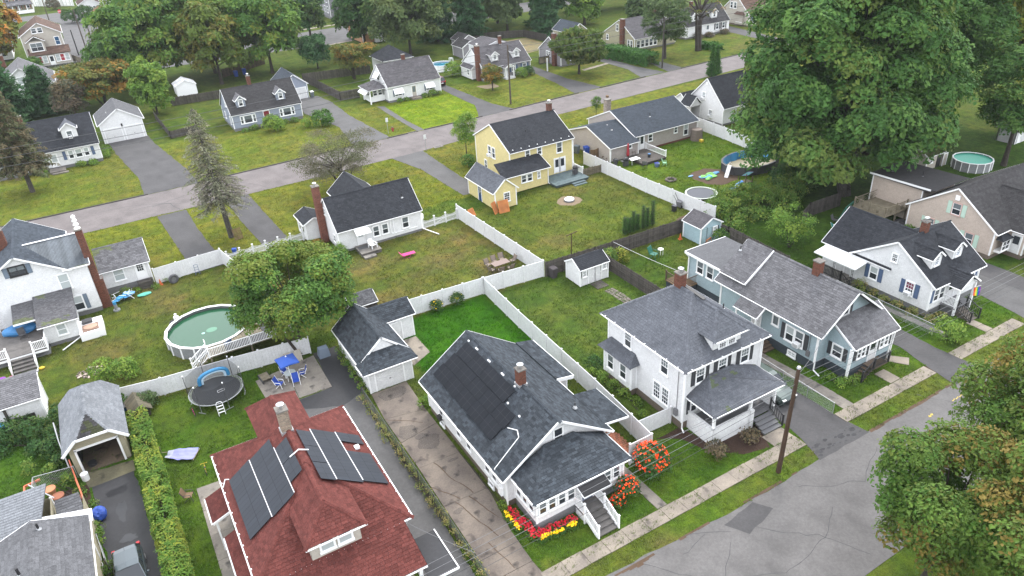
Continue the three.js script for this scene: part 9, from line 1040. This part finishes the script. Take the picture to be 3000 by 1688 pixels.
tree('dogwood_tree','small rust-tinged tree before the grey brick-chimney cape',67.2,-125,{H:5.0,R:2.7,th:1.6,tr:0.12,n:480,lobes:12,leaf:0.3,pal:PAL.rust,lr:0.42,flatLobe:0.6,cs:0.85});
[['tall green tree at the left of the dark clump behind the two-car garage',13,-180,19,11,PAL.maple,2600],['tall olive tree in the middle of the clump, nearest the hut',25.5,-170,16,6.6,PAL.yellowish,1300],['tall spreading dark green tree with leaning trunk above the hut',26.5,-182,19,10,PAL.maple,2300],['tall light green tree right of the clump, beside the grey-blue cape',37.0,-172,18.5,8.2,PAL.maple,2300],['broad grey-green tree behind the dark garage',68.5,-167,16,9,PAL.greygreen,2500],['green tree left of the broad grey-green one',61.5,-178,16.5,7.0,PAL.dark,1500],['dark tree above the orange cape house',82,-186,17,7,PAL.dark,1100],['silvery tree by the pines behind the grey sheds',92,-178,15,6,PAL.grey,1300],['dark broad tree in the top middle wood',103,-186,17,7.5,PAL.dark,1300],['vine-hung tree at the edge of the top wood',98,-172,14,4.5,PAL.grey,900],['dense tree behind the cream garage',113,-176,15,7,PAL.dark,1300],['light green tree behind the yellow cape',118,-166,10,5,PAL.light,700],['brownish broad tree in the top wood right of centre',130,-182,15,8,PAL.grey,1300],['dark tree above the dormer cape',142,-178,15,7,PAL.dark,1000],['olive tree between the yellow and dormer capes',120.5,-146,10,4,PAL.grey,600],['tree past the top right houses',175,-165,14,8,PAL.dark,800],['green tree in the far back left of the apartment house',52,-262,14,7,PAL.dark,700],['far tree behind the white back house',92,-280,15,9,PAL.dark,800],['far tree between the white houses at the top left',24,-296,13,7,PAL.maple,900],['tree over the white house at the top, left of the pines',56,-205,13,5,PAL.dark,600],['dark green tree right of the grey apartment house',90,-222,16,7.5,PAL.dark,900],['tall tree at the top edge above the yellow cape',140,-215,17,9,PAL.grey,900],['far dark tree on the top edge by the brown house',106,-228,18,9,PAL.dark,900],['far green tree beyond the top right capes',165,-200,16,10,PAL.maple,900]].forEach(([l,x,z,H,R,pal,n])=>tree('shade_tree',l,x,z,{H,R,th:H*0.13,tr:0.35,shape:'full',skirt:1,n,lobes:Math.round(14+R),leaf:0.55,pal,lr:0.36,cs:1.35,cspread:0.75,spread:1.1}));
[['pine_tree','tall dark pine left of the twin sheds',86,-170,20,5],['pine_tree','tall dark pine over the grey sheds, leftmost of the pines',80,-176,21,5.5],['pine_tree','tall dark pine at the edge of the top middle wood',108,-170,18,5],['pine_tree','dark pine behind the cream garage fence',104,-163,13,4],['pine_tree','blue-green pine at the left edge by the white house',-13.5,-166,13,5],['pine_tree','shorter blue-green pine just right of the left edge pine',-7.8,-170.5,9.5,4]].forEach(([n,l,x,z,H,R])=>conifer(n,l,x,z,{H,R,th:1.2,tr:0.3,tiers:18,nb:8,leaf:0.6,pal:PAL.pine,drop:0.1,bare:0.1,dens:1.9,cs:1.5,prof:(f)=>Math.pow(1.03-f,0.55)}));
tree('japanese_maple','wide rust and olive tree right of the pines behind the two-car garage',2.5,-168,{H:9,R:7.4,th:2,tr:0.22,stems:3,n:1500,lobes:24,leaf:0.42,pal:PAL.rust,lr:0.32,flatLobe:0.5,cs:1.2,shape:'vase'});
tree('light_green_tree','bright green young tree right of the two-car garage',10.3,-154,{H:10,R:4.3,th:1,tr:0.15,stems:3,n:950,lobes:16,leaf:0.45,pal:PAL.light,lr:0.4,cs:1.1,shape:'oval'});
tree('orange_tree','bright orange autumn tree at the left edge before the tan gable house',-17.5,-232,{H:16,R:7.5,th:2,tr:0.3,n:1500,lobes:20,leaf:0.6,pal:PAL.orange,lr:0.36,cs:1.5});
tree('smoke_bush_tree','purple-brown bushy tree behind the left cape dormer',-3.2,-163,{H:7.5,R:3.6,th:0.8,tr:0.12,stems:3,n:620,lobes:12,leaf:0.42,pal:PAL.brown,lr:0.42,cs:1.0,shape:'oval'});
tree('birch_sapling','sparse yellow-green young tree behind the blue bungalow',59.6,-46.6,{H:4.6,R:2.6,th:1.0,tr:0.06,stems:4,n:260,lobes:14,leaf:0.26,pal:PAL.light,lr:0.34,cs:0.8,shape:'vase'});
[[47.8,1.9],[48.4,1.7],[49.0,2.3],[49.6,1.8],[50.4,2.6],[51.0,2.2],[51.8,2.8]].forEach(([x,H],i)=>conifer('arborvitae',['first arborvitae from the left in the row behind the board fence','second arborvitae from the left, a short one','third arborvitae from the left in the row','fourth, short arborvitae in the row','fifth arborvitae in the row, tall','sixth arborvitae in the row','rightmost and tallest arborvitae in the row'][i],x,-59.6,{H:H*1.08,R:0.42,th:0.05,tr:0.04,tiers:20,nb:8,leaf:0.16,pal:PAL.arbor,drop:-0.7,prof:(f)=>f<0.15?0.75+f:Math.pow(1-f,0.95)*1.05,bare:0.5,dens:6,cs:0.5,cdroop:0.1}));
[['tall dark arborvitae at the upper road by the white gabled house',103.4,-104,6.4],['shorter arborvitae touching the tall one',105.0,-104.4,5.8]].forEach(([l,x,z,H])=>conifer('arborvitae',l,x,z,{H,R:1.1,th:0.05,tr:0.08,tiers:22,nb:9,leaf:0.3,pal:PAL.arbor,drop:-0.6,bare:0.5,dens:4,cs:0.8,cdroop:0.1}));
hedge('hedge','long clipped yellow-green hedge between the car drive and the hammock lawn',[[-4.1,-55.2],[-3.9,-46],[-3.8,-35]],1.35,1.65,{dens:20,rough:0.4});
hedge('hedge','tall dark hedge in front of the pale yellow cape',[[99.6,-133],[101,-125],[101.3,-118.6]],3.2,2.4,{pal:PAL.arbor,cs:0.9,dens:6,leaf:0.4});hedge('hedge','low clipped dark hedge on the lawn right of the bare tree',[[119.4,-124.6],[121,-119.4]],2,1.3,{pal:PAL.arbor,cs:0.8,dens:7,leaf:0.4});
shrub('flowering_shrub','left round shrub with yellow blossoms against the white fence',22.9,-57.0,[[0,0.6,0,0.6,0.6,0.5]],{fl:30,flp:PAL.yelfl,fs:0.12,pal:PAL.dark,dens:60,cs:0.4});shrub('flowering_shrub','right round shrub with yellow blossoms against the white fence',25.05,-56.9,[[0,0.65,0,0.65,0.65,0.5]],{fl:30,flp:PAL.yelfl,fs:0.12,pal:PAL.dark,dens:60,cs:0.4});
shrub('flowering_shrub','large round shrub covered in orange-red blossoms right of the front walk',25.75,-28.75,[[0,1.2,0,1.15,1.25,1.15]],{fl:62,flp:PAL.orfl,fs:0.2,pal:PAL.dark,dens:40,cs:0.5});shrub('flowering_shrub','orange-red flowering bushes at the porch corner beside the steps',22.7,-27.9,[[0.35,0.8,0,0.75,0.85,0.6],[-0.7,0.45,0.3,0.55,0.5,0.45]],{fl:75,flp:PAL.orfl,fs:0.17,pal:PAL.dark,dens:44,cs:0.45});
function flowerBed(label,cx,cz,list,pal){const t=thing('flower_bed_planting',label,'flowers',cx,0,cz),g=[],f=[];for(const[x,z,rx,rz,n]of list)for(let i=0;i<n;i++){const a=rnd()*6.283,r=Math.sqrt(rnd()),p=V(x-cx+Math.cos(a)*r*rx,rr(0.25,0.42),z-cz+Math.sin(a)*r*rz);f.push([p,V(rr(-0.4,0.4),1,rr(-0.4,0.4)).normalize(),rr(0.12,0.2)]);g.push([p.clone().setY(rr(0.08,0.28)),V(0,1,0),rr(0.25,0.4)]);}instances('foliage',clumpGeo(12,0.36,0.6,{droop:0.15}),LEAF,g,PAL.shrub,t);instances('blossom',flowerGeo(),LEAF,f,pal,t);}
flowerBed('crimson flowers along the centre house porch foundation',16.2,-28.6,[[15.85,-30.4,0.35,0.8,80],[16.0,-29.3,0.4,0.7,80],[17.2,-28.2,0.8,0.3,80],[18.4,-28.05,0.7,0.3,70],[16.3,-28.4,0.5,0.4,60]],PAL.redfl);flowerBed('yellow flowers edging the crimson flower bed',16,-28.2,[[15.45,-30.6,0.14,0.5,30],[15.5,-29.6,0.14,0.4,26],[16.6,-27.85,0.5,0.14,40],[17.5,-27.75,0.4,0.14,36],[18.5,-27.7,0.4,0.16,40]],PAL.yelfl);
[['rounded dry brown shrub at the porch corner of the white foursquare',30.6,-27.5,0.75,PAL.brown],['smaller rounded brown shrub beside the foursquare steps',33.7,-27.3,0.6,PAL.brown],['bushy green shrub over the sidewalk beside the bungalow drive',56.4,-27.0,1.2,PAL.light],['yucca-like clump at the rear corner of the white foursquare',29.7,-40.8,0.7,PAL.dark],['green bush at the pale blue shed corner',54.9,-51.9,0.9,PAL.shrub],['goldenrod clump at the board fence corner',43.2,-54.6,0.9,PAL.yellow],['leafy clump between the board fence and goldenrod',42.0,-55.2,1.0,PAL.weed],['large green shrub before the grey-blue cape door',25.6,-127.6,1.7,PAL.light],['dark rounded shrub at the drive corner of the grey-blue cape',33.2,-124.5,1.7,PAL.shrub],['low yellow-green shrub beside the dark rounded one',30.8,-126.0,0.9,PAL.light],['green shrub at the yellow house front corner',43.9,-90.5,1.1,PAL.shrub],['pale green rounded tree-shrub beside the blue round pool',66.4,-140.5,1.7,PAL.light],['bright green shrub at the grey cape portico',76.6,-129.8,1.2,PAL.light],['dark shrub at the grey cape right corner',78.6,-130.2,1.1,PAL.dark],['dark shrubs under the dogwood before the grey cape',70.2,-130.2,1.4,PAL.dark],['large shrub beside the beige house front drive',76.2,-30.2,1.3,PAL.weed],['plant with big leaves near the trash heap, left of two',-5.9,-64.1,1.1,PAL.light],['taller plant with big leaves near the trash heap, right of two',-4.4,-63.2,1.1,PAL.light],['bush behind the open garage beside the vinyl fence',-5.0,-59.4,0.8,PAL.shrub],['thin hydrangea bush by the dog house',-3.3,-57.6,0.8,PAL.grey],['leafy weeds between garage and hedge',-4.3,-53.4,0.9,PAL.weed],['dark round bush near the far stop sign',2.5,-299,2.6,PAL.dark],['brown bush on the lawn by the far white fence',-1.5,-343,2.4,PAL.brown],['green bush mass in front of the far white house',7.0,-296,3.2,PAL.dark],['shrub mass beside the tan gable house porch',-9.5,-219.6,2.0,PAL.shrub]].forEach(([l,x,z,r,pal])=>shrub('shrub',l,x,z,[[0,r*0.8,0,r,r*0.85,r],[r*0.5,r*0.5,r*0.2,r*0.6,r*0.5,r*0.6]],{pal,dens:r>1.5?12:24,cs:r>1.5?0.8:0.5,leaf:r>1.5?0.4:0.36}));
[['green bush at the brick-chimney house front corner',[[19.2,-74.2,0.85,0.9],[18.4,-75.0,0.7,0.7]],PAL.light,0.45],['yellow-brown bushes left of the green corner bush',[[17.9,-76.4,0.75,0.6],[17.6,-77.9,0.8,0.7]],PAL.rust,0.5],['tangled vines swallowing the fence end under the huge maple',[[59.5,-57,1.4,1.3],[61.5,-57.5,1.8,1.6],[63.8,-57.5,1.9,1.8],[60.5,-54.5,1.3,0.9],[62.5,-54,1.4,0.8],[66,-56.5,1.8,1.4],[58.3,-53.2,1.0,0.7],[68,-54.6,1.6,1.1],[70.5,-56,1.8,1.6]],PAL.weed,0.65],['dark brush behind the play set under the huge maple',[[72.5,-58.5,2.0,1.8],[75,-57,2.2,2.0],[78,-58,2.4,2.2]],PAL.dark,0.7],['overgrown thicket left of the open garage',[[-10.4,-57.2,0.9,0.9],[-11.5,-58.6,1.1,1.0],[-12.8,-59.0,1.1,1.0],[-10.1,-55.2,0.8,0.9],[-11.1,-56,0.9,0.7],[-9.7,-53.4,0.6,0.7],[-14,-58.3,1.2,0.9],[-9.5,-58.7,0.8,1.1]],PAL.dark,0.5],['light green weeds in the plot left of the open garage',[[-11.8,-54.0,0.6,0.6],[-10.5,-53.0,0.5,0.5],[-9.4,-51.0,0.5,0.5],[-8.7,-49.3,0.4,0.4],[-8.0,-47.2,0.4,0.4],[-9.0,-47.5,0.5,0.35]],PAL.weed,0.4],['climbing weeds along the corner house wall',[[-8.0,-44.6,0.5,0.6],[-7.9,-43.6,0.45,0.6],[-7.7,-40.5,0.5,0.5],[-7.6,-39.2,0.4,0.4]],PAL.weed,0.4],['hostas and ferns along the foursquare side wall',[[29.5,-36.5,0.5,0.4],[29.4,-37.7,0.6,0.5],[29.2,-39,0.6,0.6],[29.6,-35.2,0.5,0.35],[29.2,-33.8,0.4,0.3],[29.0,-40.2,0.5,0.5]],PAL.light,0.4],['weedy strip along the white cape foundation',[[58.0,-36.6,0.6,0.7],[57.9,-35.2,0.45,0.5],[57.8,-34,0.5,0.4],[57.8,-32.6,0.5,0.45],[57.8,-31.2,0.5,0.5],[58.2,-29.6,0.5,0.35],[59.3,-29.4,0.5,0.35]],PAL.dry,0.4],['green plants in front of the bungalow porch',[[44.3,-28.0,0.5,0.4],[45.2,-27.7,0.5,0.35],[46.0,-27.6,0.4,0.3],[44.2,-29.0,0.4,0.35]],PAL.light,0.35],['weeds along the chain link fence between the two drives',Array.from({length:22},(_,i)=>[11.75+0.2*vnoise(i*1.7,3),-48+i*0.98,0.26+0.16*vnoise(i,7),0.28+0.3*vnoise(i*0.9,5)]),PAL.dry,0.3],['ivy and weeds along the white garage side',Array.from({length:9},(_,i)=>[12.45,-55.5+i*0.85,0.3,0.35+0.25*vnoise(i,9)]),PAL.weed,0.35],['ferns at the rear corner of the centre house',[[15.7,-44.3,0.4,0.6],[16.4,-44.6,0.5,0.5],[15.6,-31.6,0.3,0.35]],PAL.light,0.4],['low flowers along the front of the white cape with awnings',[[50,-129.6,0.6,0.4],[51.2,-129.6,0.5,0.35],[55,-129.4,0.6,0.5],[56.6,-129.4,0.8,0.7],[57.8,-129.2,0.5,0.4]],PAL.weed,0.5],['foundation plants of the left cape house',[[-4,-129.8,0.7,0.5],[-2.4,-129.6,0.7,0.5],[-0.4,-132,0.6,0.5],[-0.2,-134,0.7,0.5],[0.0,-136.2,0.7,0.5],[-9.5,-129.8,0.7,0.5],[-12,-129.8,0.6,0.4]],PAL.light,0.55],['low plants under the grey-blue cape windows',[[28.4,-130.8,0.6,0.4],[30,-130.6,0.7,0.5],[23,-130.8,0.7,0.5],[21.4,-130.6,0.5,0.4]],PAL.weed,0.5],['weeds around the tyre and annex stoop',[[-1.6,-79.4,0.4,0.3],[-2.6,-79.9,0.5,0.4],[1.4,-79.9,0.4,0.25],[0.2,-79.3,0.4,0.25]],PAL.light,0.35],['shrubs along the dormer cape front',[[126,-131.8,1.0,0.8],[129,-131.4,0.9,0.7],[134,-131.6,1.0,0.7]],PAL.brown,0.6],['bush on the lawn beside the sunburst deck',[[70.6,-40.3,0.9,0.7],[72,-41.2,0.8,0.6]],PAL.shrub,0.5]].forEach(([l,list,pal,cs])=>{const[x,z]=list[0];shrub('plant_clump',l,x,z,list.map(([a,b,r,h])=>[a-x,h*0.6,b-z,r,h,r]),{pal,cs,dens:cs>0.6?15:34,cat:'plants',rough:0.3});});
renderer.render(scene,camera);
